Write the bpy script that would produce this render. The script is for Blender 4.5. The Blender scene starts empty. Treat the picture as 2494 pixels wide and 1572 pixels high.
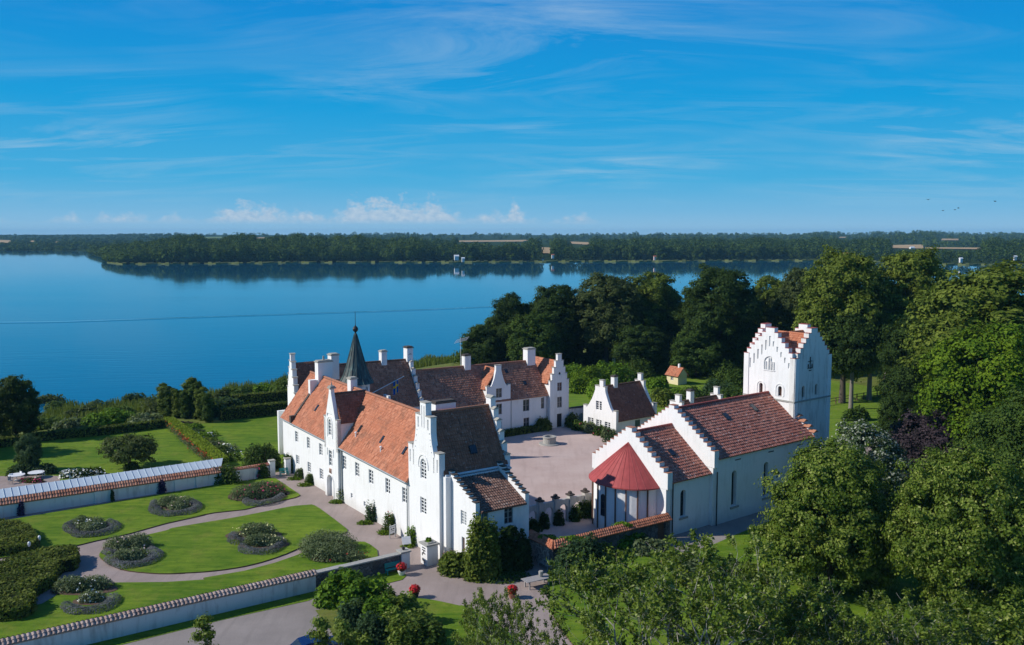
import bpy, math, random
import numpy as np
from mathutils import Vector, Matrix
from mathutils.geometry import tessellate_polygon
PI = math.pi
rad = math.radians
SC = bpy.context.scene
COL = SC.collection

# ------------------------------------------------------------------ camera
CAM_H = 32.0
PITCH = math.atan((786 - 568) / 2200.0)
cam = bpy.data.cameras.new('camera')
cam.lens = 36 * 2200 / 2494.0
cam.sensor_width = 36
cam.clip_end = 60000
co = bpy.data.objects.new('camera', cam)
COL.objects.link(co)
co.location = (0, 0, CAM_H)
co.rotation_euler = (PI / 2 - PITCH, 0, 0)
SC.camera = co

# ------------------------------------------------------------------ light
SUN_AZ, SUN_EL = 264.5, 35.0
SC.view_settings.view_transform = 'Standard'
SC.view_settings.look = 'None'
SC.view_settings.exposure = 0.0
SC.view_settings.gamma = 1.0
sun = bpy.data.lights.new('sun', 'SUN')
sun.energy = 4.8
sun.angle = rad(0.53)
sun.color = (1.0, 0.955, 0.885)
so = bpy.data.objects.new('sun', sun)
COL.objects.link(so)
sv = Vector((math.sin(rad(SUN_AZ)) * math.cos(rad(SUN_EL)), math.cos(rad(SUN_AZ)) * math.cos(rad(SUN_EL)), math.sin(rad(SUN_EL))))
so.rotation_euler = sv.to_track_quat('Z', 'Y').to_euler()
so.location = (-60, 20, 90)


class NT:
    """small helper for node trees"""
    def __init__(s, tree):
        s.t = tree
        s.n = tree.nodes
        s.l = tree.links

    def add(s, typ, ins=None, **kw):
        nd = s.n.new(typ)
        for k, v in kw.items():
            setattr(nd, k, v)
        for k, v in (ins or {}).items():
            s.set(nd.inputs[k], v)
        return nd

    def set(s, sock, v):
        if isinstance(v, bpy.types.NodeSocket):
            s.l.new(v, sock)
        elif isinstance(v, bpy.types.Node):
            s.l.new(v.outputs[0], sock)
        else:
            sock.default_value = v

    def math(s, op, a, b=0.0, c=0.0, clamp=False):
        nd = s.n.new('ShaderNodeMath')
        nd.operation = op
        nd.use_clamp = clamp
        for i, v in enumerate((a, b, c)):
            s.set(nd.inputs[i], v)
        return nd.outputs[0]

    def mix(s, f, a, b, typ='MIX'):
        nd = s.n.new('ShaderNodeMix')
        nd.data_type = 'RGBA'
        nd.blend_type = typ
        s.set(nd.inputs[0], f)
        s.set(nd.inputs[6], a if not isinstance(a, tuple) else (*a[:3], 1))
        s.set(nd.inputs[7], b if not isinstance(b, tuple) else (*b[:3], 1))
        return nd.outputs[2]

    def ramp(s, f, stops, interp='LINEAR'):
        nd = s.n.new('ShaderNodeValToRGB')
        nd.color_ramp.interpolation = interp
        e = nd.color_ramp.elements
        while len(e) < len(stops):
            e.new(0.5)
        for el, (p, c) in zip(e, stops):
            el.position = p
            el.color = (c, c, c, 1) if not isinstance(c, tuple) else (*c[:3], 1)
        s.set(nd.inputs[0], f)
        return nd.outputs[0]

    def noise(s, vec, scale, detail=4, rough=0.55, out=0, dist=0.0):
        nd = s.add('ShaderNodeTexNoise', {'Scale': scale, 'Detail': detail, 'Roughness': rough, 'Distortion': dist})
        if vec is not None:
            s.set(nd.inputs['Vector'], vec)
        return nd.outputs[out]

    def maprange(s, v, a, b, c=0.0, d=1.0):
        nd = s.add('ShaderNodeMapRange')
        nd.clamp = True
        for i, x in enumerate((v, a, b, c, d)):
            s.set(nd.inputs[i], x)
        return nd.outputs[0]


# ------------------------------------------------------------------ world: clear sky, cirrus and a row of small cumulus
W = bpy.data.worlds.new('World')
SC.world = W
W.use_nodes = True
w = NT(W.node_tree)
w.n.clear()
sky = w.add('ShaderNodeTexSky', sky_type='NISHITA')
sky.sun_disc = False
sky.sun_elevation = rad(SUN_EL)
sky.sun_rotation = rad(SUN_AZ)
sky.altitude = 0
sky.air_density = 1.0
sky.dust_density = 0.35
sky.ozone_density = 2.6
tc = w.add('ShaderNodeTexCoord')
sep = w.add('ShaderNodeSeparateXYZ', {0: tc.outputs['Generated']})
X, Y, Z = sep.outputs
hyp = w.math('SQRT', w.math('ADD', w.math('MULTIPLY', X, X), w.math('MULTIPLY', Y, Y)))
EL = w.math('MULTIPLY', w.math('ARCTAN2', Z, hyp), 180 / PI)
AZ = w.math('MULTIPLY', w.math('ARCTAN2', X, Y), 180 / PI)
hs = w.add('ShaderNodeHueSaturation', {'Hue': 0.5, 'Saturation': 1.3, 'Value': 1.0, 'Color': sky.outputs[0]})
grad = w.ramp(w.maprange(EL, 0.0, 60.0), [(0.0, (.33, .56, .77)), (.022, (.185, .485, .755)), (.055, (.055, .42, .745)), (.13, (.0, .335, .72)), (.235, (.0, .245, .67)), (.45, (.0, .130, .47)), (1.0, (.0, .085, .34))])
gsc = w.add('ShaderNodeVectorMath', {0: grad}, operation='SCALE')
gsc.inputs['Scale'].default_value = 12.6
tint = w.mix(0.985, hs.outputs[0], gsc.outputs[0])
# cirrus: long streaks on a high plane
zz = w.math('MAXIMUM', Z, 0.02)
cx = w.math('DIVIDE', X, w.math('ADD', zz, 0.12))
cy = w.math('DIVIDE', Y, w.math('ADD', zz, 0.12))
cv = w.add('ShaderNodeCombineXYZ', {0: cx, 1: cy, 2: 0.0})
mp = w.add('ShaderNodeMapping', {'Vector': cv.outputs[0]})
mp.inputs['Rotation'].default_value = (0, 0, rad(14))
mp.inputs['Scale'].default_value = (0.62, 1.6, 1)
c1 = w.noise(mp.outputs[0], 1.35, 8, 0.64, dist=1.15)
c2 = w.noise(cv.outputs[0], 0.55, 3, 0.5)
cir = w.math('MULTIPLY', w.maprange(c1, 0.43, 0.80), w.maprange(c2, 0.38, 0.62))
veil = w.math('MULTIPLY', w.noise(mp.outputs[0], 0.5, 4, 0.6), 0.03)
cir = w.math('ADD', w.math('MULTIPLY', cir, 0.58), veil)
cir = w.math('MULTIPLY', cir, w.maprange(EL, 0.8, 4.0))
col = w.mix(cir, tint, (6.4, 8.3, 9.6))
# small fair weather cumulus low over the horizon: tops given along the azimuth
prof = [(-32, .15), (-29.4, .55), (-28.4, .25), (-26.6, .5), (-25.6, .75), (-24.9, .3), (-24.2, .75), (-22.6, .75), (-21.6, .5), (-20.6, .7),
        (-19.2, .45), (-18.4, .6), (-17.4, 1.15), (-16.2, 1.35), (-15.2, 1.25), (-13.7, .75), (-12.6, 1.1), (-11.6, .5), (-10.6, 1.0), (-9.6, 1.5), (-7.6, 1.5),
        (-5.8, 1.25), (-4.8, 1.6), (-3.9, 1.0), (-2.6, .5), (-1.4, .9), (-.3, .8), (.1, 1.6), (.9, .7), (2.0, .3), (3.6, .7), (4.6, .8)]
rp = w.n.new('ShaderNodeValToRGB')
els = rp.color_ramp.elements
while len(els) < 32:
    els.new(0.5)
for e, (a, h) in zip(els, prof):
    e.position = (a + 35) / 70
    e.color = (h / 2, h / 2, h / 2, 1)
w.set(rp.inputs[0], w.math('DIVIDE', w.math('ADD', AZ, 35.0), 70.0))
top = w.math('MULTIPLY', rp.outputs[0], 2.0)
top = w.math('MULTIPLY', top, w.maprange(AZ, 4.5, 6.0, 1.0, 0.25))
av = w.add('ShaderNodeCombineXYZ', {0: AZ, 1: w.math('MULTIPLY', EL, 1.4), 2: 0.0})
cn = w.noise(av.outputs[0], 1.25, 7, 0.62)
el0 = w.math('SUBTRACT', EL, 0.62)
d = w.math('SUBTRACT', w.math('MULTIPLY', top, w.math('MULTIPLY', cn, 2.5)), w.math('ADD', el0, 0.34))
cm = w.math('MULTIPLY', w.maprange(d, 0.0, 0.62), w.maprange(el0, -0.12, 0.22))
lightn = w.noise(av.outputs[0], 2.4, 4, 0.6)
ccol = w.mix(w.maprange(lightn, 0.35, 0.65), (5.4, 6.8, 8.6), (8.4, 8.9, 9.6))
col = w.mix(w.math('MULTIPLY', cm, 0.62), col, ccol)
bg = w.add('ShaderNodeBackground', {'Color': col, 'Strength': 0.078})
wo = w.add('ShaderNodeOutputWorld', {0: bg.outputs[0]})

# ------------------------------------------------------------------ survey: ground points read from the picture
def at(px, py, z=0.0):
    x = (px - 1247.0) / 2200.0
    y = (786.0 - py) / 2200.0
    r = Vector((x, math.cos(PITCH) + y * math.sin(PITCH), -math.sin(PITCH) + y * math.cos(PITCH)))
    t = (z - CAM_H) / r.z
    return Vector((r.x * t, r.y * t, z))


def zoomed(ox, oy, s):
    return lambda x, y, z=0.0: at(ox + x / s, oy + y / s, z)


A_, B_, C_, D_, E_, F_, G_, H_ = (zoomed(0, 1100, 3.216), zoomed(420, 1120, 3.994), zoomed(680, 1240, 4.572), zoomed(1000, 1180, 3.872),
                                  zoomed(1450, 1180, 3.873), zoomed(1900, 960, 2.48), zoomed(0, 880, 4.743), zoomed(380, 900, 5.059))
V_ = zoomed(0, 0, 1.0)
O_ = zoomed(0, 0, 2408 / 2494.0)


def on(az_px, dist):
    """ground point straight below image column az_px at this distance"""
    x = (az_px - 1247.0) / 2200.0 * dist
    return Vector((x, dist, 0))


LAKE = -6.0
SHORE = [(-180, 195), (-60, 190), (-29, 206), (-20, 216), (-13.5, 232), (-9, 246), (-5.5, 262), (-2, 275), (4, 300), (12, 330), (25, 370), (60, 430), (180, 430)]


def shore_r(az):
    for (a0, r0), (a1, r1) in zip(SHORE, SHORE[1:]):
        if a0 <= az <= a1:
            return r0 + (r1 - r0) * (az - a0) / (a1 - a0)
    return 430


def ground_z(x, y):
    r = math.hypot(x, y)
    s = shore_r(math.degrees(math.atan2(x, y)))
    t = min(1, max(0, (r - (s - 52)) / 54.0))
    t = t * t * (3 - 2 * t)
    return -0.06 + t * (LAKE - 0.5)


# ------------------------------------------------------------------ materials
MATS = {}


def material(name):
    m = bpy.data.materials.new(name)
    m.use_nodes = True
    n = NT(m.node_tree)
    b = n.n['Principled BSDF']
    MATS[name] = m
    return m, n, b


def objco(n, kind='Object'):
    return n.add('ShaderNodeTexCoord').outputs[kind]


def bump(n, b, h, strength=0.3, dist=0.05):
    bn = n.add('ShaderNodeBump', {'Strength': strength, 'Distance': dist, 'Height': h})
    n.set(b.inputs['Normal'], bn.outputs[0])


def plain(name, colr, rough=0.6, var=0.15, scale=3.0, metal=0.0, spec=0.3, bmp=0.0):
    m, n, b = material(name)
    v = objco(n)
    nz = n.noise(v, scale, 5)
    c = n.mix(nz, tuple(x * (1 - var) for x in colr), tuple(min(1, x * (1 + var)) for x in colr))
    n.set(b.inputs['Base Color'], c)
    b.inputs['Roughness'].default_value = rough
    b.inputs['Metallic'].default_value = metal
    b.inputs['Specular IOR Level'].default_value = spec
    if bmp:
        bump(n, b, nz, bmp)
    return m


def plaster(name, colr, stain=(0.55, 0.53, 0.48), amount=0.35):
    m, n, b = material(name)
    v = objco(n)
    big = n.noise(v, 0.35, 5, 0.6)
    mp_ = n.add('ShaderNodeMapping', {'Vector': v})
    mp_.inputs['Scale'].default_value = (1.6, 1.6, 0.22)
    streak = n.noise(mp_.outputs[0], 1.5, 6, 0.65)
    fine = n.noise(v, 5.0, 6, 0.6)
    f = n.math('MULTIPLY', n.maprange(n.math('MULTIPLY', streak, n.math('ADD', big, 0.35)), 0.42, 0.72), amount)
    c = n.mix(f, colr, stain)
    c = n.mix(n.maprange(fine, 0.56, 0.72, 0, 0.34), c, tuple(x * 0.78 for x in colr))
    hz = n.add('ShaderNodeSeparateXYZ', {0: v}).outputs[2]
    foot = n.math('MULTIPLY', n.maprange(n.math('ADD', hz, n.math('MULTIPLY', big, -1.6)), -0.6, 0.5, 1.0, 0.0), 0.4)
    c = n.mix(foot, c, (0.42, 0.40, 0.34))
    n.set(b.inputs['Base Color'], c)
    b.inputs['Roughness'].default_value = 0.85
    b.inputs['Specular IOR Level'].default_value = 0.15
    bump(n, b, n.noise(v, 2.2, 6, 0.65), 0.35, 0.06)
    return m


def tile_mat(name, base, dark, light, tw=0.27, th=0.36, lichen=0.0, moss=0.0, spread=0.5):
    m, n, b = material(name)
    uv = objco(n, 'UV')
    s = n.add('ShaderNodeSeparateXYZ', {0: uv})
    fx = n.math('FLOOR', n.math('DIVIDE', s.outputs[0], tw))
    fy = n.math('FLOOR', n.math('DIVIDE', s.outputs[1], th))
    cmb = n.add('ShaderNodeCombineXYZ', {0: fx, 1: fy, 2: 0.0})
    wn = n.add('ShaderNodeTexWhiteNoise', {'Vector': cmb.outputs[0]})
    patch = n.noise(uv, 0.35, 5, 0.6)
    patch2 = n.noise(uv, 1.3, 5, 0.6)
    t = n.math('ADD', n.math('MULTIPLY', wn.outputs[0], spread), n.math('MULTIPLY', n.math('SUBTRACT', patch2, 0.5), 1.2))
    c = n.mix(n.maprange(t, -0.1, 0.75), dark, light)
    c = n.mix(n.maprange(patch, 0.35, 0.65, 0.25, 0.9), c, base)
    if moss:
        c = n.mix(n.math('MULTIPLY', n.maprange(n.noise(uv, 0.55, 6, 0.65), 0.5, 0.66), moss), c, (0.055, 0.052, 0.038))
    if lichen:
        vo = n.noise(uv, 3.4, 5, 0.7)
        l = n.math('MULTIPLY', n.maprange(vo, 0.56, 0.64), n.maprange(n.noise(uv, 0.5, 4), 0.38, 0.6))
        c = n.mix(n.math('MULTIPLY', l, lichen), c, (0.58, 0.55, 0.50))
    n.set(b.inputs['Base Color'], c)
    b.inputs['Roughness'].default_value = 0.75
    b.inputs['Specular IOR Level'].default_value = 0.25
    return m


def leaf_mat(name, c0, c1, c2=None, trans=0.35, rough=0.65, big=0.12, spec=0.12, c2p=0.93):
    """foliage: every leaf its own tone, slow drift of colour over the plant"""
    m, n, b = material(name)
    g = n.add('ShaderNodeNewGeometry')
    ri = g.outputs['Random Per Island']
    oi = n.add('ShaderNodeObjectInfo').outputs['Random']
    v = objco(n)
    drift = n.noise(v, big * 4, 3)
    t = n.math('ADD', n.math('MULTIPLY', ri, 0.6), n.math('MULTIPLY', n.math('SUBTRACT', drift, 0.5), 1.3))
    t = n.math('ADD', t, n.math('MULTIPLY', n.math('SUBTRACT', oi, 0.5), 0.25))
    c = n.mix(n.maprange(t, 0.0, 0.62), c0, c1)
    if c2:
        c = n.mix(n.maprange(ri, c2p, c2p + .03), c, c2)
    n.set(b.inputs['Base Color'], c)
    b.inputs['Roughness'].default_value = rough
    b.inputs['Specular IOR Level'].default_value = spec
    tr = n.add('ShaderNodeBsdfTranslucent', {'Color': n.mix(0.5, c, (0.16, 0.22, 0.02))})
    mx = n.add('ShaderNodeMixShader', {0: trans, 1: b.outputs[0], 2: tr.outputs[0]})
    n.set(n.n['Material Output'].inputs[0], mx.outputs[0])
    return m


def rubble(name, dark, light, mortar, scale=1.7):
    m, n, b = material(name)
    v = objco(n)
    wv = n.add('ShaderNodeVectorMath', {0: v, 1: n.noise(v, 2.0, 2, 0.5, 1)}, operation='ADD')
    vo = n.add('ShaderNodeTexVoronoi', {'Vector': wv.outputs[0], 'Scale': scale})
    ve = n.add('ShaderNodeTexVoronoi', {'Vector': wv.outputs[0], 'Scale': scale}, feature='DISTANCE_TO_EDGE')
    sx = n.add('ShaderNodeSeparateColor', {0: vo.outputs['Color']})
    c = n.mix(sx.outputs[0], dark, light)
    c = n.mix(n.maprange(n.noise(v, 6, 4), 0.3, 0.7, 0, 0.4), c, tuple(x * 0.6 for x in dark))
    c = n.mix(n.maprange(ve.outputs[0], 0.03, 0.09, 0.85, 0), c, mortar)
    n.set(b.inputs['Base Color'], c)
    b.inputs['Roughness'].default_value = 0.9
    bump(n, b, n.maprange(ve.outputs[0], 0.0, 0.15), 0.6, 0.08)
    return m


def turf(name, c0, c1, c2):
    m, n, b = material(name)
    v = objco(n)
    a = n.noise(v, 0.12, 5, 0.6)
    mp_ = n.add('ShaderNodeMapping', {'Vector': v})
    mp_.inputs['Rotation'].default_value = (0, 0, rad(36))
    mp_.inputs['Scale'].default_value = (0.25, 1.6, 1)
    st = n.noise(mp_.outputs[0], 0.9, 4, 0.6)
    f = n.noise(v, 7.0, 4, 0.7)
    c = n.mix(n.maprange(n.math('ADD', n.math('MULTIPLY', a, 0.45), n.math('MULTIPLY', st, 0.55)), 0.38, 0.60), c0, c1)
    c = n.mix(n.maprange(f, 0.45, 0.75, 0, 0.55), c, c2)
    dry = n.math('MULTIPLY', n.maprange(n.noise(v, 0.33, 6, 0.68), 0.52, 0.72), 0.6)
    c = n.mix(dry, c, (c1[0] * 1.25, c1[1] * 0.88, c1[2] * 2.0))
    dk = n.math('MULTIPLY', n.maprange(n.noise(v, 0.8, 5, 0.7), 0.50, 0.70), 0.55)
    c = n.mix(dk, c, tuple(x * 0.62 for x in c0))
    n.set(b.inputs['Base Color'], c)
    b.inputs['Roughness'].default_value = 0.9
    b.inputs['Specular IOR Level'].default_value = 0.1
    bump(n, b, n.noise(v, 14.0, 3, 0.7), 0.7, 0.06)
    return m


def gravel(name, c0, c1):
    m, n, b = material(name)
    v = objco(n)
    a = n.noise(v, 0.22, 6, 0.62)
    f = n.noise(v, 9.0, 4, 0.75)
    p = n.noise(v, 1.3, 5, 0.65)
    c = n.mix(n.maprange(a, 0.35, 0.65), c0, c1)
    c = n.mix(n.maprange(f, 0.35, 0.75, 0, 0.5), c, tuple(x * 0.68 for x in c0))
    c = n.mix(n.maprange(p, 0.52, 0.72, 0, 0.5), c, tuple(x * 0.78 for x in c1))
    mp_ = n.add('ShaderNodeMapping', {'Vector': v})
    mp_.inputs['Rotation'].default_value = (0, 0, rad(-52))
    mp_.inputs['Scale'].default_value = (1.4, 0.12, 1)
    tr = n.noise(mp_.outputs[0], 0.9, 4, 0.6)
    c = n.mix(n.maprange(tr, 0.5, 0.68, 0, 0.35), c, tuple(x * 0.72 for x in c0))
    n.set(b.inputs['Base Color'], c)
    b.inputs['Roughness'].default_value = 0.95
    b.inputs['Specular IOR Level'].default_value = 0.1
    bump(n, b, f, 0.5, 0.04)
    return m


plaster('white_plaster', (0.80, 0.79, 0.77), amount=0.5)
plaster('old_plaster', (0.72, 0.70, 0.66), (0.30, 0.27, 0.24), 0.9)
plaster('weathered_plaster', (0.46, 0.43, 0.39), (0.20, 0.18, 0.16), 0.9)
tile_mat('annex_tile', (0.155, 0.078, 0.055), (0.07, 0.040, 0.032), (0.27, 0.165, 0.125), lichen=0.6, spread=0.95)
tile_mat('orange_tile', (0.46, 0.158, 0.078), (0.24, 0.080, 0.042), (0.57, 0.245, 0.14), moss=0.42, spread=0.95)
tile_mat('dark_tile', (0.245, 0.092, 0.052), (0.12, 0.052, 0.034), (0.37, 0.155, 0.092), lichen=0.35, spread=0.9)
tile_mat('brown_tile', (0.33, 0.135, 0.080), (0.13, 0.062, 0.042), (0.54, 0.27, 0.17), lichen=0.5, moss=0.35, spread=0.95)
tile_mat('church_tile', (0.32, 0.110, 0.075), (0.12, 0.050, 0.038), (0.50, 0.22, 0.155), lichen=0.9, spread=0.95)
tile_mat('cap_tile', (0.42, 0.16, 0.085), (0.17, 0.075, 0.05), (0.58, 0.31, 0.20), lichen=0.5, spread=0.9)
tile_mat('pale_cap_tile', (0.40, 0.27, 0.21), (0.15, 0.09, 0.07), (0.52, 0.42, 0.36), lichen=0.5, spread=0.9)
plain('stone_cap', (0.36, 0.34, 0.29), 0.9, 0.35, 4, bmp=0.3)
plain('red_cap', (0.33, 0.075, 0.055), 0.7, 0.25, 4)
plain('dark_cap', (0.075, 0.06, 0.05), 0.85, 0.4, 4)
plain('iron', (0.02, 0.02, 0.022), 0.5, 0.2)
plain('zinc', (0.50, 0.57, 0.61), 0.5, 0.08, 0.6, spec=0.4)
plain('red_metal', (0.36, 0.066, 0.062), 0.6, 0.3, 1.6, spec=0.25)
plain('white_paint', (0.74, 0.74, 0.73), 0.5, 0.06)
plain('grey_paint', (0.34, 0.36, 0.36), 0.5, 0.06)
plain('green_paint', (0.10, 0.15, 0.12), 0.5, 0.08)
plain('turquoise_paint', (0.02, 0.30, 0.27), 0.45, 0.06)
plain('brown_wood', (0.13, 0.066, 0.042), 0.7, 0.25)
plain('grey_wood', (0.33, 0.31, 0.30), 0.8, 0.2)
plain('cream_paint', (0.70, 0.60, 0.36), 0.7, 0.08)
plain('rough_granite', (0.34, 0.33, 0.30), 0.9, 0.3, 5, bmp=0.4)
plain('brick_strip', (0.14, 0.075, 0.05), 0.9, 0.4, 3)
plain('bark', (0.085, 0.068, 0.052), 0.95, 0.35, 3, bmp=0.5)
plain('grey_bark', (0.20, 0.175, 0.15), 0.95, 0.3, 3, bmp=0.4)
plain('pale_bark', (0.38, 0.35, 0.31), 0.9, 0.25, 3, bmp=0.3)
plain('blue_carpaint', (0.006, 0.016, 0.075), 0.18, 0.05, spec=0.6)
plain('rubber', (0.018, 0.018, 0.019), 0.8, 0.1)
plain('flag_blue', (0.0, 0.09, 0.34), 0.8, 0.05)
plain('flag_yellow', (0.75, 0.5, 0.01), 0.8, 0.05)
plain('soil', (0.11, 0.07, 0.045), 0.95, 0.3)
plain('clay', (0.34, 0.15, 0.09), 0.8, 0.15)
plain('foliage_core', (0.016, 0.022, 0.008), 1.0, 0.3, spec=0.05)
plain('lake_bed', (0.04, 0.05, 0.04), 1.0)
plain('bird_feather', (0.03, 0.035, 0.04), 0.8)
rubble('rubble_stone', (0.17, 0.14, 0.13), (0.47, 0.41, 0.36), (0.55, 0.52, 0.47))
rubble('dark_rubble', (0.07, 0.065, 0.07), (0.22, 0.20, 0.19), (0.06, 0.055, 0.05))
turf('lawn_grass', (0.062, 0.140, 0.008), (0.165, 0.240, 0.018), (0.090, 0.145, 0.014))
turf('meadow_grass', (0.085, 0.125, 0.020), (0.165, 0.185, 0.040), (0.12, 0.13, 0.03))
turf('orchard_grass', (0.095, 0.175, 0.014), (0.170, 0.250, 0.026), (0.10, 0.16, 0.018))
gravel('gravel', (0.30, 0.240, 0.212), (0.385, 0.312, 0.282))
gravel('grey_gravel', (0.25, 0.220, 0.200), (0.33, 0.290, 0.262))
gravel('court_gravel', (0.49, 0.365, 0.315), (0.57, 0.445, 0.390))
# leaves
leaf_mat('leaf_dark', (0.014, 0.034, 0.006), (0.059, 0.100, 0.017))
leaf_mat('leaf_mid', (0.024, 0.056, 0.008), (0.098, 0.155, 0.022))
leaf_mat('leaf_olive', (0.035, 0.052, 0.014), (0.118, 0.148, 0.042))
leaf_mat('leaf_warm', (0.052, 0.088, 0.008), (0.185, 0.230, 0.032))
leaf_mat('leaf_lime', (0.060, 0.125, 0.005), (0.180, 0.270, 0.014))
leaf_mat('leaf_bright', (0.062, 0.140, 0.007), (0.190, 0.320, 0.022))
leaf_mat('leaf_teal', (0.025, 0.057, 0.021), (0.083, 0.142, 0.053))
leaf_mat('leaf_purple', (0.016, 0.012, 0.015), (0.060, 0.042, 0.048), trans=0.15)
leaf_mat('leaf_silver', (0.045, 0.080, 0.022), (0.130, 0.180, 0.062), (0.46, 0.49, 0.38), c2p=0.70)
leaf_mat('leaf_glossy', (0.050, 0.092, 0.006), (0.205, 0.270, 0.034), (0.38, 0.42, 0.15), rough=0.45, spec=0.2)
leaf_mat('leaf_near', (0.075, 0.128, 0.010), (0.270, 0.340, 0.055), (0.38, 0.42, 0.12), rough=0.5, trans=0.42)
leaf_mat('leaf_hedge', (0.050, 0.076, 0.010), (0.195, 0.230, 0.036))
leaf_mat('leaf_hedge_light', (0.170, 0.250, 0.012), (0.300, 0.380, 0.030))
leaf_mat('leaf_rose', (0.070, 0.105, 0.040), (0.235, 0.280, 0.135))
leaf_mat('leaf_lavender', (0.115, 0.120, 0.128), (0.250, 0.255, 0.275))
leaf_mat('leaf_reed', (0.093, 0.125, 0.019), (0.186, 0.222, 0.046))
leaf_mat('leaf_far', (0.014, 0.034, 0.007), (0.083, 0.125, 0.022), trans=0.1, big=0.025, spec=0.0)
for nm_, c_ in (('white', (0.75, 0.74, 0.66)), ('cream', (0.70, 0.66, 0.30)), ('pink', (0.55, 0.06, 0.14)), ('red', (0.50, 0.012, 0.018)), ('orange', (0.55, 0.07, 0.02)),
                ('purple', (0.05, 0.025, 0.13)), ('pale', (0.62, 0.45, 0.38)), ('wisteria', (0.035, 0.022, 0.075))):
    plain('petal_' + nm_, c_, 0.8, 0.2, 6)

m_, n_, b_ = material('glass_pane')
n_.set(b_.inputs['Base Color'], n_.mix(n_.noise(objco(n_), 0.8, 2), (0.010, 0.014, 0.020), (0.035, 0.045, 0.06)))
b_.inputs['Roughness'].default_value = 0.12
b_.inputs['Specular IOR Level'].default_value = 0.5

m_, n_, b_ = material('copper')
v_ = objco(n_)
mp_ = n_.add('ShaderNodeMapping', {'Vector': v_})
mp_.inputs['Scale'].default_value = (2, 2, 0.3)
k_ = n_.noise(mp_.outputs[0], 1.4, 6, 0.65)
n_.set(b_.inputs['Base Color'], n_.ramp(k_, [(0.34, (0.018, 0.022, 0.022)), (0.54, (0.034, 0.060, 0.055)), (0.68, (0.085, 0.17, 0.15)), (0.85, (0.17, 0.28, 0.25))]))
b_.inputs['Roughness'].default_value = 0.55

m_, n_, b_ = material('lake_water')
v_ = objco(n_)
b_.inputs['Base Color'].default_value = (0.0, 0.075, 0.150, 1)
b_.inputs['Roughness'].default_value = 0.04
b_.inputs['IOR'].default_value = 1.333
b_.inputs['Specular IOR Level'].default_value = 0.5
mp_ = n_.add('ShaderNodeMapping', {'Vector': v_})
mp_.inputs['Rotation'].default_value = (0, 0, rad(-8))
mp_.inputs['Scale'].default_value = (0.16, 0.75, 1)
h1 = n_.noise(mp_.outputs[0], 0.55, 4, 0.6)
mp2 = n_.add('ShaderNodeMapping', {'Vector': v_})
mp2.inputs['Scale'].default_value = (0.004, 0.022, 1)
calm = n_.maprange(n_.noise(mp2.outputs[0], 1.0, 4, 0.55), 0.35, 0.65, 0.25, 1.0)
sx_ = n_.add('ShaderNodeSeparateXYZ', {0: v_})
near = n_.math('POWER', n_.maprange(sx_.outputs[1], 200, 900, 0.85, 0.14), 1.6)
bn = n_.add('ShaderNodeBump', {'Strength': n_.math('MULTIPLY', near, n_.math('MULTIPLY', calm, 0.34)), 'Distance': 0.35, 'Height': h1})
n_.set(b_.inputs['Normal'], bn.outputs[0])

m_, n_, b_ = material('far_land')
v_ = objco(n_)
f1 = n_.noise(v_, 0.0016, 5, 0.6)
f2 = n_.noise(v_, 0.02, 5, 0.6)
c_ = n_.mix(f2, (0.014, 0.030, 0.010), (0.040, 0.062, 0.018))
n_.set(b_.inputs['Base Color'], c_)
b_.inputs['Roughness'].default_value = 1.0
b_.inputs['Specular IOR Level'].default_value = 0.0
plain('stubble_field', (0.40, 0.28, 0.15), 1.0, 0.2, 0.02, spec=0.05)
plain('green_field', (0.13, 0.17, 0.05), 1.0, 0.2, 0.02, spec=0.05)
plain('shore_reed', (0.12, 0.14, 0.045), 1.0, 0.3, 0.1, spec=0.05)
plain('far_roof', (0.42, 0.13, 0.07), 0.9, 0.2, 0.5)

# ------------------------------------------------------------------ geometry helpers
class Frame:
    def __init__(s, x, y, az_u, z=0.0):
        s.o = Vector((x, y, z))
        a = rad(az_u)
        s.u = Vector((math.sin(a), math.cos(a), 0))
        s.v = Vector((-s.u.y, s.u.x, 0))
        s.rz = rad(90 - az_u)

    def w(s, u, v, z=0.0):
        return s.o + s.u * u + s.v * v + Vector((0, 0, z))


WORLD = Frame(0, 0, 90)
FC = Frame(-10.7, 91.5, 55.5)          # castle
FK = Frame(16.172, 92.605, 52.3)       # church
p_ = at(1400 + 672 / 6.9, 880 + 1265 / 6.9)
FS = Frame(p_.x, p_.y, 52.0)           # small gabled house
BASE = {}


def tag(o, label, cat, group=None):
    o['label'] = label
    o['category'] = cat
    if group:
        o['group'] = group
    return o


def thing(name, label, cat, frame=WORLD, base=(0, 0, 0), group=None):
    o = bpy.data.objects.new(name, None)
    o.empty_display_size = 0.5
    COL.objects.link(o)
    o.location = frame.w(*base)
    o.rotation_euler = (0, 0, frame.rz)
    BASE[o.name] = Vector(base)
    return tag(o, label, cat, group)


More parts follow.
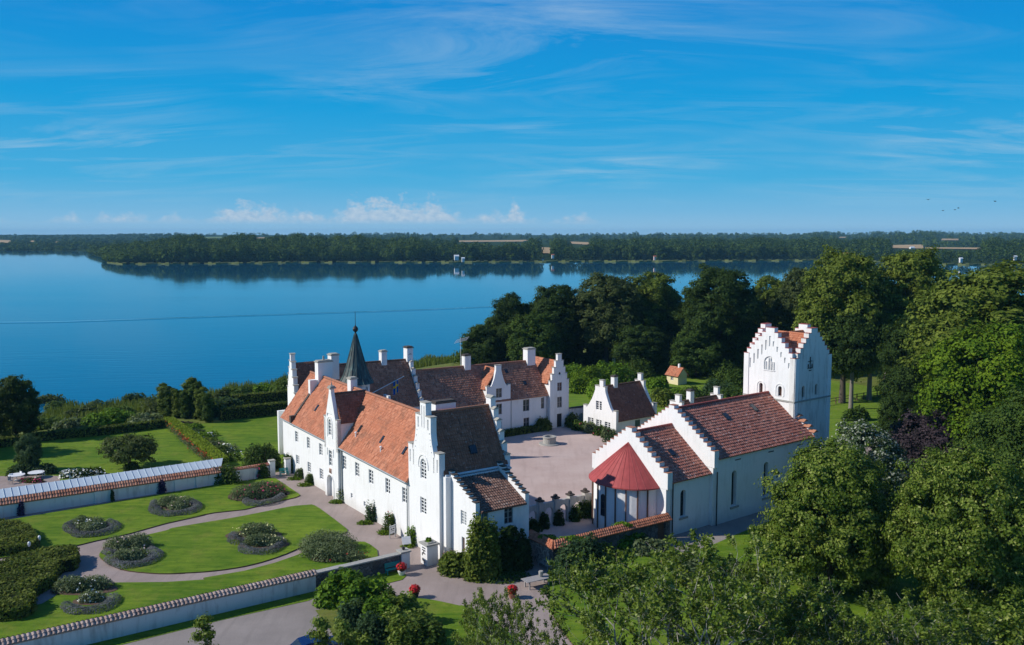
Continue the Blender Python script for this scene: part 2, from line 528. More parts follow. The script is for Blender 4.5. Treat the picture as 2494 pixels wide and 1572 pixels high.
class MB:
    def __init__(s):
        s.v = []
        s.f = []
        s.m = []

    def add(s, pts, faces, mi=0):
        k = len(s.v)
        s.v += [tuple(p) for p in pts]
        s.f += [tuple(i + k for i in f) for f in faces]
        s.m += [mi] * len(faces)
        return s

    def box(s, x0, x1, y0, y1, z0, z1, mi=0):
        p = [(x, y, z) for z in (z0, z1) for y in (y0, y1) for x in (x0, x1)]
        return s.add(p, [(0, 2, 3, 1), (4, 5, 7, 6), (0, 1, 5, 4), (2, 6, 7, 3), (0, 4, 6, 2), (1, 3, 7, 5)], mi)

    def hexa(s, lo, hi, mi=0):
        """two matching quads -> closed solid"""
        return s.add(list(lo) + list(hi), [(3, 2, 1, 0), (4, 5, 6, 7), (0, 1, 5, 4), (1, 2, 6, 5), (2, 3, 7, 6), (3, 0, 4, 7)], mi)

    def wbox(s, p0, d, a0, a1, z0, z1, o0, o1, mi=0):
        """box on a wall plane: along a, height z, depth o (inward positive)"""
        n = (d[1], -d[0])
        q = lambda a, z, o: (p0[0] + d[0] * a - n[0] * o, p0[1] + d[1] * a - n[1] * o, z)
        return s.hexa([q(a0, z0, o0), q(a1, z0, o0), q(a1, z0, o1), q(a0, z0, o1)], [q(a0, z1, o0), q(a1, z1, o0), q(a1, z1, o1), q(a0, z1, o1)], mi)

    def cyl(s, x, y, z0, z1, r0, r1=None, n=12, mi=0, sy=1.0, caps=True):
        r1 = r0 if r1 is None else r1
        p = [(x + r * math.cos(2 * PI * i / n), y + sy * r * math.sin(2 * PI * i / n), z) for r, z in ((r0, z0), (r1, z1)) for i in range(n)]
        f = [(i, (i + 1) % n, n + (i + 1) % n, n + i) for i in range(n)]
        if caps:
            f += [tuple(range(n))[::-1], tuple(range(n, 2 * n))]
        return s.add(p, f, mi)

    def lathe(s, x, y, prof_, n=12, mi=0):
        p = [(x + r * math.cos(2 * PI * i / n), y + r * math.sin(2 * PI * i / n), z) for r, z in prof_ for i in range(n)]
        f = []
        for k in range(len(prof_) - 1):
            f += [(k * n + i, k * n + (i + 1) % n, (k + 1) * n + (i + 1) % n, (k + 1) * n + i) for i in range(n)]
        f += [tuple(range(n))[::-1], tuple(range((len(prof_) - 1) * n, len(prof_) * n))]
        return s.add(p, f, mi)

    def tube(s, pts, radii, n=6, mi=0):
        pts = [Vector(p) for p in pts]
        if not hasattr(radii, '__len__'):
            radii = [radii] * len(pts)
        P = []
        for i, p in enumerate(pts):
            t = (pts[min(i + 1, len(pts) - 1)] - pts[max(i - 1, 0)]).normalized()
            a = t.cross(Vector((0, 0, 1)) if abs(t.z) < 0.9 else Vector((1, 0, 0))).normalized()
            b = t.cross(a)
            P += [p + (a * math.cos(2 * PI * k / n) + b * math.sin(2 * PI * k / n)) * radii[i] for k in range(n)]
        f = []
        for i in range(len(pts) - 1):
            f += [(i * n + k, i * n + (k + 1) % n, (i + 1) * n + (k + 1) % n, (i + 1) * n + k) for k in range(n)]
        f += [tuple(range(n))[::-1], tuple(range((len(pts) - 1) * n, len(pts) * n))]
        return s.add(P, f, mi)

    def slab(s, p0, d, outer, holes=(), th=0.5, mi=0, off=0.0):
        """flat upright slab with openings; outline given as (along, height)"""
        n = (d[1], -d[0])
        q = lambda a, z, o: (p0[0] + d[0] * a - n[0] * o, p0[1] + d[1] * a - n[1] * o, z)
        loops = [list(outer)] + [list(h) for h in holes]
        tris = tessellate_polygon([[Vector((a, z, 0)) for a, z in l] for l in loops])
        flat = [pt for l in loops for pt in l]
        s.add([q(a, z, off) for a, z in flat], tris, mi)
        s.add([q(a, z, off + th) for a, z in flat], [t[::-1] for t in tris], mi)
        for l in loops:
            k = len(l)
            s.add([q(a, z, off) for a, z in l] + [q(a, z, off + th) for a, z in l], [(i, (i + 1) % k, k + (i + 1) % k, k + i) for i in range(k)], mi)
        return s

    def build(s, name, mats, T=None, parent=None, smooth=False):
        me = bpy.data.meshes.new(name)
        v = np.array(s.v, dtype=np.float64).reshape(-1, 3)
        par = parent if parent is not None else T
        if T is not None:
            v = v - np.array(BASE[T.name])
        me.from_pydata(v.tolist(), [], s.f)
        if isinstance(mats, str):
            mats = [mats]
        for m in mats:
            me.materials.append(MATS[m])
        if len(mats) > 1:
            me.polygons.foreach_set('material_index', s.m)
        if smooth:
            me.polygons.foreach_set('use_smooth', [True] * len(me.polygons))
        me.update()
        o = bpy.data.objects.new(name, me)
        COL.objects.link(o)
        if par is not None:
            o.parent = par
        return o


def raw_mesh(name, v, f, mats, mi=None, uv=None, smooth=False):
    """quads from numpy arrays"""
    me = bpy.data.meshes.new(name)
    v = np.asarray(v, dtype=np.float32)
    f = np.asarray(f, dtype=np.int32)
    me.vertices.add(len(v))
    me.vertices.foreach_set('co', v.ravel())
    me.loops.add(f.size)
    me.loops.foreach_set('vertex_index', f.ravel())
    me.polygons.add(len(f))
    me.polygons.foreach_set('loop_start', np.arange(0, f.size, f.shape[1], dtype=np.int32))
    try:
        me.polygons.foreach_set('loop_total', np.full(len(f), f.shape[1], dtype=np.int32))
    except Exception:
        pass
    for m in mats:
        me.materials.append(MATS[m])
    if mi is not None:
        me.polygons.foreach_set('material_index', np.asarray(mi, dtype=np.int32))
    if uv is not None:
        l = me.uv_layers.new(name='UVMap')
        l.data.foreach_set('uv', np.asarray(uv, dtype=np.float32)[f.ravel()].ravel())
    me.polygons.foreach_set('use_smooth', np.full(len(f), bool(smooth)))
    me.update(calc_edges=True)
    return me


def link(name, me, parent=None):
    o = bpy.data.objects.new(name, me)
    COL.objects.link(o)
    if parent is not None:
        o.parent = parent
    return o


def tile_roof(name, mat, T, A, B, C, Dd, tw=0.27, th=0.36, parent=None, amp=0.036, plate=0.14):
    """real pantiles: barrels along the slope, a step at every course; A,B eave left/right, C,D ridge right/left"""
    A, B, C, Dd = (np.array(p, dtype=float) for p in (A, B, C, Dd))
    if T is not None:
        bs = np.array(BASE[T.name])
        A, B, C, Dd = A - bs, B - bs, C - bs, Dd - bs
    W_, H_r = max(np.linalg.norm(B - A), np.linalg.norm(C - Dd)), max(np.linalg.norm(Dd - A), np.linalg.norm(C - B))
    N = np.cross(B - A, Dd - A)
    N /= np.linalg.norm(N)
    if N[2] < 0:
        N = -N
    nt = max(2, int(round(W_ / tw)))
    nr = max(2, int(round(H_r / th)))
    a = np.linspace(0, 1, nt * 4 + 1)
    wav = np.abs(np.sin(PI * a * nt)) ** 0.9 * amp
    rng = np.random.default_rng(int(abs(A[0] * 31 + B[1] * 17 + C[2] * 7) * 100) % 99999)
    V, F, UV = [], [], []
    nc = len(a)
    for r in range(nr):
        jit = np.repeat(rng.normal(0, 0.008, nt), 4)
        jit = np.append(jit, jit[-1])
        for e, b, h in ((0, r / nr, 0.055), (1, (r + 1) / nr, 0.006)):
            P = ((1 - a) * (1 - b))[:, None] * A + (a * (1 - b))[:, None] * B + (a * b)[:, None] * C + ((1 - a) * b)[:, None] * Dd
            V.append(P + (wav + h + jit)[:, None] * N)
            UV.append(np.stack([a * nt * tw + 1e-4, np.full(nc, (r + (0.02 if e == 0 else 0.98)) * th)], 1))
    V = np.concatenate(V)
    UV = np.concatenate(UV)
    i = np.arange(nc - 1)
    for k in range(2 * nr - 1):
        F.append(np.stack([k * nc + i, k * nc + i + 1, (k + 1) * nc + i + 1, (k + 1) * nc + i], 1))
    # eave lip and the boarding below
    k0 = len(V)
    pl = np.array([A, B, C, Dd])
    V = np.concatenate([V, pl - N * 0.005, pl - N * plate])
    UV = np.concatenate([UV, np.zeros((8, 2)) + 0.1])
    F.append(k0 + np.array([(0, 1, 2, 3), (7, 6, 5, 4), (0, 1, 5, 4), (1, 2, 6, 5), (2, 3, 7, 6), (3, 0, 4, 7)]))
    me = raw_mesh(name, V, np.concatenate(F), [mat], uv=UV)
    return link(name, me, parent if parent is not None else T)


def ridge(T, p, q, mat='clay', parent=None, r=0.17):
    mb = MB()
    p, q = Vector(p), Vector(q)
    n = max(2, int((q - p).length / 0.42))
    for i in range(n):
        a, b = p.lerp(q, i / n), p.lerp(q, (i + 1.06) / n)
        mb.tube([a, b], [r, r * 0.88], 7)
    return mb.build('ridge_tiles', mat, T, parent)


def hole(a0, a1, z0, z1, arch=False):
    if not arch:
        return [(a0, z0), (a1, z0), (a1, z1), (a0, z1)]
    r = (a1 - a0) / 2
    zc = z1 - r * (1.0 if arch is True else arch)
    k = (z1 - zc) / r
    return [(a0, z0), (a1, z0)] + [(a0 + r + r * math.cos(PI * i / 8), zc + k * r * math.sin(PI * i / 8)) for i in range(9)]


def make_window(T, p0, d, a0, a1, z0, z1, cols=2, rows=4, arch=False, depth=0.14, frame='white_paint', pane='glass_pane', bar=0.05, mull=0.12, edge=0.06, name='window'):
    """frame with its bars (one mesh) and the pane behind it"""
    mb = MB()
    hl = hole(a0, a1, z0, z1, arch)
    e = edge
    inner = hole(a0 + e, a1 - e, z0 + e, z1 - e, arch)
    mb.slab(p0, d, hl, [inner], 0.06, 0, depth - 0.05)
    r = (a1 - a0) / 2 if arch else 0
    for c in range(1, cols):
        x = a0 + (a1 - a0) * c / cols
        wd = (mull if cols % 2 == 0 and c == cols // 2 else bar) / 2
        zt = z1 - e
        if arch:
            zt = z1 - r + math.sqrt(max(0, r * r - (x - a0 - r) ** 2)) - e
        mb.wbox(p0, d, x - wd, x + wd, z0 + e, zt, depth - 0.045, depth + 0.012)
    for k in range(1, rows):
        z = z0 + (z1 - z0) * k / rows
        x0, x1 = a0 + e, a1 - e
        if arch and z > z1 - r:
            hw = math.sqrt(max(0, r * r - (z - z1 + r) ** 2))
            x0, x1 = a0 + r - hw + e, a0 + r + hw - e
        if x1 > x0:
            mb.wbox(p0, d, x0, x1, z - bar / 2, z + bar / 2, depth - 0.038, depth + 0.008)
    wo_ = mb.build(name, frame, T)
    pb = MB()
    pb.slab(p0, d, hole(a0 + 0.01, a1 - 0.01, z0 + 0.01, z1 - 0.01, arch), (), 0.03, 0, depth + 0.02)
    pb.build('pane' if pane == 'glass_pane' else 'panel', pane, T, wo_)
    return wo_


def make_wall(T, p0, d, outer, wins=(), th=0.5, mat='white_plaster', name='wall', off=0.0, blind=(), back='white_plaster'):
    """wins: dict(a0,a1,z0,z1,cols,rows,arch,...) ; blind: shallow recesses"""
    mb = MB()
    hs_ = [hole(x['a0'], x['a1'], x['z0'], x['z1'], x.get('arch', False)) for x in wins] + [hole(*b) for b in blind]
    mb.slab(p0, d, outer, hs_, th, 0, off)
    for b in blind:
        mb.slab(p0, d, hole(b[0] - .02, b[1] + .02, b[2] - .02, b[3] + .02, b[4] if len(b) > 4 else False), (), 0.05, 0, off + 0.14)
    o = mb.build(name, mat, T)
    for x in wins:
        x = dict(x)
        x.setdefault('depth', 0.14)
        x['depth'] += off
        make_window(T, p0, d, **x)
    return o


def stepped(a0, a1, zb, zl, zt, n, tw):
    """outline of a crow-stepped gable and the list of its step tops"""
    c = (a0 + a1) / 2
    run = (c - tw / 2 - a0) / n
    rise = (zt - zl) / n
    L = [(a0, zb), (a0, zl)]
    tops = []
    for i in range(n):
        x = a0 + run * (i + 1)
        L += [(x, zl + rise * i), (x, zl + rise * (i + 1))]
        tops.append((a0 + run * i, x, zl + rise * i))
    Rr = [(2 * c - a, z) for a, z in reversed(L)]
    tops += [(2 * c - b, 2 * c - a, z) for a, b, z in tops]
    tops.append((c - tw / 2, c + tw / 2, zt))
    return L + Rr, tops


def caps(T, p0, d, tops, th, mat='stone_cap', over=0.05, h=0.09, off=0.0, slope=0.0, parent=None):
    mb = MB()
    n = (d[1], -d[0])
    for a, b, z in tops:
        q = lambda x, zz_, o: (p0[0] + d[0] * x - n[0] * o, p0[1] + d[1] * x - n[1] * o, zz_)
        o0, o1, om = off - over, off + th + over, off + th / 2
        a_, b_ = a - over, b + over
        if slope:
            mb.add([q(a_, z, o0), q(b_, z, o0), q(b_, z, o1), q(a_, z, o1), q(a_, z + slope, om), q(b_, z + slope, om)],
                   [(0, 1, 5, 4), (2, 3, 4, 5), (1, 2, 5), (3, 0, 4), (3, 2, 1, 0)])
        else:
            mb.hexa([q(a_, z, o0), q(b_, z, o0), q(b_, z, o1), q(a_, z, o1)], [q(a_, z + h, o0), q(b_, z + h, o0), q(b_, z + h, o1), q(a_, z + h, o1)])
    return mb.build('coping', mat, T, parent)


def chimney(T, x0, x1, y0, y1, z0, z1, cap='stone_cap', pot=False):
    mb = MB()
    mb.box(x0, x1, y0, y1, z0, z1)
    c = mb.build('chimney', 'white_plaster', T)
    k = MB()
    k.box(x0 - .1, x1 + .1, y0 - .1, y1 + .1, z1 + 0.003, z1 + .14)
    k.box(x0 + .05, x1 - .05, y0 + .05, y1 - .05, z1 + .143, z1 + .26)
    if pot:
        k.cyl((x0 + x1) / 2, (y0 + y1) / 2, z1 + .263, z1 + .8, .16, .13, 8)
    k.build('chimney_cap', cap, T, c)
    return c


def skylight(T, c, nrm, up, w_=0.42, h_=0.75):
    c, nrm, up = Vector(c), Vector(nrm).normalized(), Vector(up).normalized()
    s_ = nrm.cross(up)
    mb = MB()
    for k, (ww, hh, o0, o1) in enumerate(((w_, h_, -.1, .13), (w_ - .1, h_ - .12, .131, .14))):
        q = lambda x, y, o: c + s_ * x + up * y + nrm * o
        lo = [q(-ww / 2, -hh / 2, o0), q(ww / 2, -hh / 2, o0), q(ww / 2, hh / 2, o0), q(-ww / 2, hh / 2, o0)]
        hi = [q(-ww / 2, -hh / 2, o1), q(ww / 2, -hh / 2, o1), q(ww / 2, hh / 2, o1), q(-ww / 2, hh / 2, o1)]
        mb.hexa(lo, hi, k)
    return mb.build('skylight', ['iron', 'glass_pane'], T)


def downpipe(T, x, y, z0, z1, r=0.055):
    return MB().cyl(x, y, z0, z1, r, r, 6).build('downpipe', 'grey_paint', T)


def gutter(T, p, q):
    return MB().tube([p, q], 0.075, 6).build('gutter', 'grey_paint', T)


WN = lambda a0, a1, z0, z1, cols=2, rows=4, arch=False, **k: dict(a0=a0, a1=a1, z0=z0, z1=z1, cols=cols, rows=rows, arch=arch, **k)

# ================================================================== CASTLE
# ---- long west range
T = thing('west_range', 'long white two-storey castle range with a bright orange tiled roof and an arched gateway', 'castle wing', FC, (0, 0, 0))
VL, EZ0, EZ1 = 36.4, 6.35, 6.95
f = lambda v: VL - v
ez = lambda v: EZ0 + (EZ1 - EZ0) * v / VL
out = [(0, -.6), (VL, -.6), (VL, ez(0) + .05), (f(17.2), ez(17.2) + .05), (f(20.9), ez(20.9) + .05), (0, ez(VL) + .05)]
wins = []
for v0, v1, z0, z1 in ((30.86, 31.92, 4.45, 5.90), (26.8, 27.8, 4.40, 5.88), (22.75, 23.8, 4.33, 5.83), (15.65, 16.75, 4.12, 5.75), (12.05, 13.15, 4.05, 5.68),
                       (8.4, 9.55, 4.02, 5.62), (4.3, 5.4, 3.92, 5.58), (.45, 1.5, 3.84, 5.48)):
    wins.append(WN(f(v1), f(v0), z0, z1, 2, 4, bar=.07, mull=.15, edge=.07))
for v0, v1, z0, z1 in ((30.65, 31.8, 1.5, 2.72), (26.65, 27.75, 1.33, 2.63), (22.65, 23.8, 1.29, 2.63)):
    wins.append(WN(f(v1), f(v0), z0, z1, 2, 4, bar=.07, mull=.14, edge=.07))
for v0, v1, z0, z1 in ((13.9, 14.5, 1.12, 1.68), (10.4, 11.0, 1.02, 1.58), (4.55, 5.05, 1.0, 1.32)):
    wins.append(WN(f(v1), f(v0), z0, z1, 2, 2, bar=.08, mull=.09, edge=.05))
make_wall(T, (0, VL), (0, -1), out, wins, .6)
MB().box(8.0, 8.4, 0, VL, -.6, 6.7).box(.6, 8.0, VL - .5, VL, -.6, 6.7).build('wall', 'white_plaster', T)
rz = lambda v: 12.3 + .45 * v / VL
ez2 = lambda v: ez(v) - .02
tile_roof('roof', 'orange_tile', T, (-.32, 36.5, ez2(36.4)), (-.32, 0.0, ez2(0)), (4.2, 0.0, rz(0)), (4.2, 36.5, rz(36.4)))
tile_roof('roof', 'orange_tile', T, (8.75, 0.0, ez2(0)), (8.75, 36.5, ez2(36.4)), (4.2, 36.5, rz(36.4)), (4.2, 0.0, rz(0)))
tile_roof('roof', 'orange_tile', T, (1.5, 0, 8.63), (1.5, -1.6, 8.6), (4.2, -2.2, 12.28), (4.2, 0, 12.28))
ridge(T, (4.2, 36.5, 12.83), (4.2, -2, 12.36))
for p, q in (((-.42, 17.0, ez2(17) - .02), (-.42, -.02, ez2(0) - .02)), ((-.42, 36.4, ez2(36) - .02), (-.42, 21.05, ez2(21) - .02))):
    gutter(T, p, q)
downpipe(T, -.14, 16.75, 0, 6.4, .09)
downpipe(T, -.14, .12, 0, 6.1, .07)
nr = Vector((-1.31, 0, 1)).normalized()
up_ = Vector((1, 0, 1.31)).normalized()
for v, u in ((28.2, 1.65), (14.9, 1.55), (9.0, 1.5), (3.5, 1.44)):
    z = ez2(v) + (u + .32) * (rz(v) - ez2(v)) / 4.52
    skylight(T, (u, v, z), nr, up_, .42, .95)
for v, u in ((7.9, .74), (14.8, .92)):
    z = ez2(v) + (u + .32) * (rz(v) - ez2(v)) / 4.52
    MB().cyl(u, v, z - .1, z + .5, .1, .1, 8).cyl(u, v, z + .505, z + .6, .18, .1, 8).build('vent_pipe', 'white_paint', T)
# gateway bay
p0, d = (-.45, 21.0), (0, -1)
sh = 9.75
out = [(0, -.6), (.7, -.6), (.7, 1.95)] + [(.7 + .95 - .95 * math.cos(PI * i / 10), 1.95 + .85 * math.sin(PI * i / 10)) for i in range(11)] + [(2.6, 1.95), (2.6, -.6), (4.0, -.6),
       (4.0, sh + .1), (3.6, sh + .1), (3.55, sh - .25), (2.3, 13.0), (2.3, 13.45), (1.7, 13.45), (1.7, 13.0), (.45, sh - .25), (.4, sh + .1), (0, sh + .1)]
out = [p for i, p in enumerate(out) if i == 0 or p != out[i - 1]]
wn_ = [WN(1.3, 2.3, 3.95, 5.85, 2, 4, bar=.08, mull=.12), WN(1.35, 2.25, 7.7, 9.7, 2, 5, True, bar=.08, mull=.12)]
make_wall(T, p0, d, out, wn_, .45, name='portal_bay', blind=[(.95, 2.65, 10.0, 10.35)])
mb = MB()
mb.slab(p0, d, hole(1.0, 2.6, 7.45, 10.05, True), [hole(1.12, 2.48, 7.44, 9.92, True)], .1, 0, -.06)
mb.slab(p0, d, hole(.56, 2.74, -.2, 2.96, .9), [hole(.7, 2.6, -.21, 2.82, .9)], .1, 0, -.06)
mb.wbox(p0, d, .8, 2.8, 6.05, 6.2, -.07, .05)
mb.wbox(p0, d, .8, .95, 5.2, 6.05, -.07, .05)
mb.wbox(p0, d, 2.65, 2.8, 5.2, 6.05, -.07, .05)
mb.build('moulding', 'white_plaster', T)
mb = MB().wbox(p0, d, 1.45, 2.1, 3.05, 3.65, -.06, .05)
mb.wbox(p0, d, 1.5, 1.74, 3.1, 3.33, -.09, -.061, 1).wbox(p0, d, 1.8, 2.05, 3.1, 3.33, -.09, -.061, 1).wbox(p0, d, 1.6, 1.95, 3.36, 3.58, -.09, -.061, 1)
mb.build('coat_of_arms', ['petal_pale', 'brown_wood'], T)
MB().wbox(p0, d, .6, 2.7, .45, 2.9, .62, .7).wbox(p0, d, .6, 2.7, -.1, .45, .62, .72, 1).build('passage_panel', ['grey_paint', 'iron'], T)
MB().wbox(p0, d, 1.55, 2.3, 1.85, 2.15, .55, .615).build('green_sign_board', 'turquoise_paint', T)
MB().box(-.45, .0, 17.0, 17.0 + .5, 6.0, sh - .05).box(-.45, .0, 20.5, 21.0, 6.0, sh - .05).box(0, 2.6, 17.05, 17.5, 6.3, sh - .1).box(0, 2.6, 20.5, 20.95, 6.3, sh - .1).build('wall', 'white_plaster', T)
for s_, v0 in ((1, 16.85), (-1, 21.15)):
    pts = [(-.0, v0, sh - .25), (2.6, v0, sh - .25), (4.2, 19.0, 12.72), (-.0, 19.0, 12.72)]
    if s_ < 0:
        pts = [pts[1], pts[0], pts[3], pts[2]]
    tile_roof('dormer_roof', 'dark_tile', T, *pts)
ridge(T, (0, 19, 12.78), (4.2, 19, 12.78), 'dark_cap', r=.14)
mb = MB().box(-.62, .18, 18.55, 19.45, 13.46, 13.62).box(-.52, .08, 18.65, 19.35, 13.625, 13.78).cyl(-.22, 19, 13.78, 14.2, .12, .04, 8).cyl(-.22, 19, 14.2, 14.9, .025, .02, 5)
mb.build('finial', 'stone_cap', T)
caps(T, p0, d, [(0, .42, sh + .1), (3.58, 4.0, sh + .1)], .45)
# fire wall and chimneys
mb = MB()
for u0, u1 in ((-.3, 1.9), (1.9, 2.75)):
    z0, z1 = ez2(32.5) + (u0 + .32) * 1.29, ez2(32.5) + (u1 + .32) * 1.29
    mb.hexa([(u0, 32.3, z0 - .3), (u1, 32.3, z1 - .3), (u1, 32.75, z1 - .3), (u0, 32.75, z0 - .3)], [(u0, 32.3, z0 + .28), (u1, 32.3, z1 + .28), (u1, 32.75, z1 + .28), (u0, 32.75, z0 + .28)], 1)
mb.box(-.42, .5, 32.25, 32.8, 6.7, 7.85, 1)
mb.box(2.35, 3.45, 32.2, 32.85, 9.0, 12.4, 0)
mb.build('fire_wall', ['white_plaster', 'dark_cap'], T)
chimney(T, 3.45, 5.5, 32.0, 33.1, 10.5, 14.7, 'stone_cap', True)
chimney(T, 3.75, 4.65, 22.3, 23.3, 11.5, 13.7)

# ---- gate hall with tall pinnacled gable
T = thing('gabled_hall', 'tall white hall with a narrow pinnacled gable and steep dark roof beside the orange-roofed range', 'castle hall', FC, (0, -3.15, 0))
HW = 6.35
ga = [(0, -.6), (HW, -.6), (HW, 10.5), (HW - .85, 10.5), (HW - .85, 10.1), (HW - 1.2, 10.1), (HW - 1.55, 11.1), (HW - 1.85, 12.3), (HW - 1.85, 12.75), (HW - 1.95, 13.05), (HW - 1.55, 13.05),
      (HW - 1.55, 13.85), (3.72, 13.85), (3.72, 15.15), (2.63, 15.15), (2.63, 13.85), (1.55, 13.85), (1.55, 13.05), (1.95, 13.05), (1.85, 12.75), (1.85, 12.3), (1.55, 11.1), (1.2, 10.1), (.85, 10.1), (.85, 10.5), (0, 10.5)]
ga = [(0, -.6), (HW, -.6), (HW, 10.5), (HW - .85, 10.5), (HW - .85, 9.9), (HW - 1.05, 10.25), (HW - 1.45, 11.4), (HW - 1.62, 12.3), (HW - 1.62, 13.85), (3.75, 13.85), (3.75, 15.15),
      (2.6, 15.15), (2.6, 13.85), (1.62, 13.85), (1.62, 12.3), (1.45, 11.4), (1.05, 10.25), (.85, 9.9), (.85, 10.5), (0, 10.5)]
p0, d = (0, 0), (0, -1)
bl = [(2.05, 2.3, 12.5, 13.6), (4.05, 4.3, 12.5, 13.6), (2.85, 3.02, 12.6, 14.85), (3.33, 3.5, 12.6, 14.85), (.28, .5, 8.6, 9.9), (.98, 1.16, 8.4, 10.0), (HW - .5, HW - .28, 8.6, 9.9), (HW - 1.16, HW - .98, 8.4, 10.0)]
wn_ = [WN(2.55, 3.75, 7.35, 9.45, 2, 6, True, bar=.08, mull=.14, edge=.09), WN(2.45, 3.7, 3.72, 5.42, 2, 5, bar=.08, mull=.14, edge=.09)]
make_wall(T, p0, d, ga, wn_, .65, blind=bl, name='gable_wall')
mb = MB().slab(p0, d, hole(2.1, 4.2, 8.6, 9.95, True), [hole(2.24, 4.06, 8.59, 9.81, True)], .08, 0, -.07)
mb.wbox(p0, d, 2.05, 2.3, 8.5, 8.62, -.07, .02).wbox(p0, d, 4.0, 4.25, 8.5, 8.62, -.07, .02)
for k in range(4):
    for sx in (1.5 + .13 * k, HW - 1.5 - .13 * k):
        mb.wbox(p0, d, sx - .05, sx + .05, 10.4 + .6 * k, 10.52 + .6 * k, -.06, .02)
mb.build('moulding', 'white_plaster', T)
caps(T, p0, d, [(0, .85, 10.5), (HW - .85, HW, 10.5), (1.62, 2.6, 13.85), (3.75, HW - 1.62, 13.85), (2.6, 3.75, 15.15)], .65)
gb = [(HW - a, z) for a, z in ga][::-1]
gb, tp = stepped(0, HW, -.6, 9.4, 14.9, 5, .9)
make_wall(T, (8.4, -HW), (0, 1), gb, (), .6, name='gable_wall')
caps(T, (8.4, -HW), (0, 1), tp, .6, slope=.25, over=.12)
make_wall(T, (.65, -HW), (1, 0), [(0, -.6), (7.15, -.6), (7.15, 8.75), (0, 8.75)], (), .5)
make_wall(T, (7.8, 0), (-1, 0), [(0, -.6), (7.15, -.6), (7.15, 8.75), (0, 8.75)], (), .5)
tile_roof('roof', 'dark_tile', T, (.5, -6.6, 8.35), (8.0, -6.6, 8.35), (8.0, -3.17, 14.0), (.5, -3.17, 14.0))
tile_roof('roof', 'dark_tile', T, (8.0, .25, 8.35), (.5, .25, 8.35), (.5, -3.17, 14.0), (8.0, -3.17, 14.0))
ridge(T, (.6, -3.17, 14.08), (7.9, -3.17, 14.08), r=.15)
skylight(T, (4.4, -5.5, 10.25), (0, -1.62, 1), (0, 1, 1.62), .8, .9)
MB().tube([(.5, -6.72, 8.38), (8.0, -6.72, 8.38)], .12, 6).build('gutter', 'zinc', T)
chimney(T, 2.2, 4.6, -1.9, -.9, 11.0, 14.55, 'dark_cap')
MB().box(1.0, 8.2, -6.9, -6.353, 8.0, 8.2).build('lead_flashing', 'zinc', T)

# ---- lean-to annex
T = thing('lean_to_annex', 'low white annex with a single-slope brown tiled roof between stepped side walls', 'annex', FC, (1, -9, 0))
sl = [(0, -.6), (5.05, -.6), (5.05, 6.9)]
st = []
nst = 9
for i in range(nst):
    x = 5.05 - (i) * 5.05 / nst
    z = 6.75 + (9.05 - 6.75) * i / nst
    sl += [(x, z), (x - 5.05 / nst, z)]
    st.append((x - 5.05 / nst, x, z))
sl = [(0, -.6), (5.05, -.6)] + sl[3:]
wn_ = [WN(2.35, 3.4, 4.05, 5.45, 2, 5, bar=.06, mull=.1, pane='grey_paint'), WN(2.5, 3.05, .3, 2.85, 1, 1, bar=.03, pane='brown_wood', name='side_door')]
make_wall(T, (1.0, -6.36), (0, -1), sl, wn_, .45, name='stepped_wall')
caps(T, (1.0, -6.36), (0, -1), st, .45, 'dark_cap', over=.06)
sr = [(5.05 - a, z) for a, z in sl][::-1]
make_wall(T, (7.15, -11.41), (0, 1), sr, (), .45, name='stepped_wall')
caps(T, (7.15, -11.41), (0, 1), [(5.05 - b, 5.05 - a, z) for a, b, z in st], .45, 'dark_cap', over=.06)
wn_ = [WN(1.3 - 1.45, 2.22 - 1.45, 4.1, 5.75, 2, 1, pane='green_paint', frame='grey_paint', mull=.05), WN(4.25 - 1.45, 5.25 - 1.45, 4.1, 5.85, 2, 3, frame='grey_wood', bar=.06),
       WN(1.66 - 1.45, 2.42 - 1.45, 1.6, 3.1, 2, 3, bar=.06)]
wn_[0]['a0'] = .02
wn_[0]['a1'] = .95
make_wall(T, (1.46, -11.4), (1, 0), [(0, -.6), (5.23, -.6), (5.23, 5.95), (0, 5.95)], wn_, .45)
tile_roof('roof', 'annex_tile', T, (1.46, -11.75, 5.85), (6.69, -11.75, 5.85), (6.69, -6.36, 8.2), (1.46, -6.36, 8.2), .27, .36, amp=.075)
downpipe(T, 1.55, -11.55, 0, 5.8)
MB().box(.35, .98, -7.0, -6.36, -.6, 8.3).build('buttress', 'white_plaster', T)

# ---- north wing
T = thing('north_wing', 'white castle wing with steep dark tiled roof behind the copper spire', 'castle wing', FC, (2, 40, 0))
tile_roof('roof', 'brown_tile', T, (5.0, 36.0, 6.3), (21.3, 36.0, 6.3), (21.3, 40.2, 12.75), (5.0, 40.2, 12.95), .3, .4)
tile_roof('roof', 'brown_tile', T, (21.3, 44.4, 6.3), (4.3, 44.4, 6.3), (3.2, 40.2, 13.0), (21.3, 40.2, 12.75), .3, .4)
tile_roof('roof', 'dark_tile', T, (2.5, 36.4, 8.3), (6.3, 36.4, 8.3), (6.3, 40.2, 13.75), (3.3, 40.2, 13.75), .3, .4)
MB().box(2.2, 6.2, 36.2, 36.7, 5, 8.4).build('wall', 'white_plaster', T)
ridge(T, (5.5, 40.2, 13.0), (21.2, 40.2, 12.8), 'brick_strip')
MB().box(8.4, 21.4, 36.3, 36.8, -.6, 6.4).box(2, 21.4, 43.6, 44.1, -.6, 6.4).build('wall', 'white_plaster', T)
gw_, tp = stepped(0, 7.2, -.6, 9.9, 15.0, 5, .8)
dd = Vector((-1.6, -7.1)).normalized()
make_wall(T, (3.6, 44.0), (dd.x, dd.y), gw_, (), .6, name='gable_wall')
caps(T, (3.6, 44.0), (dd.x, dd.y), tp, .6, over=.1)
ge, tp = stepped(0, 8.2, -.6, 7.4, 13.6, 6, 1.0)
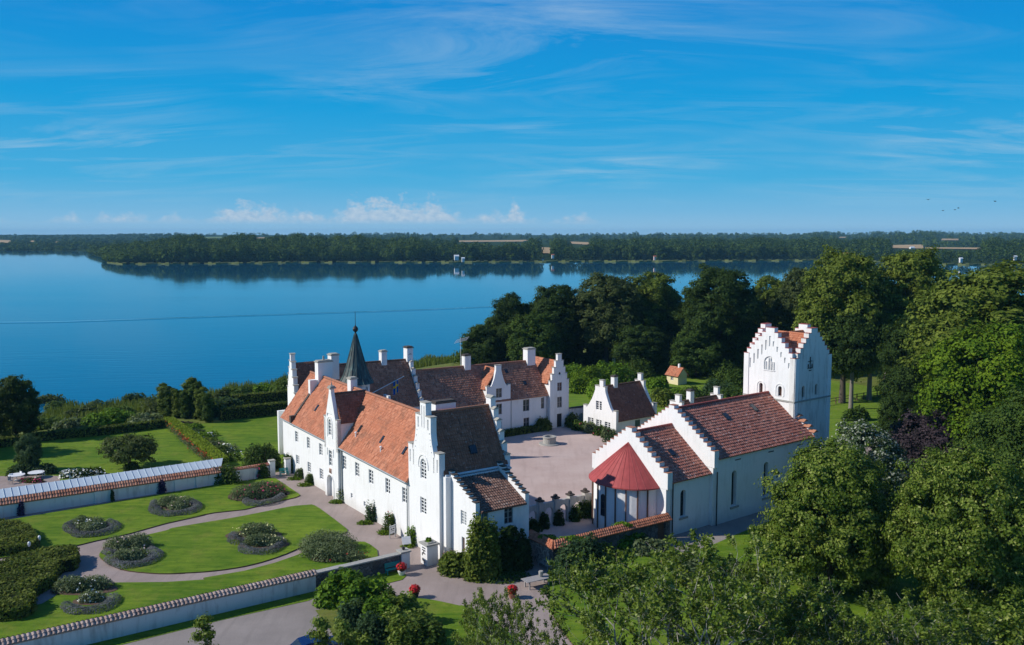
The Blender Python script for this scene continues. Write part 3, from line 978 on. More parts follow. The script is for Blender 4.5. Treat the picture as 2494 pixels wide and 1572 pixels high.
make_wall(T, (21.7, 36.1), (0, 1), ge, (), .55, name='gable_wall')
caps(T, (21.7, 36.1), (0, 1), tp, .55, over=.1, slope=.2)
chimney(T, 20.9, 21.9, 39.6, 40.8, 12.5, 14.6, 'dark_cap')
chimney(T, 16.7, 17.6, 39.8, 40.7, 12.0, 14.3)
chimney(T, 8.3, 9.5, 38.9, 40.2, 11.0, 14.5)
MB().box(15.1, 15.5, 34.6, 36.2, 5.2, 8.6).build('parapet_end', 'white_plaster', T)

# ---- stair tower with copper spire
T = thing('stair_tower', 'octagonal stair tower with a flared green copper spire and ball finial', 'tower', FC, (9.7, 33.6, 0))
cxx, cyy = 9.7, 33.6
MB().cyl(cxx, cyy, -.6, 11.35, 1.95, 1.95, 8).build('tower_body', 'white_plaster', T)
for k in (-1.0, -1.65, -2.6):
    w_c = Vector((cxx + 1.82 * math.cos(k), cyy + 1.82 * math.sin(k)))
    dv = (-math.sin(k), math.cos(k))
    make_window(T, (w_c.x - dv[0] * .35, w_c.y - dv[1] * .35), dv, 0, .7, 9.6, 10.8, 2, 2, depth=-.02)
mb = MB()
N_ = 16
pr = [(2.45, 11.2), (2.3, 11.45), (1.85, 12.3), (1.45, 13.4), (1.05, 14.8), (.62, 16.4), (.22, 17.9), (.10, 18.15)]
mb.lathe(cxx, cyy, pr, N_)
for i in range(N_):
    a = 2 * PI * i / N_
    mb.tube([(cxx + (r + .015) * math.cos(a), cyy + (r + .015) * math.sin(a), z) for r, z in pr], .035, 4)
mb.build('spire', 'copper', T)
MB().lathe(cxx, cyy, [(.1, 18.1), (.12, 18.3), (.34, 18.5), (.40, 18.75), (.30, 19.0), (.08, 19.2), (.04, 19.4), (.03, 21.2)], 10).build('ball_finial', 'iron', T)
fl = thing('flag_pole', 'slanting white pole with a blue and yellow flag on the copper-spired tower', 'flag', FC, (11.5, 32.8, 9.5))
pa, pb_ = Vector((11.4, 32.6, 9.6)), Vector((15.8, 31.0, 11.9))
MB().tube([pa, pb_], [.07, .05], 6).build('pole', 'white_paint', fl)
mb = MB()
for i in range(7):
    x0, x1 = 15.0 - .11 * i, 14.89 - .11 * i
    v0, v1 = 31.25 + .1 * math.sin(i * 1.3), 31.25 + .1 * math.sin(i * 1.3 + 1.3)
    for k in range(6):
        z1, z0 = 11.45 - .06 * i - .3 * k, 11.45 - .06 * i - .3 * (k + 1)
        mb.hexa([(x0, v0, z0), (x1, v1, z0), (x1, v1 + .01, z0), (x0, v0 + .01, z0)], [(x0, v0, z1), (x1, v1, z1), (x1, v1 + .01, z1), (x0, v0 + .01, z1)], 1 if (i == 3 or k == 2) else 0)
mb.build('cloth', ['flag_blue', 'flag_yellow'], fl)

# ---- north-east range
T = thing('courtyard_range', 'white range with two gables and long brown roof along the far side of the courtyard', 'castle wing', FC, (22, 36, 0))
g_ = lambda u: u - 21.9
out = [(0, -.6), (45.0 - 21.9, -.6), (45.0 - 21.9, 5.6), (0, 5.6)]
wn_ = [WN(g_(39.9), g_(41.15), 3.3, 5.2, 2, 2, frame='grey_wood', bar=.05), WN(g_(40.0), g_(41.15), .7, 2.2, 2, 2, frame='grey_wood', bar=.05), WN(g_(43.5), g_(44.15), 3.35, 5.2, 1, 2, frame='grey_wood', bar=.05),
       WN(g_(29.0), g_(30.1), 3.4, 5.1), WN(g_(25.0), g_(26.1), 3.4, 5.1)]
make_wall(T, (21.9, 36.0), (1, 0), out, wn_, .5)
MB().box(21.9, 45.2, 43.6, 44.0, -.6, 5.6).build('wall', 'white_plaster', T)
tile_roof('roof', 'brown_tile', T, (21.9, 35.65, 5.5), (45.0, 35.65, 5.5), (45.0, 40.0, 10.75), (21.9, 40.0, 10.95), .3, .4)
tile_roof('roof', 'brown_tile', T, (45.0, 44.35, 5.5), (21.9, 44.35, 5.5), (21.9, 40.0, 10.95), (45.0, 40.0, 10.75), .3, .4)
ridge(T, (22, 40, 11.0), (45, 40, 10.8))
for u, v in ((38.6, 39.0), (41.2, 37.4), (35.8, 39.0)):
    skylight(T, (u, v, 5.5 + (v - 35.65) * 1.22), (0, -1.22, 1), (0, 1, 1.22), .6, .7)
chimney(T, 43.2, 44.8, 39.4, 40.7, 10, 12.75, 'stone_cap')
chimney(T, 31.1, 32.2, 39.5, 40.5, 10, 12.6, 'dark_cap')
# scrolled dormer gable
p0, d = (32.8, 35.8), (1, 0)
hw = 2.25
og = [(0, 0), (4.5, 0), (4.5, 8.05), (3.95, 8.05), (3.9, 7.75), (3.5, 8.3), (3.1, 9.2), (2.85, 10.1), (2.75, 10.5), (2.75, 11.25), (1.75, 11.25), (1.75, 10.5), (1.65, 10.1), (1.4, 9.2), (1.0, 8.3), (.6, 7.75), (.55, 8.05), (0, 8.05)]
og[0], og[1] = (0, -.6), (4.5, -.6)
make_wall(T, p0, d, og, [WN(1.75, 2.85, 6.1, 7.6, 2, 2, frame='grey_wood', bar=.05), WN(1.8, 2.85, 3.4, 5.1, 2, 2, frame='grey_wood', bar=.05), WN(1.8, 2.85, .7, 2.2, 2, 2, frame='grey_wood', bar=.05)], .45, name='dormer_gable')
caps(T, p0, d, [(0, .55, 8.05), (3.95, 4.5, 8.05), (1.75, 2.75, 11.25)], .45)
MB().box(32.85, 33.2, 36.25, 38.3, 5, 7.65).box(36.9, 37.25, 36.25, 38.3, 5, 7.65).build('wall', 'white_plaster', T)
tile_roof('dormer_roof', 'orange_tile', T, (32.6, 40.0, 7.5), (32.6, 36.2, 7.5), (35.05, 36.2, 10.75), (35.05, 40.0, 10.75), .3, .4)
tile_roof('dormer_roof', 'orange_tile', T, (37.5, 36.2, 7.5), (37.5, 40.0, 7.5), (35.05, 40.0, 10.75), (35.05, 36.2, 10.75), .3, .4)
# stepped corner gable
p0, d = (44.8, 35.3), (1, 0)
og, tp = stepped(0, 3.9, -.6, 7.9, 12.2, 4, .8)
make_wall(T, p0, d, og, [WN(1.5, 2.45, 6.1, 7.5, 2, 2, frame='grey_wood', bar=.05, pane='brown_wood'), WN(1.5, 2.45, 3.3, 5.1, 2, 2, frame='grey_wood', bar=.05), WN(1.45, 2.5, 0, 2.3, 1, 1, pane='iron', name='side_door', frame='grey_wood')], .5,
          name='stepped_gable', blind=[(1.75, 2.25, 8.75, 9.25, True)])
caps(T, p0, d, tp, .5, over=.08)
MB().cyl(46.77, 35.33, 0, .001, .01, .01, 4).slab(p0, d, [(1.98 + .2 * math.cos(k * PI / 5), 9.0 + .2 * math.sin(k * PI / 5)) for k in range(10)], (), .03, 0, .1).build('round_window', 'iron', T)
MB().box(44.85, 45.3, 35.8, 44, -.6, 7.6).box(48.2, 48.7, 35.8, 44, -.6, 7.6).build('wall', 'white_plaster', T)
tile_roof('dormer_roof', 'orange_tile', T, (44.55, 44.0, 7.4), (44.55, 35.8, 7.4), (46.75, 35.8, 11.1), (46.75, 44.0, 11.1), .3, .4)
tile_roof('dormer_roof', 'orange_tile', T, (48.95, 35.8, 7.4), (48.95, 44.0, 7.4), (46.75, 44.0, 11.1), (46.75, 35.8, 11.1), .3, .4)
downpipe(T, 37.5, 35.9, 0, 5.5)
downpipe(T, 44.6, 35.9, 0, 5.5)
an = thing('tv_antenna', 'thin television aerial mast above the far range roof', 'antenna', FC, (30.6, 40.0, 10.9))
mb = MB().cyl(30.6, 40, 10.9, 15.6, .03, .03, 5)
for k in range(3):
    mb.tube([(29.6, 40 + .3 * k - .3, 15.2 - .25 * k), (32.0, 40 + .3 * k - .3, 15.6 - .25 * k)], .035, 4)
mb.build('aerial', 'white_paint', an)

# ---- small gabled house in the court
def cottage(fr, label):
    T = thing('gabled_cottage', label, 'house', fr, (0, 0, 0))
    p0, d = (0, 7.35), (0, -1)
    og = [(0, -.8), (7.6, -.8), (7.6, 4.0), (6.95, 4.0), (6.9, 3.65), (6.3, 4.3), (5.7, 5.4), (5.2, 6.5), (5.05, 6.9), (5.05, 7.55), (4.6, 7.55), (4.6, 8.55), (3.75, 8.55), (3.75, 7.55), (2.75, 7.55), (2.75, 6.9), (2.55, 6.4),
          (2.0, 5.3), (1.3, 4.3), (.7, 3.65), (.65, 4.0), (0, 4.0)]
    wn_ = [WN(2.95, 4.3, 3.65, 5.1, 2, 4, bar=.06, mull=.25), WN(1.1, 2.4, .85, 2.1, 2, 4, bar=.06, mull=.2), WN(3.05, 4.3, .8, 2.05, 2, 4, bar=.06, mull=.2), WN(5.05, 6.3, .75, 2.0, 2, 4, bar=.06, mull=.2)]
    make_wall(T, p0, d, og, wn_, .5, name='gable_wall')
    caps(T, p0, d, [(0, .65, 4.0), (6.95, 7.6, 4.0), (3.75, 4.6, 8.55), (2.75, 3.75, 7.55), (4.6, 5.05, 7.55)], .5, over=.07)
    og2, tp = stepped(0, 7.2, -.8, 4.0, 8.3, 3, .9)
    og2 = [(0, -.8), (0, 4.2), (.8, 4.2), (.8, 3.6), (2.6, 6.7), (2.6, 7.6), (3.2, 7.6), (3.2, 8.7), (4.0, 8.7), (4.0, 7.6), (4.6, 7.6), (4.6, 6.7), (6.4, 3.6), (6.4, 4.2), (7.2, 4.2), (7.2, -.8)]
    make_wall(T, (9.6, 0), (0, 1), og2, (), .5, name='gable_wall')
    caps(T, (9.6, 0), (0, 1), [(3.2, 4.0, 8.7), (2.6, 3.2, 7.6), (4.0, 4.6, 7.6), (0, .8, 4.2), (6.4, 7.2, 4.2)], .5, over=.07)
    make_wall(T, (.5, 0), (1, 0), [(0, -.8), (8.6, -.8), (8.6, 2.5), (0, 2.5)], [WN(4.0, 5.2, .6, 2.0, 2, 1, pane='green_paint', frame='green_paint', mull=.06)], .4)
    MB().box(.5, 9.1, 6.8, 7.2, -.8, 2.5).build('wall', 'white_plaster', T)
    tile_roof('roof', 'dark_tile', T, (.45, -.3, 2.3), (9.15, -.3, 2.3), (9.15, 3.5, 7.35), (.45, 3.5, 7.35), .3, .4)
    tile_roof('roof', 'dark_tile', T, (9.15, 7.4, 2.3), (.45, 7.4, 2.3), (.45, 3.5, 7.35), (9.15, 3.5, 7.35), .3, .4)
    ridge(T, (.5, 3.5, 7.43), (9.1, 3.5, 7.43), 'brick_strip')
    chimney(T, 2.8, 3.6, 3.1, 3.9, 7.0, 8.8, 'dark_cap')


cottage(FS, 'small white house with scrolled gable and dark brown roof between courtyard and church')
cottage(Frame(25.98, 127.08, 52.0), 'second small white house half hidden behind the church roof ridge')

# ================================================================== CHURCH
T = thing('church', 'white medieval church with red-brown tiled roofs, crow-stepped gables, tall tower and red conical apse roof', 'church', FK, (0, 0, 0))
# chancel
make_wall(T, (.75, 0), (1, 0), [(0, -.6), (6.2, -.6), (6.2, 6.05), (0, 6.05)], [WN(1.5, 2.35, 1.75, 4.7, 1, 4, True, depth=.42, frame='iron', bar=.03, edge=.04)], .6, name='chancel_wall')
MB().box(.75, 6.9, 10.7, 11.2, -.6, 6.0).build('chancel_wall', 'white_plaster', T)
og, tp = stepped(-.2, 11.4, 5.2, 6.95, 10.86, 9, .95)
make_wall(T, (0, 11.2), (0, -1), og, (), .75, name='chancel_gable')
caps(T, (0, 11.2), (0, -1), tp, .75, 'clay', over=.02, h=.035)
MB().box(.03, .72, .02, 11.18, -.6, 5.25).build('chancel_wall', 'white_plaster', T)
tile_roof('chancel_roof', 'church_tile', T, (.75, -.35, 5.85), (6.9, -.35, 5.85), (6.9, 5.6, 10.25), (.75, 5.6, 10.25), .3, .4)
tile_roof('chancel_roof', 'church_tile', T, (6.9, 11.55, 5.85), (.75, 11.55, 5.85), (.75, 5.6, 10.25), (6.9, 5.6, 10.25), .3, .4)
ridge(T, (.8, 5.6, 10.32), (6.9, 5.6, 10.32), 'red_cap')
skylight(T, (3.6, 2.6, 8.08), (0, -.74, 1), (0, 1, .74), .7, .9)
# apse
NA = 24
ru, rvv = 3.75, 4.55
arc = [(PI / 2 + PI * i / NA) for i in range(NA + 1)]
mb = MB()
P = [(ru * .93 * math.cos(a), 5.6 + rvv * .94 * math.sin(a), z) for z in (-.6, 5.25) for a in arc]
mb.add(P, [(i, i + 1, NA + 2 + i, NA + 1 + i) for i in range(NA)])
ap = mb.build('apse_wall', 'white_plaster', T)
mb = MB()
for k in (4.2, 7.3, 9.9, 12.3, 14.6, 16.8, 19.2, 21.4):
    a = PI / 2 + PI * k / NA
    e = .015
    q = lambda aa, s_: (s_ * ru * .93 * math.cos(aa), 5.6 + s_ * rvv * .94 * math.sin(aa))
    pts = [q(a - e, .99), q(a + e, .99), q(a + e, 1.035), q(a - e, 1.035)]
    mb.hexa([(x, y, -.5) for x, y in pts], [(x, y, 5.2) for x, y in pts])
mb.build('pilaster_strips', 'brick_strip', T, ap)
make_window(T, (-ru * .93 - .06, 6.15), (0, -1), 0, .6, 1.6, 4.0, 1, 3, True, depth=.03, frame='iron', bar=.03, edge=.04)
mb = MB()
n2 = 30
arc2 = [(PI / 2 + PI * i / n2) for i in range(n2 + 1)]
P = [(ru * 1.06 * math.cos(a), 5.6 + rvv * 1.03 * math.sin(a), 5.2) for a in arc2] + [(-.02, 5.6, 9.25)] + [(ru * 1.06 * math.cos(a), 5.6 + rvv * 1.03 * math.sin(a), 5.08) for a in arc2]
f_ = [(i, i + 1, n2 + 1) for i in range(n2)] + [(n2 + 2 + i, n2 + 3 + i, i + 1, i) for i in range(n2)] + [tuple(range(n2 + 2, 2 * n2 + 3))]
mb.add(P, f_)
for i in range(0, n2 + 1, 2):
    a = arc2[i]
    mb.tube([(ru * 1.06 * math.cos(a), 5.6 + rvv * 1.03 * math.sin(a), 5.21), (-.05, 5.6, 9.26)], [.022, .018], 4)
mb.build('apse_roof', 'red_metal', T)
# nave
make_wall(T, (7.6, -.5), (1, 0), [(0, -.6), (17.6, -.6), (17.6, 7.6), (0, 7.6)],
          [WN(2.5, 3.35, 1.6, 5.65, 1, 5, True, depth=.5, frame='iron', bar=.03, edge=.04), WN(8.25, 9.1, 1.6, 5.7, 1, 5, True, depth=.5, frame='iron', bar=.03, edge=.04), WN(13.9, 14.75, 1.6, 5.5, 1, 5, True, depth=.5, frame='iron', bar=.03, edge=.04)],
          .7, name='nave_wall')
MB().box(7.6, 25.2, 11.2, 11.8, -.6, 7.5).box(6.95, 7.6, -.45, 11.75, -.6, 6.6).build('nave_wall', 'white_plaster', T)
mb = MB()
for a0, z0 in ((2.3, 1.45), (8.05, 1.45), (13.7, 1.45)):
    mb.wbox((7.6, -.5), (1, 0), a0, a0 + 1.45, z0 - .12, z0 + .1, -.12, .3)
mb.wbox((.75, 0), (1, 0), 1.3, 2.65, 1.5, 1.72, -.12, .3)
mb.build('window_sills', 'rough_granite', T)
mb = MB()
for a0 in (3.0, 9.0, 14.6):
    mb.wbox((7.6, -.5), (1, 0), a0, a0 + 1.0, 6.75, 6.86, -.03, .1)
mb.build('vent_slots', 'iron', T)
og, tp = stepped(-.15, 12.55, 6.5, 8.35, 12.5, 11, .8)
make_wall(T, (6.9, 11.9), (0, -1), og, (), .75, name='nave_gable')
caps(T, (6.9, 11.9), (0, -1), tp, .75, 'clay', over=.02, h=.035)
og, tp = stepped(-.1, 12.4, -.6, 8.0, 12.3, 8, .9)
make_wall(T, (25.75, -.55), (0, 1), og, (), .6, name='nave_gable')
caps(T, (25.75, -.55), (0, 1), tp, .6, 'cap_tile', over=.22, slope=.28)
tile_roof('nave_roof', 'church_tile', T, (7.6, -.85, 7.45), (25.3, -.85, 7.45), (25.3, 5.6, 12.05), (7.6, 5.6, 12.05), .32, .42)
tile_roof('nave_roof', 'church_tile', T, (25.3, 12.05, 7.45), (7.6, 12.05, 7.45), (7.6, 5.6, 12.05), (25.3, 5.6, 12.05), .32, .42)
ridge(T, (7.7, 5.6, 12.12), (24.6, 5.6, 12.12), 'red_cap')
for u, v in ((14.0, 3.6), (19.6, 4.0)):
    skylight(T, (u, v, 7.45 + (v + .85) * .713), (0, -.713, 1), (0, 1, .713), .7, 1.1)
for u in (.9, 7.4):
    MB().cyl(u, -.15 if u < 5 else -.68, -.2, 6.0, .07, .07, 6).build('downpipe', 'iron', T)
# tower
U0, U1, V0, V1 = 24.6, 32.2, 1.8, 9.4
TW = 7.6
og, tp = stepped(-.08, TW + .08, -.6, 16.75, 20.25, 6, 1.3)
bl = []
for i in range(5):
    x = .92 + .58 * i
    bl.append((x - .12, x + .12, 14.9 + .62 * i, 16.15 + .62 * i))
    bl.append((TW - x - .12, TW - x + .12, 15.45 + .62 * i, 16.1 + .62 * i))
bl.append((3.68, 3.92, 17.9, 19.2))
q = lambda v: V1 - v
wE = [WN(q(7.02), q(6.48), 11.9, 13.15, 1, 1, True, depth=.3, pane='brown_wood', frame='brown_wood', edge=.03), WN(q(4.2), q(3.63), 11.85, 13.1, 1, 1, True, depth=.3, pane='brown_wood', frame='brown_wood', edge=.03)]
tw_ = make_wall(T, (U0, V1), (0, -1), og, wE, .7, 'white_plaster', name='tower_wall', blind=bl + [(q(6.4), q(4.75), 14.95, 16.65, True)])
mb = MB()
for a0, a1, z1 in ((q(6.4) + .25, q(6.4) + .55, 16.0), (q(6.4) + .7, q(6.4) + .95, 16.45), (q(6.4) + 1.1, q(6.4) + 1.4, 16.0)):
    mb.wbox((U0, V1), (0, -1), a0 - .05, a0 + .02, 14.97, z1, -.01, .14)
    mb.wbox((U0, V1), (0, -1), a1 - .02, a1 + .05, 14.97, z1, -.01, .14)
mb.wbox((U0, V1), (0, -1), q(6.4) - .05, q(4.75) + .05, 14.83, 14.95, -.08, .1)
for v0 in (7.02, 4.2):
    mb.slab((U0, V1), (0, -1), hole(q(v0) - .38, q(v0) + .92, 11.85, 13.45, True), [hole(q(v0) - .26, q(v0) + .8, 11.84, 13.33, True)], .08, 0, -.06)
mb.build('moulding', 'white_plaster', T)
wS = [WN(1.55, 2.15, 11.75, 13.2, 1, 1, True, depth=.35, pane='iron', frame='iron', edge=.03), WN(4.3, 4.85, 11.8, 13.2, 1, 1, True, depth=.35, pane='iron', frame='iron', edge=.03)]
make_wall(T, (U0, V0), (1, 0), og, wS, .7, 'old_plaster', name='tower_wall', off=.015)
make_wall(T, (U1, V0), (0, 1), og, (), .7, 'white_plaster', name='tower_wall')
make_wall(T, (U1, V1), (-1, 0), og, (), .7, 'white_plaster', name='tower_wall', off=.015)
for p0, d in (((U0, V1), (0, -1)), ((U0, V0), (1, 0)), ((U1, V0), (0, 1)), ((U1, V1), (-1, 0))):
    caps(T, p0, d, tp, .7, 'red_cap', over=.03, h=.045)
cu_, cv_ = (U0 + U1) / 2, (V0 + V1) / 2
e, zr, z_e = .55, 19.35, 16.35
for p in (((U0 + e, V0 + e), (U1 - e, V0 + e)), ((U1 - e, V1 - e), (U0 + e, V1 - e))):
    (x0, y0), (x1, y1) = p
    tile_roof('tower_roof', 'orange_tile', T, (x0, y0, z_e), (x1, y1, z_e), (x1, cv_, zr), (x0, cv_, zr), .3, .4)
for p in (((U0 + e, V1 - e), (U0 + e, V0 + e)), ((U1 - e, V0 + e), (U1 - e, V1 - e))):
    (x0, y0), (x1, y1) = p
    tile_roof('tower_roof', 'orange_tile', T, (x0, y0, z_e), (x1, y1, z_e), (cu_, y1, zr), (cu_, y0, zr), .3, .4)
ridge(T, (U0 + .6, cv_, zr + .06), (U1 - .6, cv_, zr + .06), 'orange_tile', r=.14)
ridge(T, (cu_, V0 + .6, zr + .06), (cu_, V1 - .6, zr + .06), 'orange_tile', r=.14)
mb = MB()
mb.wbox((U0, V0), (1, 0), -.06, TW + .05, 11.25, 11.45, -.1, .1).wbox((U0, V1), (0, -1), -.05, TW + .06, 11.25, 11.45, -.1, .1)
mb.build('string_course', 'rough_granite', T)
mb = MB()
for z in range(0, 14):
    w_ = .32 if z % 2 else .5
    mb.wbox((U0, V1), (0, -1), TW - w_, TW + .03, 8.0 + z * .5, 8.46 + z * .5, -.025, .1)
    mb.wbox((U0, V1), (0, -1), -.03, w_ * .7, 8.0 + z * .5, 8.46 + z * .5, -.025, .1)
mb.build('corner_stones', 'rough_granite', T)
# iron wall clock ornament on the shaded tower side
mb = MB()
p0, d = (U0, V0), (1, 0)
for a, z, hx, hz in ((3.0, 16.0, .03, .75), (3.0, 16.2, .45, .03), (3.0, 15.35, .5, .04), (2.6, 15.6, .04, .25), (3.4, 15.6, .04, .25), (3.0, 15.05, .2, .05)):
    mb.wbox(p0, d, a - hx, a + hx, z - hz, z + hz, -.12, -.04)
mb.build('iron_anchor', 'iron', T)

# ================================================================== GROUND, LAKE AND FAR LAND
def smooth01(t):
    t = min(1, max(0, t))
    return t * t * (3 - 2 * t)


def sheet(name, pts, z, mat, thick=None, subdiv=0):
    """flat ground sheet from an outline (optionally a low raised slab)"""
    pts = [(p[0], p[1]) for p in pts]
    mb = MB()
    tri = tessellate_polygon([[Vector((x, y, 0)) for x, y in pts]])
    mb.add([(x, y, z) for x, y in pts], tri)
    if thick:
        k = len(pts)
        mb.add([(x, y, z) for x, y in pts] + [(x, y, z - thick) for x, y in pts], [(i, (i + 1) % k, k + (i + 1) % k, k + i) for i in range(k)], 1)
        o = mb.build(name, [mat, 'soil'])
    else:
        o = mb.build(name, mat)
    o['kind'] = 'structure'
    return o


def curve_pts(ps, n=5, closed=True):
    """Catmull-Rom through the surveyed points"""
    ps = [Vector((p[0], p[1])) for p in ps]
    N = len(ps)
    r = []
    for i in range(N if closed else N - 1):
        p0, p1, p2, p3 = (ps[(i + k) % N] if closed else ps[min(max(i + k, 0), N - 1)] for k in (-1, 0, 1, 2))
        for j in range(n):
            t = j / n
            r.append(0.5 * ((2 * p1) + (p2 - p0) * t + (2 * p0 - 5 * p1 + 4 * p2 - p3) * t * t + (3 * p1 - p0 - 3 * p2 + p3) * t ** 3))
    if not closed:
        r.append(ps[-1])
    return r


# terrain of the near shore: polar grid from under the camera to the lake bed
rs = list(np.linspace(20, 180, 33)) + list(np.linspace(186, 470, 60))
azs = list(np.linspace(-100, 100, 161))
V, Fq = [], []
for r in rs:
    for a in azs:
        x, y = r * math.sin(rad(a)), r * math.cos(rad(a))
        V.append((x, y, ground_z(x, y)))
na = len(azs)
for i in range(len(rs) - 1):
    for j in range(na - 1):
        Fq.append((i * na + j, i * na + j + 1, (i + 1) * na + j + 1, (i + 1) * na + j))
o = link('ground', raw_mesh('ground', V, Fq, [MATS['meadow_grass'].name], smooth=True))
o['kind'] = 'structure'
# lake
o = MB().add([(-14000, 60, LAKE), (14000, 60, LAKE), (14000, 12000, LAKE), (-14000, 12000, LAKE)], [(0, 1, 2, 3)]).build('lake', 'lake_water')
o['kind'] = 'structure'
# boat wake: a long low swell across the lake
pts = [V_(-900, 800, LAKE), V_(-400, 793, LAKE), V_(0, 787, LAKE), V_(150, 785, LAKE), V_(400, 777, LAKE), V_(700, 767, LAKE), V_(1000, 757, LAKE), V_(1206, 748, LAKE)]
cp = curve_pts(pts, 8, False)
mb = MB()
for k, (off, h) in enumerate(((0, .20),)):
    V2 = []
    for p in cp:
        for dy, hh in ((-5.0, -.02), (-2.0, .09), (0, h * .8), (2.4, .06), (6.0, -.02)):
            V2.append((p.x, p.y + dy, LAKE + hh))
    mb.add(V2, [(i * 5 + j, i * 5 + j + 1, i * 5 + j + 6, i * 5 + j + 5) for i in range(len(cp) - 1) for j in range(4)])
o = mb.build('boat_wake', 'lake_water', smooth=True)
o['kind'] = 'structure'


def far_shore(px):
    """distance of the far waterline along image column px"""
    tab = [(-2300, 1700), (-400, 2050), (0, 1960), (150, 1920), (222, 1900), (228, 1560), (258, 1400), (262, 1170), (300, 1110), (420, 1120), (700, 1165), (1200, 1185), (1700, 1230), (2050, 1260), (2150, 1180), (2300, 1090), (2600, 1070), (4800, 1060)]
    for (a, da), (b, db) in zip(tab, tab[1:]):
        if a <= px <= b:
            return da + (db - da) * (px - a) / (b - a)
    return tab[-1][1]


rngf = np.random.default_rng(5)
PH = rngf.uniform(0, 6.28, 12)


def far_z(px, dist):
    s = far_shore(px)
    t = dist - s
    if t < 0:
        return LAKE - 1.5
    z = LAKE + 0.4 + 7 * smooth01(t / 220)
    z += 16 * smooth01((dist - 1900) / 2600)
    z += 1.6 * math.sin(px * .009 + PH[0]) * smooth01((dist - 1500) / 1500) + 1.6 * math.sin(px * .021 + dist * .002 + PH[1]) * smooth01((dist - 1800) / 1500)
    z += 12.0 * math.exp(-((px - 2230) / 95) ** 2) * smooth01((dist - 2000) / 800) + 9.0 * math.exp(-((px - 2010) / 50) ** 2) * smooth01((dist - 2400) / 600)
    z += 7.0 * math.exp(-((px - 620) / 330) ** 2) * smooth01(t / 200) * (1 - smooth01((dist - 1500) / 400))
    return z


pxs = [-2200, -1800, -1400, -1100, -900, -700, -550, -400, -300, -200, -120] + list(np.linspace(-60, 2560, 230)) + [2620, 2700, 2800, 3000, 3300, 3700, 4200, 4700]
ds = [0, 3, 30, 80, 150, 230]
rows = []
V, Fq = [], []
for k in range(36):
    for px in pxs:
        s = far_shore(px)
        dd_ = s + (ds[k] if k < 6 else 230 * (6500 / 230.0) ** ((k - 5) / 30.0))
        V.append(((px - 1247) / 2200 * dd_, dd_, far_z(px, dd_) if k else LAKE - 1.5))
npx = len(pxs)
for i in range(35):
    for j in range(npx - 1):
        Fq.append((i * npx + j, i * npx + j + 1, (i + 1) * npx + j + 1, (i + 1) * npx + j))
o = link('far_hills', raw_mesh('far_hills', V, Fq, ['far_land'], smooth=True))
o['kind'] = 'structure'
# reed fringe along the far waterline
mb = MB()
pp = list(np.linspace(262, 2520, 240))
for (a, b) in zip(pp, pp[1:]):
    if random.Random(int(a)).random() < .12:
        continue
    q = []
    for px in (a, b):
        s = far_shore(px)
        wd = 12 + 14 * max(0, math.sin(px * .013)) + 6 * math.sin(px * .11)
        q.append([((px - 1247) / 2200 * dd_, dd_) for dd_ in (s - wd, s + 4)])
    lo = [(*q[0][0], LAKE - .5), (*q[1][0], LAKE - .5), (*q[1][1], LAKE - .5), (*q[0][1], LAKE - .5)]
    h = 1.5 + .5 * math.sin(a * .3)
    mb.hexa(lo, [(x, y, LAKE + h) for x, y, _ in lo])
o = mb.build('reed_fringe', 'shore_reed')
tag(o, 'pale green reed fringe along the far waterline', 'reeds')
o['kind'] = 'stuff'
FIELDS = [('stubble_field', [(1317, 618), (1344, 619), (1344, 604), (1318, 603)], 5), ('stubble_field', [(1386, 594), (1435, 597), (1436, 591), (1388, 589)], 8.5), ('stubble_field', [(1204, 588.5), (1286, 587), (1284, 585), (1204, 586)], 16),
          ('stubble_field', [(1115, 590), (1275, 589), (1275, 585.5), (1115, 586.5)], 15), ('stubble_field', [(2164, 605), (2246, 606), (2244, 596.5), (2166, 598)], 11), ('stubble_field', [(2250, 606), (2390, 608), (2390, 604), (2250, 603)], 11),
          ('stubble_field', [(2040, 580), (2058, 580), (2058, 577.5), (2042, 577.5)], 23), ('stubble_field', [(2288, 586), (2330, 586), (2330, 582), (2290, 582)], 20), ('stubble_field', [(0, 592), (32, 592), (30, 586), (0, 585)], 17),
          ('stubble_field', [(78, 590), (90, 590), (88, 586.5), (78, 587)], 18), ('stubble_field', [(140, 591.5), (148, 591.5), (147, 588), (140, 588)], 18), ('green_field', [(500, 582), (545, 581), (545, 577), (498, 578)], 23), ('stubble_field', [(625, 581.5), (650, 581.5), (650, 579), (625, 579)], 23)]


def far_hit(px, py):
    """where the view line of a far feature meets the hillside"""
    dd_ = far_shore(px) + 15
    while dd_ < 7000:
        z = far_z(px, dd_) + .6
        if CAM_H - dd_ * (py - 568) / 2200.0 <= z:
            break
        dd_ += 12
    return Vector(((px - 1247) / 2200 * dd_, dd_, far_z(px, dd_) + 1.2))


for mt, poly, z in FIELDS:
    (x0, y0), (x1, y1), (x2, y2), (x3, y3) = poly
    V, Fq = [], []
    nx_, ny_ = 12, 8
    for j in range(ny_ + 1):
        for i in range(nx_ + 1):
            t, u = i / nx_, j / ny_
            V.append(far_hit((x0 * (1 - t) + x1 * t) * (1 - u) + (x3 * (1 - t) + x2 * t) * u, (y0 * (1 - t) + y1 * t) * (1 - u) + (y3 * (1 - t) + y2 * t) * u))
    for j in range(ny_):
        for i in range(nx_):
            k = j * (nx_ + 1) + i
            Fq.append((k, k + 1, k + nx_ + 2, k + nx_ + 1))
    o = link('field', raw_mesh('field', V, Fq, [mt]))
    o['kind'] = 'structure'

# ================================================================== PLANTS: tools
def unit(v):
    return v / np.maximum(1e-9, np.linalg.norm(v, axis=1))[:, None]


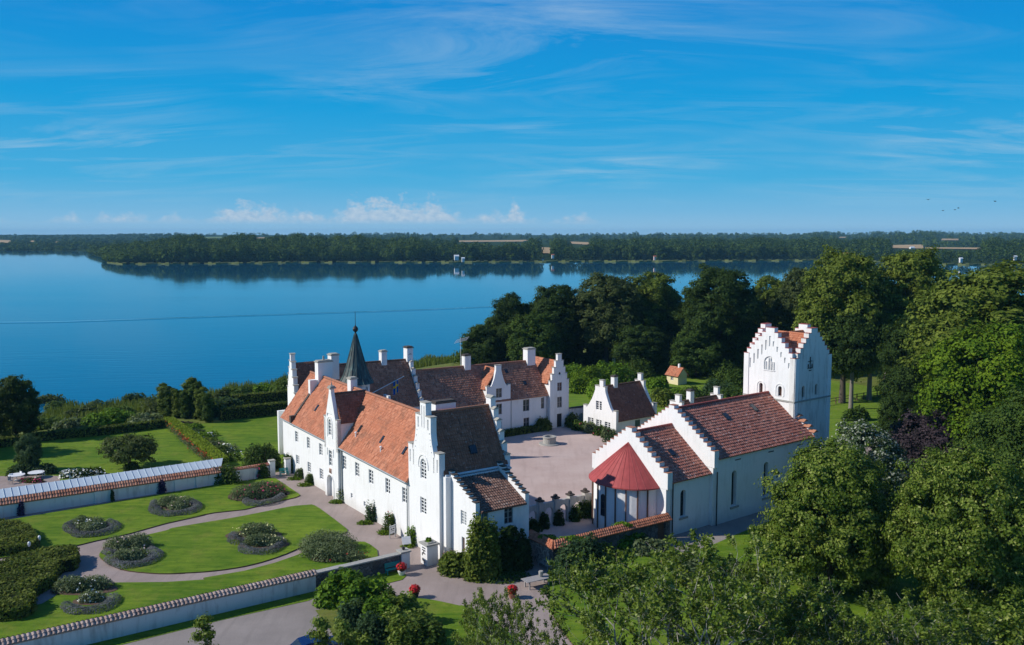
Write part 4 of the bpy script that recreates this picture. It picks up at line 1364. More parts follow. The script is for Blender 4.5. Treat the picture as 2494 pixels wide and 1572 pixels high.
def leaves_mesh(name, pos, nrm, size, mats, mi=None, aspect=0.62):
    """a quad leaf (or leaf spray) at every point"""
    n = unit(nrm)
    k = len(pos)
    rng = np.random.default_rng(k + 7)
    r = rng.normal(size=(k, 3))
    t = unit(np.cross(n, r))
    b = np.cross(n, t)
    s = np.asarray(size)[:, None]
    v = np.stack([pos - t * s, pos - b * s * aspect + n * s * .12, pos + t * s, pos + b * s * aspect + n * s * .12], 1).reshape(-1, 3)
    f_ = np.arange(4 * k).reshape(-1, 4)
    return raw_mesh(name, v, f_, mats, mi)


def rand_dir(rng, n, up=0.0):
    d_ = rng.normal(size=(n, 3))
    d_[:, 2] += up
    return unit(d_)


def crown_points(rng, H, zb, R, nl=14, ncl=420, k=40, clump=0.75, flat=0.7, prof=None, upb=0.25, core=0.62):
    """leaf positions: clumps on the outside of a set of overlapping boughs"""
    cs, rs_ = [], []
    for i in range(nl):
        t = (i + rng.uniform(.2, .8)) / nl
        pr_ = prof(t) if prof else math.sqrt(max(.02, math.sin(PI * (.14 + .78 * t))))
        a = i * 2.39996 + rng.uniform(-.5, .5)
        lr = R * rng.uniform(.30, .46)
        rr = max(0, R * pr_ - lr) * rng.uniform(.65, 1.05)
        cs.append((rr * math.cos(a), rr * math.sin(a), zb + lr * .7 + (H - zb - 1.6 * lr) * t))
        rs_.append(lr)
    cs, rs_ = np.array(cs), np.array(rs_)
    pts, nr_ = [], []
    tries = 0
    while len(pts) < ncl and tries < ncl * 8:
        tries += 1
        i = rng.integers(nl)
        d_ = rand_dir(rng, 1, upb)[0]
        c = cs[i] + d_ * rs_[i] * (rng.uniform(.72, 1.12) if rng.random() < .8 else rng.uniform(1.1, 1.4)) * np.array([1, 1, .85])
        q = np.linalg.norm((c - cs) / np.array([1, 1, .85]), axis=1) / rs_
        q[i] = 9
        if q.min() < core:
            continue
        pts.append(c)
        nr_.append(d_)
    pts, nr_ = np.array(pts), np.array(nr_)
    m = len(pts)
    cr = clump * rng.uniform(.6, 1.35, m)
    off = rng.normal(size=(m, k, 3)) * np.array([1, 1, flat]) * .52
    pos = (pts[:, None, :] + off * cr[:, None, None]).reshape(-1, 3)
    nn = (nr_[:, None, :] * .7 + np.array([0, 0, .35]) + off * .75 + rng.normal(size=(m, k, 3)) * .32).reshape(-1, 3)
    return pos, nn, cs, rs_


def trunk_mesh(rng, H, zb, r0, cs, nlimb=8, mat='bark', lean=(0, 0)):
    mb = MB()
    top = Vector((lean[0], lean[1], zb + (H - zb) * .55))
    ax = [Vector((0, 0, -.5)), Vector((0, 0, .3)), Vector((lean[0] * .3, lean[1] * .3, zb * .6)), Vector((lean[0] * .6, lean[1] * .6, zb * 1.05)), top]
    mb.tube(ax, [r0 * 1.5, r0 * 1.08, r0 * .88, r0 * .75, r0 * .22], 8)
    for i in list(rng.permutation(len(cs)))[:nlimb]:
        c = Vector(cs[i])
        s_ = ax[3].lerp(top, rng.uniform(0, .6))
        if c.z < s_.z:
            s_ = ax[2].lerp(ax[3], .8)
        m_p = s_.lerp(c, .5) + Vector((0, 0, .06 * (c - s_).length))
        mb.tube([s_, m_p, c], [r0 * .38, r0 * .24, r0 * .08], 5)
    me = bpy.data.meshes.new('trunk')
    me.from_pydata(mb.v, [], mb.f)
    me.materials.append(MATS[mat])
    me.polygons.foreach_set('use_smooth', [True] * len(me.polygons))
    return me


PROTO = {}


def proto_tree(key, seed, H, zb, R, leaf, mat, bark='bark', r0=.5, **kw):
    rng = np.random.default_rng(seed)
    pos, nn, cs, _ = crown_points(rng, H, zb, R, **kw)
    size = leaf * rng.uniform(.65, 1.35, len(pos))
    PROTO[key] = (leaves_mesh('crown', pos, nn, size, [mat]), trunk_mesh(rng, H, zb, r0, cs, mat=bark), H)


def plant_tree(key, p, label, rot=0.0, h=None, w_=None, group=None, cat='tree', name='tree', mat=None):
    """a tree thing with crown and trunk children; meshes are shared between trees of one kind"""
    cr, tr, H = PROTO[key]
    s_ = (h or H) / H
    sx = s_ * (w_ or 1.0)
    T = bpy.data.objects.new(name, None)
    COL.objects.link(T)
    T.location = (p[0], p[1], ground_z(p[0], p[1]) if len(p) < 3 or p[2] == 0 else p[2])
    T.rotation_euler = (0, 0, rot)
    T.scale = (sx, sx, s_)
    tag(T, label, cat, group)
    c = link('crown', cr, T)
    if mat:
        c.material_slots[0].link = 'OBJECT'
        c.material_slots[0].material = MATS[mat]
    link('trunk', tr, T)
    return T


def bush_points(rng, rx, ry, h, n, lumps=6, z0=0.0):
    """leaf points over a lumpy dome"""
    cs = np.stack([rng.uniform(-.55, .55, lumps) * rx, rng.uniform(-.55, .55, lumps) * ry, np.zeros(lumps)], 1)
    cs = np.concatenate([cs, [[0, 0, 0]]])
    rr = np.concatenate([rng.uniform(.42, .62, lumps), [.8]])
    i = rng.integers(0, len(cs), n)
    d_ = rand_dir(rng, n, .35)
    d_[:, 2] = np.abs(d_[:, 2])
    hh = h * rng.uniform(.7, 1.0, len(cs))
    hh[-1] = h * .88
    ext = np.stack([rx * rr, ry * rr, hh], 1)[i]
    pos = cs[i] + d_ * ext * rng.uniform(.70, 1.06, (n, 1))
    pos[:, 2] += z0
    nn = d_ * .7 + np.array([0, 0, .35]) + rng.normal(size=(n, 3)) * .45
    return pos, nn


def make_bush(name, p, rx, ry, h, leaf, mat, label, cat='shrub', n=2500, seed=1, group=None, rot=0, flowers=None, lumps=6, dist_z=None, stems=True):
    rng = np.random.default_rng(seed)
    T = bpy.data.objects.new(name, None)
    COL.objects.link(T)
    T.location = (p[0], p[1], ground_z(p[0], p[1]) if dist_z is None else dist_z)
    T.rotation_euler = (0, 0, rot)
    tag(T, label, cat, group)
    pos, nn = bush_points(rng, rx, ry, h, n, lumps)
    link('foliage', leaves_mesh('foliage', pos, nn, leaf * rng.uniform(.6, 1.4, n), [mat]), T)
    if stems:
        mb = MB()
        for i in range(5):
            a = i * 1.26 + rng.uniform(-.3, .3)
            mb.tube([(.08 * math.cos(a), .08 * math.sin(a), -.2), (rx * .3 * math.cos(a), ry * .3 * math.sin(a), h * .4), (rx * .5 * math.cos(a), ry * .5 * math.sin(a), h * .75)], [.05 + .012 * h, .03 + .008 * h, .012], 5)
        me = bpy.data.meshes.new('stems')
        me.from_pydata(mb.v, [], mb.f)
        me.materials.append(MATS['bark'])
        link('stems', me, T)
    if flowers:
        fm, nf, fs = flowers
        pos, nn = bush_points(rng, rx * 1.03, ry * 1.03, h * 1.05, nf, lumps)
        link('blossoms', leaves_mesh('blossoms', pos, nn, fs * rng.uniform(.6, 1.3, nf), [fm], aspect=.9), T)
    return T


def make_hedge(name, path, wid, h, mat, label, leaf=.13, dens=60, cat='hedge', group=None, z0=None, seed=3, rough=.06, top_mat=None):
    """clipped hedge along a path: solid dark core with leaves standing off its faces"""
    rng = np.random.default_rng(seed)
    path = [Vector((p[0], p[1], 0)) for p in path]
    T = bpy.data.objects.new(name, None)
    COL.objects.link(T)
    c0 = path[0]
    T.location = (c0.x, c0.y, ground_z(c0.x, c0.y) if z0 is None else z0)
    tag(T, label, cat, group)
    mb = MB()
    pos, nn = [], []
    up = np.array([0, 0, 1.0])
    for a, b in zip(path, path[1:]):
        t = (b - a)
        L = t.length
        t = t / L
        s_ = Vector((-t.y, t.x, 0))
        za, zb_ = (ground_z(q.x, q.y) - T.location.z if z0 is None else 0 for q in (a, b))
        A, B = a - c0, b - c0
        i_ = wid / 2 - .06
        mb.hexa([A - s_ * i_ + Vector((0, 0, za - .3)), B - s_ * i_ + Vector((0, 0, zb_ - .3)), B + s_ * i_ + Vector((0, 0, zb_ - .3)), A + s_ * i_ + Vector((0, 0, za - .3))],
                [A - s_ * i_ + Vector((0, 0, za + h - .08)), B - s_ * i_ + Vector((0, 0, zb_ + h - .08)), B + s_ * i_ + Vector((0, 0, zb_ + h - .08)), A + s_ * i_ + Vector((0, 0, za + h - .08))])
        A_n, t_n, s_n = np.array(A), np.array(t), np.array(s_)
        for side in (-1, 1, 0, 2, 3):
            if side in (-1, 1):
                m = int(L * h * dens)
                x, z = rng.uniform(0, L, m), rng.uniform(0, h, m)
                o_ = side * (wid / 2 + rng.normal(0, rough, m))
                nv = s_n * side
            elif side == 0:
                m = int(L * wid * dens)
                x, o_ = rng.uniform(0, L, m), rng.uniform(-wid / 2, wid / 2, m)
                z = h + rng.normal(0, rough, m)
                nv = up
            else:
                m = int(wid * h * dens)
                x = (0 if side == 2 else L) + rng.normal(0, rough, m)
                o_, z = rng.uniform(-wid / 2, wid / 2, m), rng.uniform(0, h, m)
                nv = -t_n if side == 2 else t_n
            zz_ = z + za + (zb_ - za) * x / L
            pos.append(A_n + x[:, None] * t_n + o_[:, None] * s_n + zz_[:, None] * up)
            nn.append(nv + rng.normal(size=(m, 3)) * .4)
    pos, nn = np.concatenate(pos), np.concatenate(nn)
    me = bpy.data.meshes.new('branches')
    me.from_pydata(mb.v, [], mb.f)
    me.materials.append(MATS['foliage_core'])
    link('branches', me, T)
    link('foliage', leaves_mesh('foliage', pos, nn, leaf * rng.uniform(.6, 1.4, len(pos)), [mat]), T)
    return T


def blob_hedge(name, outline, h, mat, label, leaf=.14, dens=70, seed=4, cat='hedge', tilt=.12):
    """topiary mass: leaves over the top and the sides of an outline, solid core inside"""
    rng = np.random.default_rng(seed)
    pts = curve_pts(outline, 6)
    c = sum(pts, Vector((0, 0))) / len(pts)
    T = bpy.data.objects.new(name, None)
    COL.objects.link(T)
    T.location = (c.x, c.y, 0)
    tag(T, label, cat)
    P2 = [p - c for p in pts]
    mb = MB()
    inn = [p * .97 for p in P2]
    tri = tessellate_polygon([[Vector((p.x, p.y, 0)) for p in inn]])
    k = len(inn)
    mb.add([(p.x, p.y, h - .12) for p in inn], tri)
    mb.add([(p.x, p.y, h - .12) for p in inn] + [(p.x, p.y, -.2) for p in inn], [(i, (i + 1) % k, k + (i + 1) % k, k + i) for i in range(k)])
    me = bpy.data.meshes.new('branches')
    me.from_pydata(mb.v, [], mb.f)
    me.materials.append(MATS['foliage_core'])
    link('branches', me, T)
    pos, nn = [], []
    flat = [(p.x, p.y) for p in P2]
    T3 = [[np.array(flat[i]) for i in t] for t in tessellate_polygon([[Vector((x, y, 0)) for x, y in flat]])]
    for t in T3:
        ar = abs((t[1] - t[0])[0] * (t[2] - t[0])[1] - (t[1] - t[0])[1] * (t[2] - t[0])[0]) / 2
        m = int(ar * dens)
        if m < 1:
            continue
        r1, r2 = np.sqrt(rng.uniform(size=m)), rng.uniform(size=m)
        q = (1 - r1)[:, None] * t[0] + (r1 * (1 - r2))[:, None] * t[1] + (r1 * r2)[:, None] * t[2]
        zz_ = h + .16 * np.sin(q[:, 0] * 1.7 + seed) * np.cos(q[:, 1] * 1.3) + rng.normal(0, .06, m)
        pos.append(np.column_stack([q, zz_]))
        nn.append(np.array([0, 0, 1.0]) + rng.normal(size=(m, 3)) * .45)
    for i in range(k):
        a, b = P2[i], P2[(i + 1) % k]
        L = (b - a).length
        m = int(L * h * dens)
        x, z = rng.uniform(size=m), rng.uniform(0, h, m)
        bul = 1 + .02 * np.sin(z / h * PI)
        q = np.column_stack([(a.x + (b.x - a.x) * x) * bul, (a.y + (b.y - a.y) * x) * bul])
        o_ = np.array([(b - a).y, -(b - a).x]) / max(L, 1e-6)
        if np.dot(o_, np.array((a + b) / 2)) < 0:
            o_ = -o_
        q = q + o_ * rng.normal(0, .07, m)[:, None]
        pos.append(np.column_stack([q, z]))
        nn.append(np.array([*o_, .3]) + rng.normal(size=(m, 3)) * .45)
    pos, nn = np.concatenate(pos), np.concatenate(nn)
    link('foliage', leaves_mesh('foliage', pos, nn, leaf * rng.uniform(.6, 1.4, len(pos)), [mat]), T)
    return T

# ================================================================== GARDEN: ground sheets
CW = lambda u, v: FC.w(u, v)
KW = lambda u, v: FK.w(u, v)
sheet('forecourt', [CW(-80, -50), CW(60, -50), CW(45, -14), CW(7.6, -12), CW(2, 34.5), CW(-80, 33)], -.012, 'gravel')
sheet('car_park', [CW(-80, -45), CW(-14, -45), C_(430, 1200), C_(520, 1060), CW(-13.5, -6.4), CW(-80, -6.4)], -.006, 'grey_gravel')
sheet('courtyard', [CW(7.6, -14.5), CW(26, -14.5), CW(45, 14), CW(49.5, 24), CW(49.5, 35.8), CW(8, 36.2)], -.002, 'court_gravel')
sheet('orchard', [CW(45.5, 8), CW(49, 20), CW(49, 35.5), CW(52, 70), CW(125, 66), CW(125, -40), CW(60, -40)], -.03, 'orchard_grass')
LW = .10
oval = curve_pts([B_(1385, 452), B_(1540, 560), B_(1680, 668), B_(1700, 690), B_(1680, 718), B_(1500, 778), B_(1300, 838), B_(1100, 925), B_(850, 1008), B_(600, 1062), B_(300, 1098), B_(0, 1112),
                  A_(1450, 958), A_(1250, 962), A_(1000, 940), A_(880, 900), A_(800, 850), A_(778, 812), A_(830, 760), A_(1000, 695), A_(1300, 625), B_(0, 672), B_(300, 620), B_(600, 570), B_(900, 512), B_(1150, 462), B_(1300, 448)], 3)
sheet('lawn', oval, LW, 'lawn_grass', .12)
north_l = [B_(1000, 185), B_(1120, 265), B_(1225, 335), B_(1243, 352), B_(1200, 372), B_(950, 430), B_(700, 490), B_(400, 522), B_(0, 600), A_(1608, 500), A_(1300, 568), A_(1000, 652), A_(750, 705), A_(560, 752), A_(430, 790),
           A_(0, 840), CW(-60, 19), CW(-60, 31.0), CW(-34, 31.5), CW(-10, 32.6), CW(-4.5, 32.3)]
sheet('lawn', north_l, LW, 'lawn_grass', .12)
south_l = [C_(800, 370), C_(950, 374), C_(1010, 402), C_(1090, 465), CW(-6.2, -5.75), CW(-13.2, -6.0), CW(-60, -6.0), CW(-60, 3.0), A_(330, 1200), A_(480, 1110), A_(620, 1060), A_(900, 1034), A_(1300, 1030), A_(1608, 1010), B_(300, 1158), B_(700, 1090), B_(1000, 1010), B_(1200, 940), C_(300, 482), C_(500, 410), C_(650, 376)]
sheet('lawn', south_l, LW, 'lawn_grass', .12)
sheet('grass_verge', [CW(-80, -8.5), CW(-60, -8.3), CW(-40, -8.6), CW(-22, -8.3), CW(-14.5, -8.6), CW(-12.2, -7.6), CW(-12.2, -6.9), CW(-80, -6.9)], .015, 'lawn_grass')
sheet('lawn', curve_pts([C_(1190, 1030), C_(1500, 1008), C_(1700, 1022), C_(2000, 1085), D_(480, 1150), D_(620, 1200), D_(850, 1350), D_(1000, 1470), D_(1080, 1640), D_(600, 1900), D_(0, 1900), C_(1000, 1500)], 4), LW, 'lawn_grass', .12)
sheet('lawn', [C_(1000, 858), C_(1200, 832), C_(1370, 790), C_(1420, 742), CW(-4.6, -6.6), CW(-13, -6.6), C_(830, 900)], .03, 'lawn_grass', .08)
sheet('lawn', [D_(1290, 830), D_(1390, 790), E_(300, 560), E_(640, 545), E_(838, 662), E_(1080, 590), E_(1330, 480), E_(1780, 300), V_(2700, 1150), V_(2900, 1700), D_(1640, 1800), D_(1560, 1560), D_(1430, 1390), D_(1310, 1180), D_(1290, 985)], LW, 'lawn_grass', .12)
sheet('church_path', [KW(-1.5, -3), E_(838, 664), E_(1085, 590), E_(1335, 480), E_(1785, 300), KW(40, -9), KW(40, .5), KW(0, .5)], .002, 'grey_gravel')
sheet('lawn', [KW(28, -7.5), KW(60, -10), KW(60, 2), KW(46, 6), KW(34, 9.5), KW(28, 5)], .012, 'lawn_grass')
sheet('lawn', [V_(-260, 1190), V_(-260, 1120), G_(70, 990), G_(480, 930), G_(1880, 770), H_(600, 665), H_(820, 635), H_(1630, 545), V_(720, 1120), V_(640, 1143), V_(520, 1128), V_(300, 1180), V_(0, 1235)], .0, 'lawn_grass')
sheet('garden_path', [H_(1050, 478), H_(1800, 392), H_(1800, 428), H_(1090, 492)], -.02, 'grey_gravel')
sheet('garden_path', [KW(34, 11), KW(46, 7.5), KW(70, 3), KW(70, 7), KW(47, 11), KW(35, 15)], -.01, 'gravel')
sheet('terrace', [G_(-400, 1430), G_(-100, 1330), G_(560, 1320), G_(700, 1330), G_(690, 1400), G_(0, 1520)], .008, 'gravel')

# ================================================================== GARDEN: walls
T = thing('garden_wall', 'long whitewashed garden wall topped by a pale metal lean-to roof and a band of tiles', 'wall', FC, (-45, 33.2, 0))
mb = MB().box(-80, -9.2, 33.0, 33.45, -.3, 1.5)
for u in (-34.5, -24.2, -15.0, -12.4, -9.5):
    mb.box(u - .35, u + .35, 32.86, 32.998, -.3, 1.46)
mb.build('wall', 'old_plaster', T)
tile_roof('tile_coping', 'cap_tile', T, (-80, 32.78, 1.5), (-9.2, 32.78, 1.5), (-9.2, 33.5, 2.12), (-80, 33.5, 2.12), .3, .42, amp=.07)
mb = MB()
mb.hexa([(-80, 33.45, 2.1), (-9.4, 33.45, 2.1), (-8.6, 35.3, 2.68), (-80, 35.3, 2.68)], [(-80, 33.45, 2.16), (-9.4, 33.45, 2.16), (-8.6, 35.3, 2.75), (-80, 35.3, 2.75)])
for k in range(92):
    u = -80 + k * .77
    mb.hexa([(u, 33.45, 2.16), (u + .04, 33.45, 2.16), (u + .04, 35.3, 2.75), (u, 35.3, 2.75)], [(u, 33.45, 2.23), (u + .04, 33.45, 2.23), (u + .04, 35.3, 2.82), (u, 35.3, 2.82)])
mb.build('metal_roof', 'zinc', T)
mb = MB().box(-80, -9.2, 35.1, 35.25, -.3, 2.66)
mb.build('rear_wall', 'white_plaster', T)
T = thing('low_wall', 'short low white wall between the metal-roofed garden wall and the garden gate', 'wall', FC, (-6, 33.1, 0))
MB().box(-9.15, -3.25, 32.9, 33.3, -.3, 1.55).build('wall', 'old_plaster', T)
tile_roof('tile_coping', 'cap_tile', T, (-9.15, 32.8, 1.56), (-3.3, 32.8, 1.56), (-3.3, 33.1, 1.8), (-9.15, 33.1, 1.8), .3, .3, amp=.06)
tile_roof('tile_coping', 'cap_tile', T, (-3.3, 33.4, 1.56), (-9.15, 33.4, 1.56), (-9.15, 33.1, 1.8), (-3.3, 33.1, 1.8), .3, .3, amp=.06)
for u, lb in ((-2.9, 'white garden gate pillar beside the pink climbing roses'), (-.75, 'white garden gate pillar overgrown with ivy next to the orange-roofed range')):
    T = thing('gate_pillar', lb, 'pillar', FC, (u, 33.05, 0), 'garden gate pillars')
    MB().box(u - .35, u + .35, 32.7, 33.4, -.3, 2.0).build('shaft', 'white_plaster', T)
    MB().box(u - .42, u + .42, 32.63, 33.47, 2.003, 2.14).build('cap', 'stone_cap', T)
T = thing('wall_plaque', 'dark framed white notice hanging on the low white wall', 'sign', FC, (-8.3, 32.9, 1.0))
MB().box(-8.75, -7.85, 32.82, 32.895, .55, 1.4).build('frame', 'grey_wood', T)
mb = MB().box(-8.62, -7.98, 32.80, 32.818, .66, 1.29).box(-8.42, -8.18, 32.79, 32.799, .86, 1.1, 1)
mb.build('sheet', ['white_paint', 'iron'], T)
T = thing('front_wall', 'long white wall with ribbed pale tile coping along the near edge of the rose garden', 'wall', FC, (-40, -6.6, 0))
MB().box(-80, -13.1, -6.85, -6.35, -.3, 1.5).build('wall', 'old_plaster', T)
tile_roof('tile_coping', 'pale_cap_tile', T, (-80, -7.05, 1.5), (-13.0, -7.05, 1.5), (-13.0, -6.6, 1.86), (-80, -6.6, 1.86), .34, .29, amp=.11)
tile_roof('tile_coping', 'pale_cap_tile', T, (-13.0, -6.15, 1.5), (-80, -6.15, 1.5), (-80, -6.6, 1.86), (-13.0, -6.6, 1.86), .34, .29, amp=.11)
T = thing('rubble_wall', 'dark rubble stone wall with flat granite coping beside the entrance gate', 'wall', FC, (-9, -6.2, 0))
MB().box(-13.05, -4.35, -6.45, -5.95, -.3, 1.38).build('wall', 'dark_rubble', T)
mb = MB()
rr_ = random.Random(4)
u = -13.05
while u < -4.4:
    L_ = min(rr_.uniform(.7, 1.3), -4.35 - u)
    mb.box(u + .01, u + L_ - .01, -6.55 - rr_.uniform(0, .03), -5.85, 1.383, 1.5 + rr_.uniform(-.01, .02))
    u += L_
mb.build('coping', 'rough_granite', T)
T = thing('gate_pillar', 'white gate pillar with stone cap and small ball at the end of the rubble wall', 'pillar', FC, (-3.9, -6.15, 0))
MB().box(-4.33, -3.45, -6.6, -5.75, -.3, 1.55).build('shaft', 'white_plaster', T)
MB().box(-4.45, -3.33, -6.72, -5.63, 1.553, 1.7).build('cap', 'rough_granite', T)
MB().lathe(-3.9, -6.15, [(.02, 1.7), (.12, 1.74), (.17, 1.86), (.12, 1.98), (.03, 2.03)], 10).build('ball', 'iron', T)
T = thing('gate_pillar', 'broad white gate pillar carrying black iron letters, under the pinnacled gable', 'pillar', FC, (-1.4, -6.5, 0))
MB().box(-1.95, -.75, -7.3, -6.0, -.3, 1.95).build('shaft', 'white_plaster', T)
MB().box(-2.08, -.62, -7.43, -5.87, 1.953, 2.1).box(-1.8, -.9, -7.15, -6.15, 2.103, 2.2).build('cap', 'rough_granite', T)
mb = MB()
p0, d = (-1.95, -6.0), (0, -1)
for a0, a1, z0, z1 in ((.35, .95, 1.62, 1.70), (.35, .95, 1.38, 1.46), (.62, .69, 1.16, 1.38), (.35, .95, 1.08, 1.15), (.35, .42, .86, 1.08), (.4, .9, .36, .43), (.4, .47, .43, .6), (.83, .9, .2, .36)):
    mb.wbox(p0, d, a0, a1, z0, z1, -.05, .002)
mb.build('iron_letters', 'iron', T)
make_bush('pillar_plant', FC.w(-1.4, -6.6), .4, .4, .45, .09, 'leaf_bright', 'small green plant growing on top of the broad lettered pillar', 'plant', 240, 77, dist_z=2.15, stems=False)

# rubble court wall with orange tile top
T = thing('stone_court_wall', 'tall rubble stone wall with sloping orange tile top running to the church', 'wall', FC, (14, -14.6, 0))
mb = MB().box(7.4, 21.0, -15.0, -14.4, -.3, 2.3)
mb.box(22.1, 22.75, -15.0, -14.4, -.3, 2.3).box(21.0, 22.1, -15.0, -14.4, 2.05, 2.3)
mb.build('wall', 'dark_rubble', T)
MB().box(7.4, 8.0, -14.4, -10.9, -.3, 2.3).build('wall', 'rubble_stone', T)
for A_q, B_q, C_q, D_q in (((7.3, -15.35, 2.25), (22.75, -15.35, 2.25), (22.75, -14.7, 2.8), (7.7, -14.7, 2.8)), ((22.75, -14.05, 2.25), (8.1, -14.05, 2.25), (7.7, -14.7, 2.8), (22.75, -14.7, 2.8)),
                           ((7.05, -10.9, 2.25), (7.05, -15.3, 2.25), (7.7, -14.7, 2.8), (7.7, -10.9, 2.8)), ((8.35, -14.1, 2.25), (8.35, -10.9, 2.25), (7.7, -10.9, 2.8), (7.7, -14.7, 2.8))):
    tile_roof('tile_coping', 'orange_tile', T, A_q, B_q, C_q, D_q, .28, .3, amp=.06)
MB().box(21.05, 22.05, -14.8, -14.7, -.2, 2.0).build('door', 'brown_wood', T)
# arcade wall
T = thing('arcade_wall', 'weathered white wall of open arches with ball-capped piers between castle annex and church', 'wall', FC, (14, -4, 0))
hs2 = []
for a0, a1 in ((10.1, 11.3), (12.3, 13.4), (14.5, 15.65), (16.45, 17.6), (18.45, 19.8)):
    hs2.append(hole(a0 - 7.2, a1 - 7.2, -.1, 2.05, True))
mb = MB().slab((7.2, -4.2), (1, 0), [(0, -.3), (15.3, -.3), (15.3, 2.6), (0, 2.6)], hs2, .4)
mb.build('wall', 'weathered_plaster', T)
mb = MB()
mb2 = MB()
for u in (11.7, 13.9, 16.05, 18.1, 20.25):
    mb.box(u - .25, u + .25, -4.3, -3.7, -.3, 2.9)
    mb2.box(u - .36, u + .36, -4.41, -3.59, 2.903, 3.05).lathe(u, -4, [(.3, 3.05), (.22, 3.12), (.26, 3.25), (.1, 3.36)], 8)
mb.build('piers', 'weathered_plaster', T)
mb2.build('pier_caps', 'dark_cap', T)
# arched gateway by the cottage
T = thing('court_gateway', 'low white wall with arched gateway between the far range and the small gabled cottage', 'gateway', FC, (51, 35, 0))
mb = MB().slab((48.75, 35.2), (1, 0), [(0, -.8), (6.5, -.8), (6.5, 2.6), (0, 2.9)], [hole(2.0, 3.3, -.7, 1.9, True)], .5)
mb.build('wall', 'old_plaster', T)
MB().box(48.8, 55.2, 35.1, 35.8, 2.91, 3.02).build('coping', 'dark_cap', T)
T = thing('rough_stone_wall', 'grey fieldstone wall behind the arched gateway left of the cottage', 'wall', FC, (56, 40, 0))
MB().box(52.5, 60, 37.4, 38.0, -.3, 2.2).build('wall', 'rubble_stone', T)
MB().box(52.4, 60.1, 37.3, 38.1, 2.203, 2.3).build('coping', 'rough_granite', T)

# well
wp = at(980 + 1360 / 3.796, 760 + 1222 / 3.796)
T = thing('stone_well', 'round grey stone well on a flat stone disc in the courtyard', 'well', WORLD, (wp.x, wp.y, 0))
MB().cyl(wp.x, wp.y, -.1, .14, 1.65, 1.6, 24).build('plinth', 'rough_granite', T)
MB().lathe(wp.x, wp.y, [(1.0, .14), (.98, 1.0), (1.06, 1.003), (1.06, 1.2), (.72, 1.2), (.7, .35)], 24).build('ring', 'rough_granite', T)

# ================================================================== ROSE GARDEN
def rose_bed(label, lobes, edge_pts, seed, bush='leaf_rose', flowers=('petal_white', 60, .09), group='rose beds on the lawns'):
    """lobes: (centre, rx, ry, h, leaf count); edge: lavender rim as open or closed polylines"""
    rng = np.random.default_rng(seed)
    c = sum((Vector(l[0][:2]) for l in lobes), Vector((0, 0))) / len(lobes)
    T = bpy.data.objects.new('rose_bed', None)
    COL.objects.link(T)
    T.location = (c.x, c.y, LW)
    tag(T, label, 'flower bed', group)
    P, N, FP, FN = [], [], [], []
    for (q, rx, ry, h, n) in lobes:
        rx, ry, h, n = rx * 1.32, ry * 1.4, h * 1.35, int(n * 2.2)
        pos, nn = bush_points(rng, rx, ry, h, n, 9)
        pos += np.array([q[0] - c.x, q[1] - c.y, .05])
        P.append(pos)
        N.append(nn)
        pos, nn = bush_points(rng, rx, ry, h * 1.06, flowers[1], 9)
        FP.append(pos + np.array([q[0] - c.x, q[1] - c.y, .08]))
        FN.append(nn)
    mb = MB()
    for (q, rx, ry, h, n) in lobes:
        if not edge_pts:
            rx, ry = rx * .6, ry * .6
        mb.cyl(q[0] - c.x, q[1] - c.y, -.02, .03, rx * 1.5, rx * 1.5, 20, sy=ry / rx * 1.1)
    me = bpy.data.meshes.new('soil')
    me.from_pydata(mb.v, [], mb.f)
    me.materials.append(MATS['soil'])
    link('soil', me, T)
    P, N = np.concatenate(P), np.concatenate(N)
    link('rose_bushes', leaves_mesh('rose_bushes', P, N, .085 * rng.uniform(.5, 1.5, len(P)), [bush]), T)
    P, N = np.concatenate(FP), np.concatenate(FN)
    link('blossoms', leaves_mesh('blossoms', P, N, flowers[2] * rng.uniform(.6, 1.3, len(P)), [flowers[0]], aspect=.9), T)
    P, N = [], []
    for line in edge_pts:
        line = [Vector((c.x, c.y)) + (Vector((q_[0], q_[1])) - Vector((c.x, c.y))) * .90 for q_ in line]
        L = curve_pts(line, 8, False)
        for a, b in zip(L, L[1:]):
            m = max(4, int((b - a).length * 420))
            t = rng.uniform(size=m)
            ang = rng.uniform(0, PI, m)
            wv = .56 + .12 * math.sin(a.x * 3)
            nrm = Vector((-(b - a).y, (b - a).x)).normalized()
            r_ = rng.uniform(.8, 1.1, m)
            q = np.column_stack([a.x + (b.x - a.x) * t, a.y + (b.y - a.y) * t]) + np.outer(np.cos(ang) * wv * r_, np.array(nrm))
            P.append(np.column_stack([q[:, 0] - c.x, q[:, 1] - c.y, .46 * np.sin(ang) * r_ + .02]))
            N.append(np.column_stack([np.cos(ang) * nrm.x, np.cos(ang) * nrm.y, np.sin(ang) + .3]) + rng.normal(size=(m, 3)) * .5)
    if P:
        P, N = np.concatenate(P), np.concatenate(N)
        link('lavender_edging', leaves_mesh('lavender_edging', P, N, .075 * rng.uniform(.6, 1.4, len(P)), ['leaf_lavender'], aspect=.4), T)
    return T


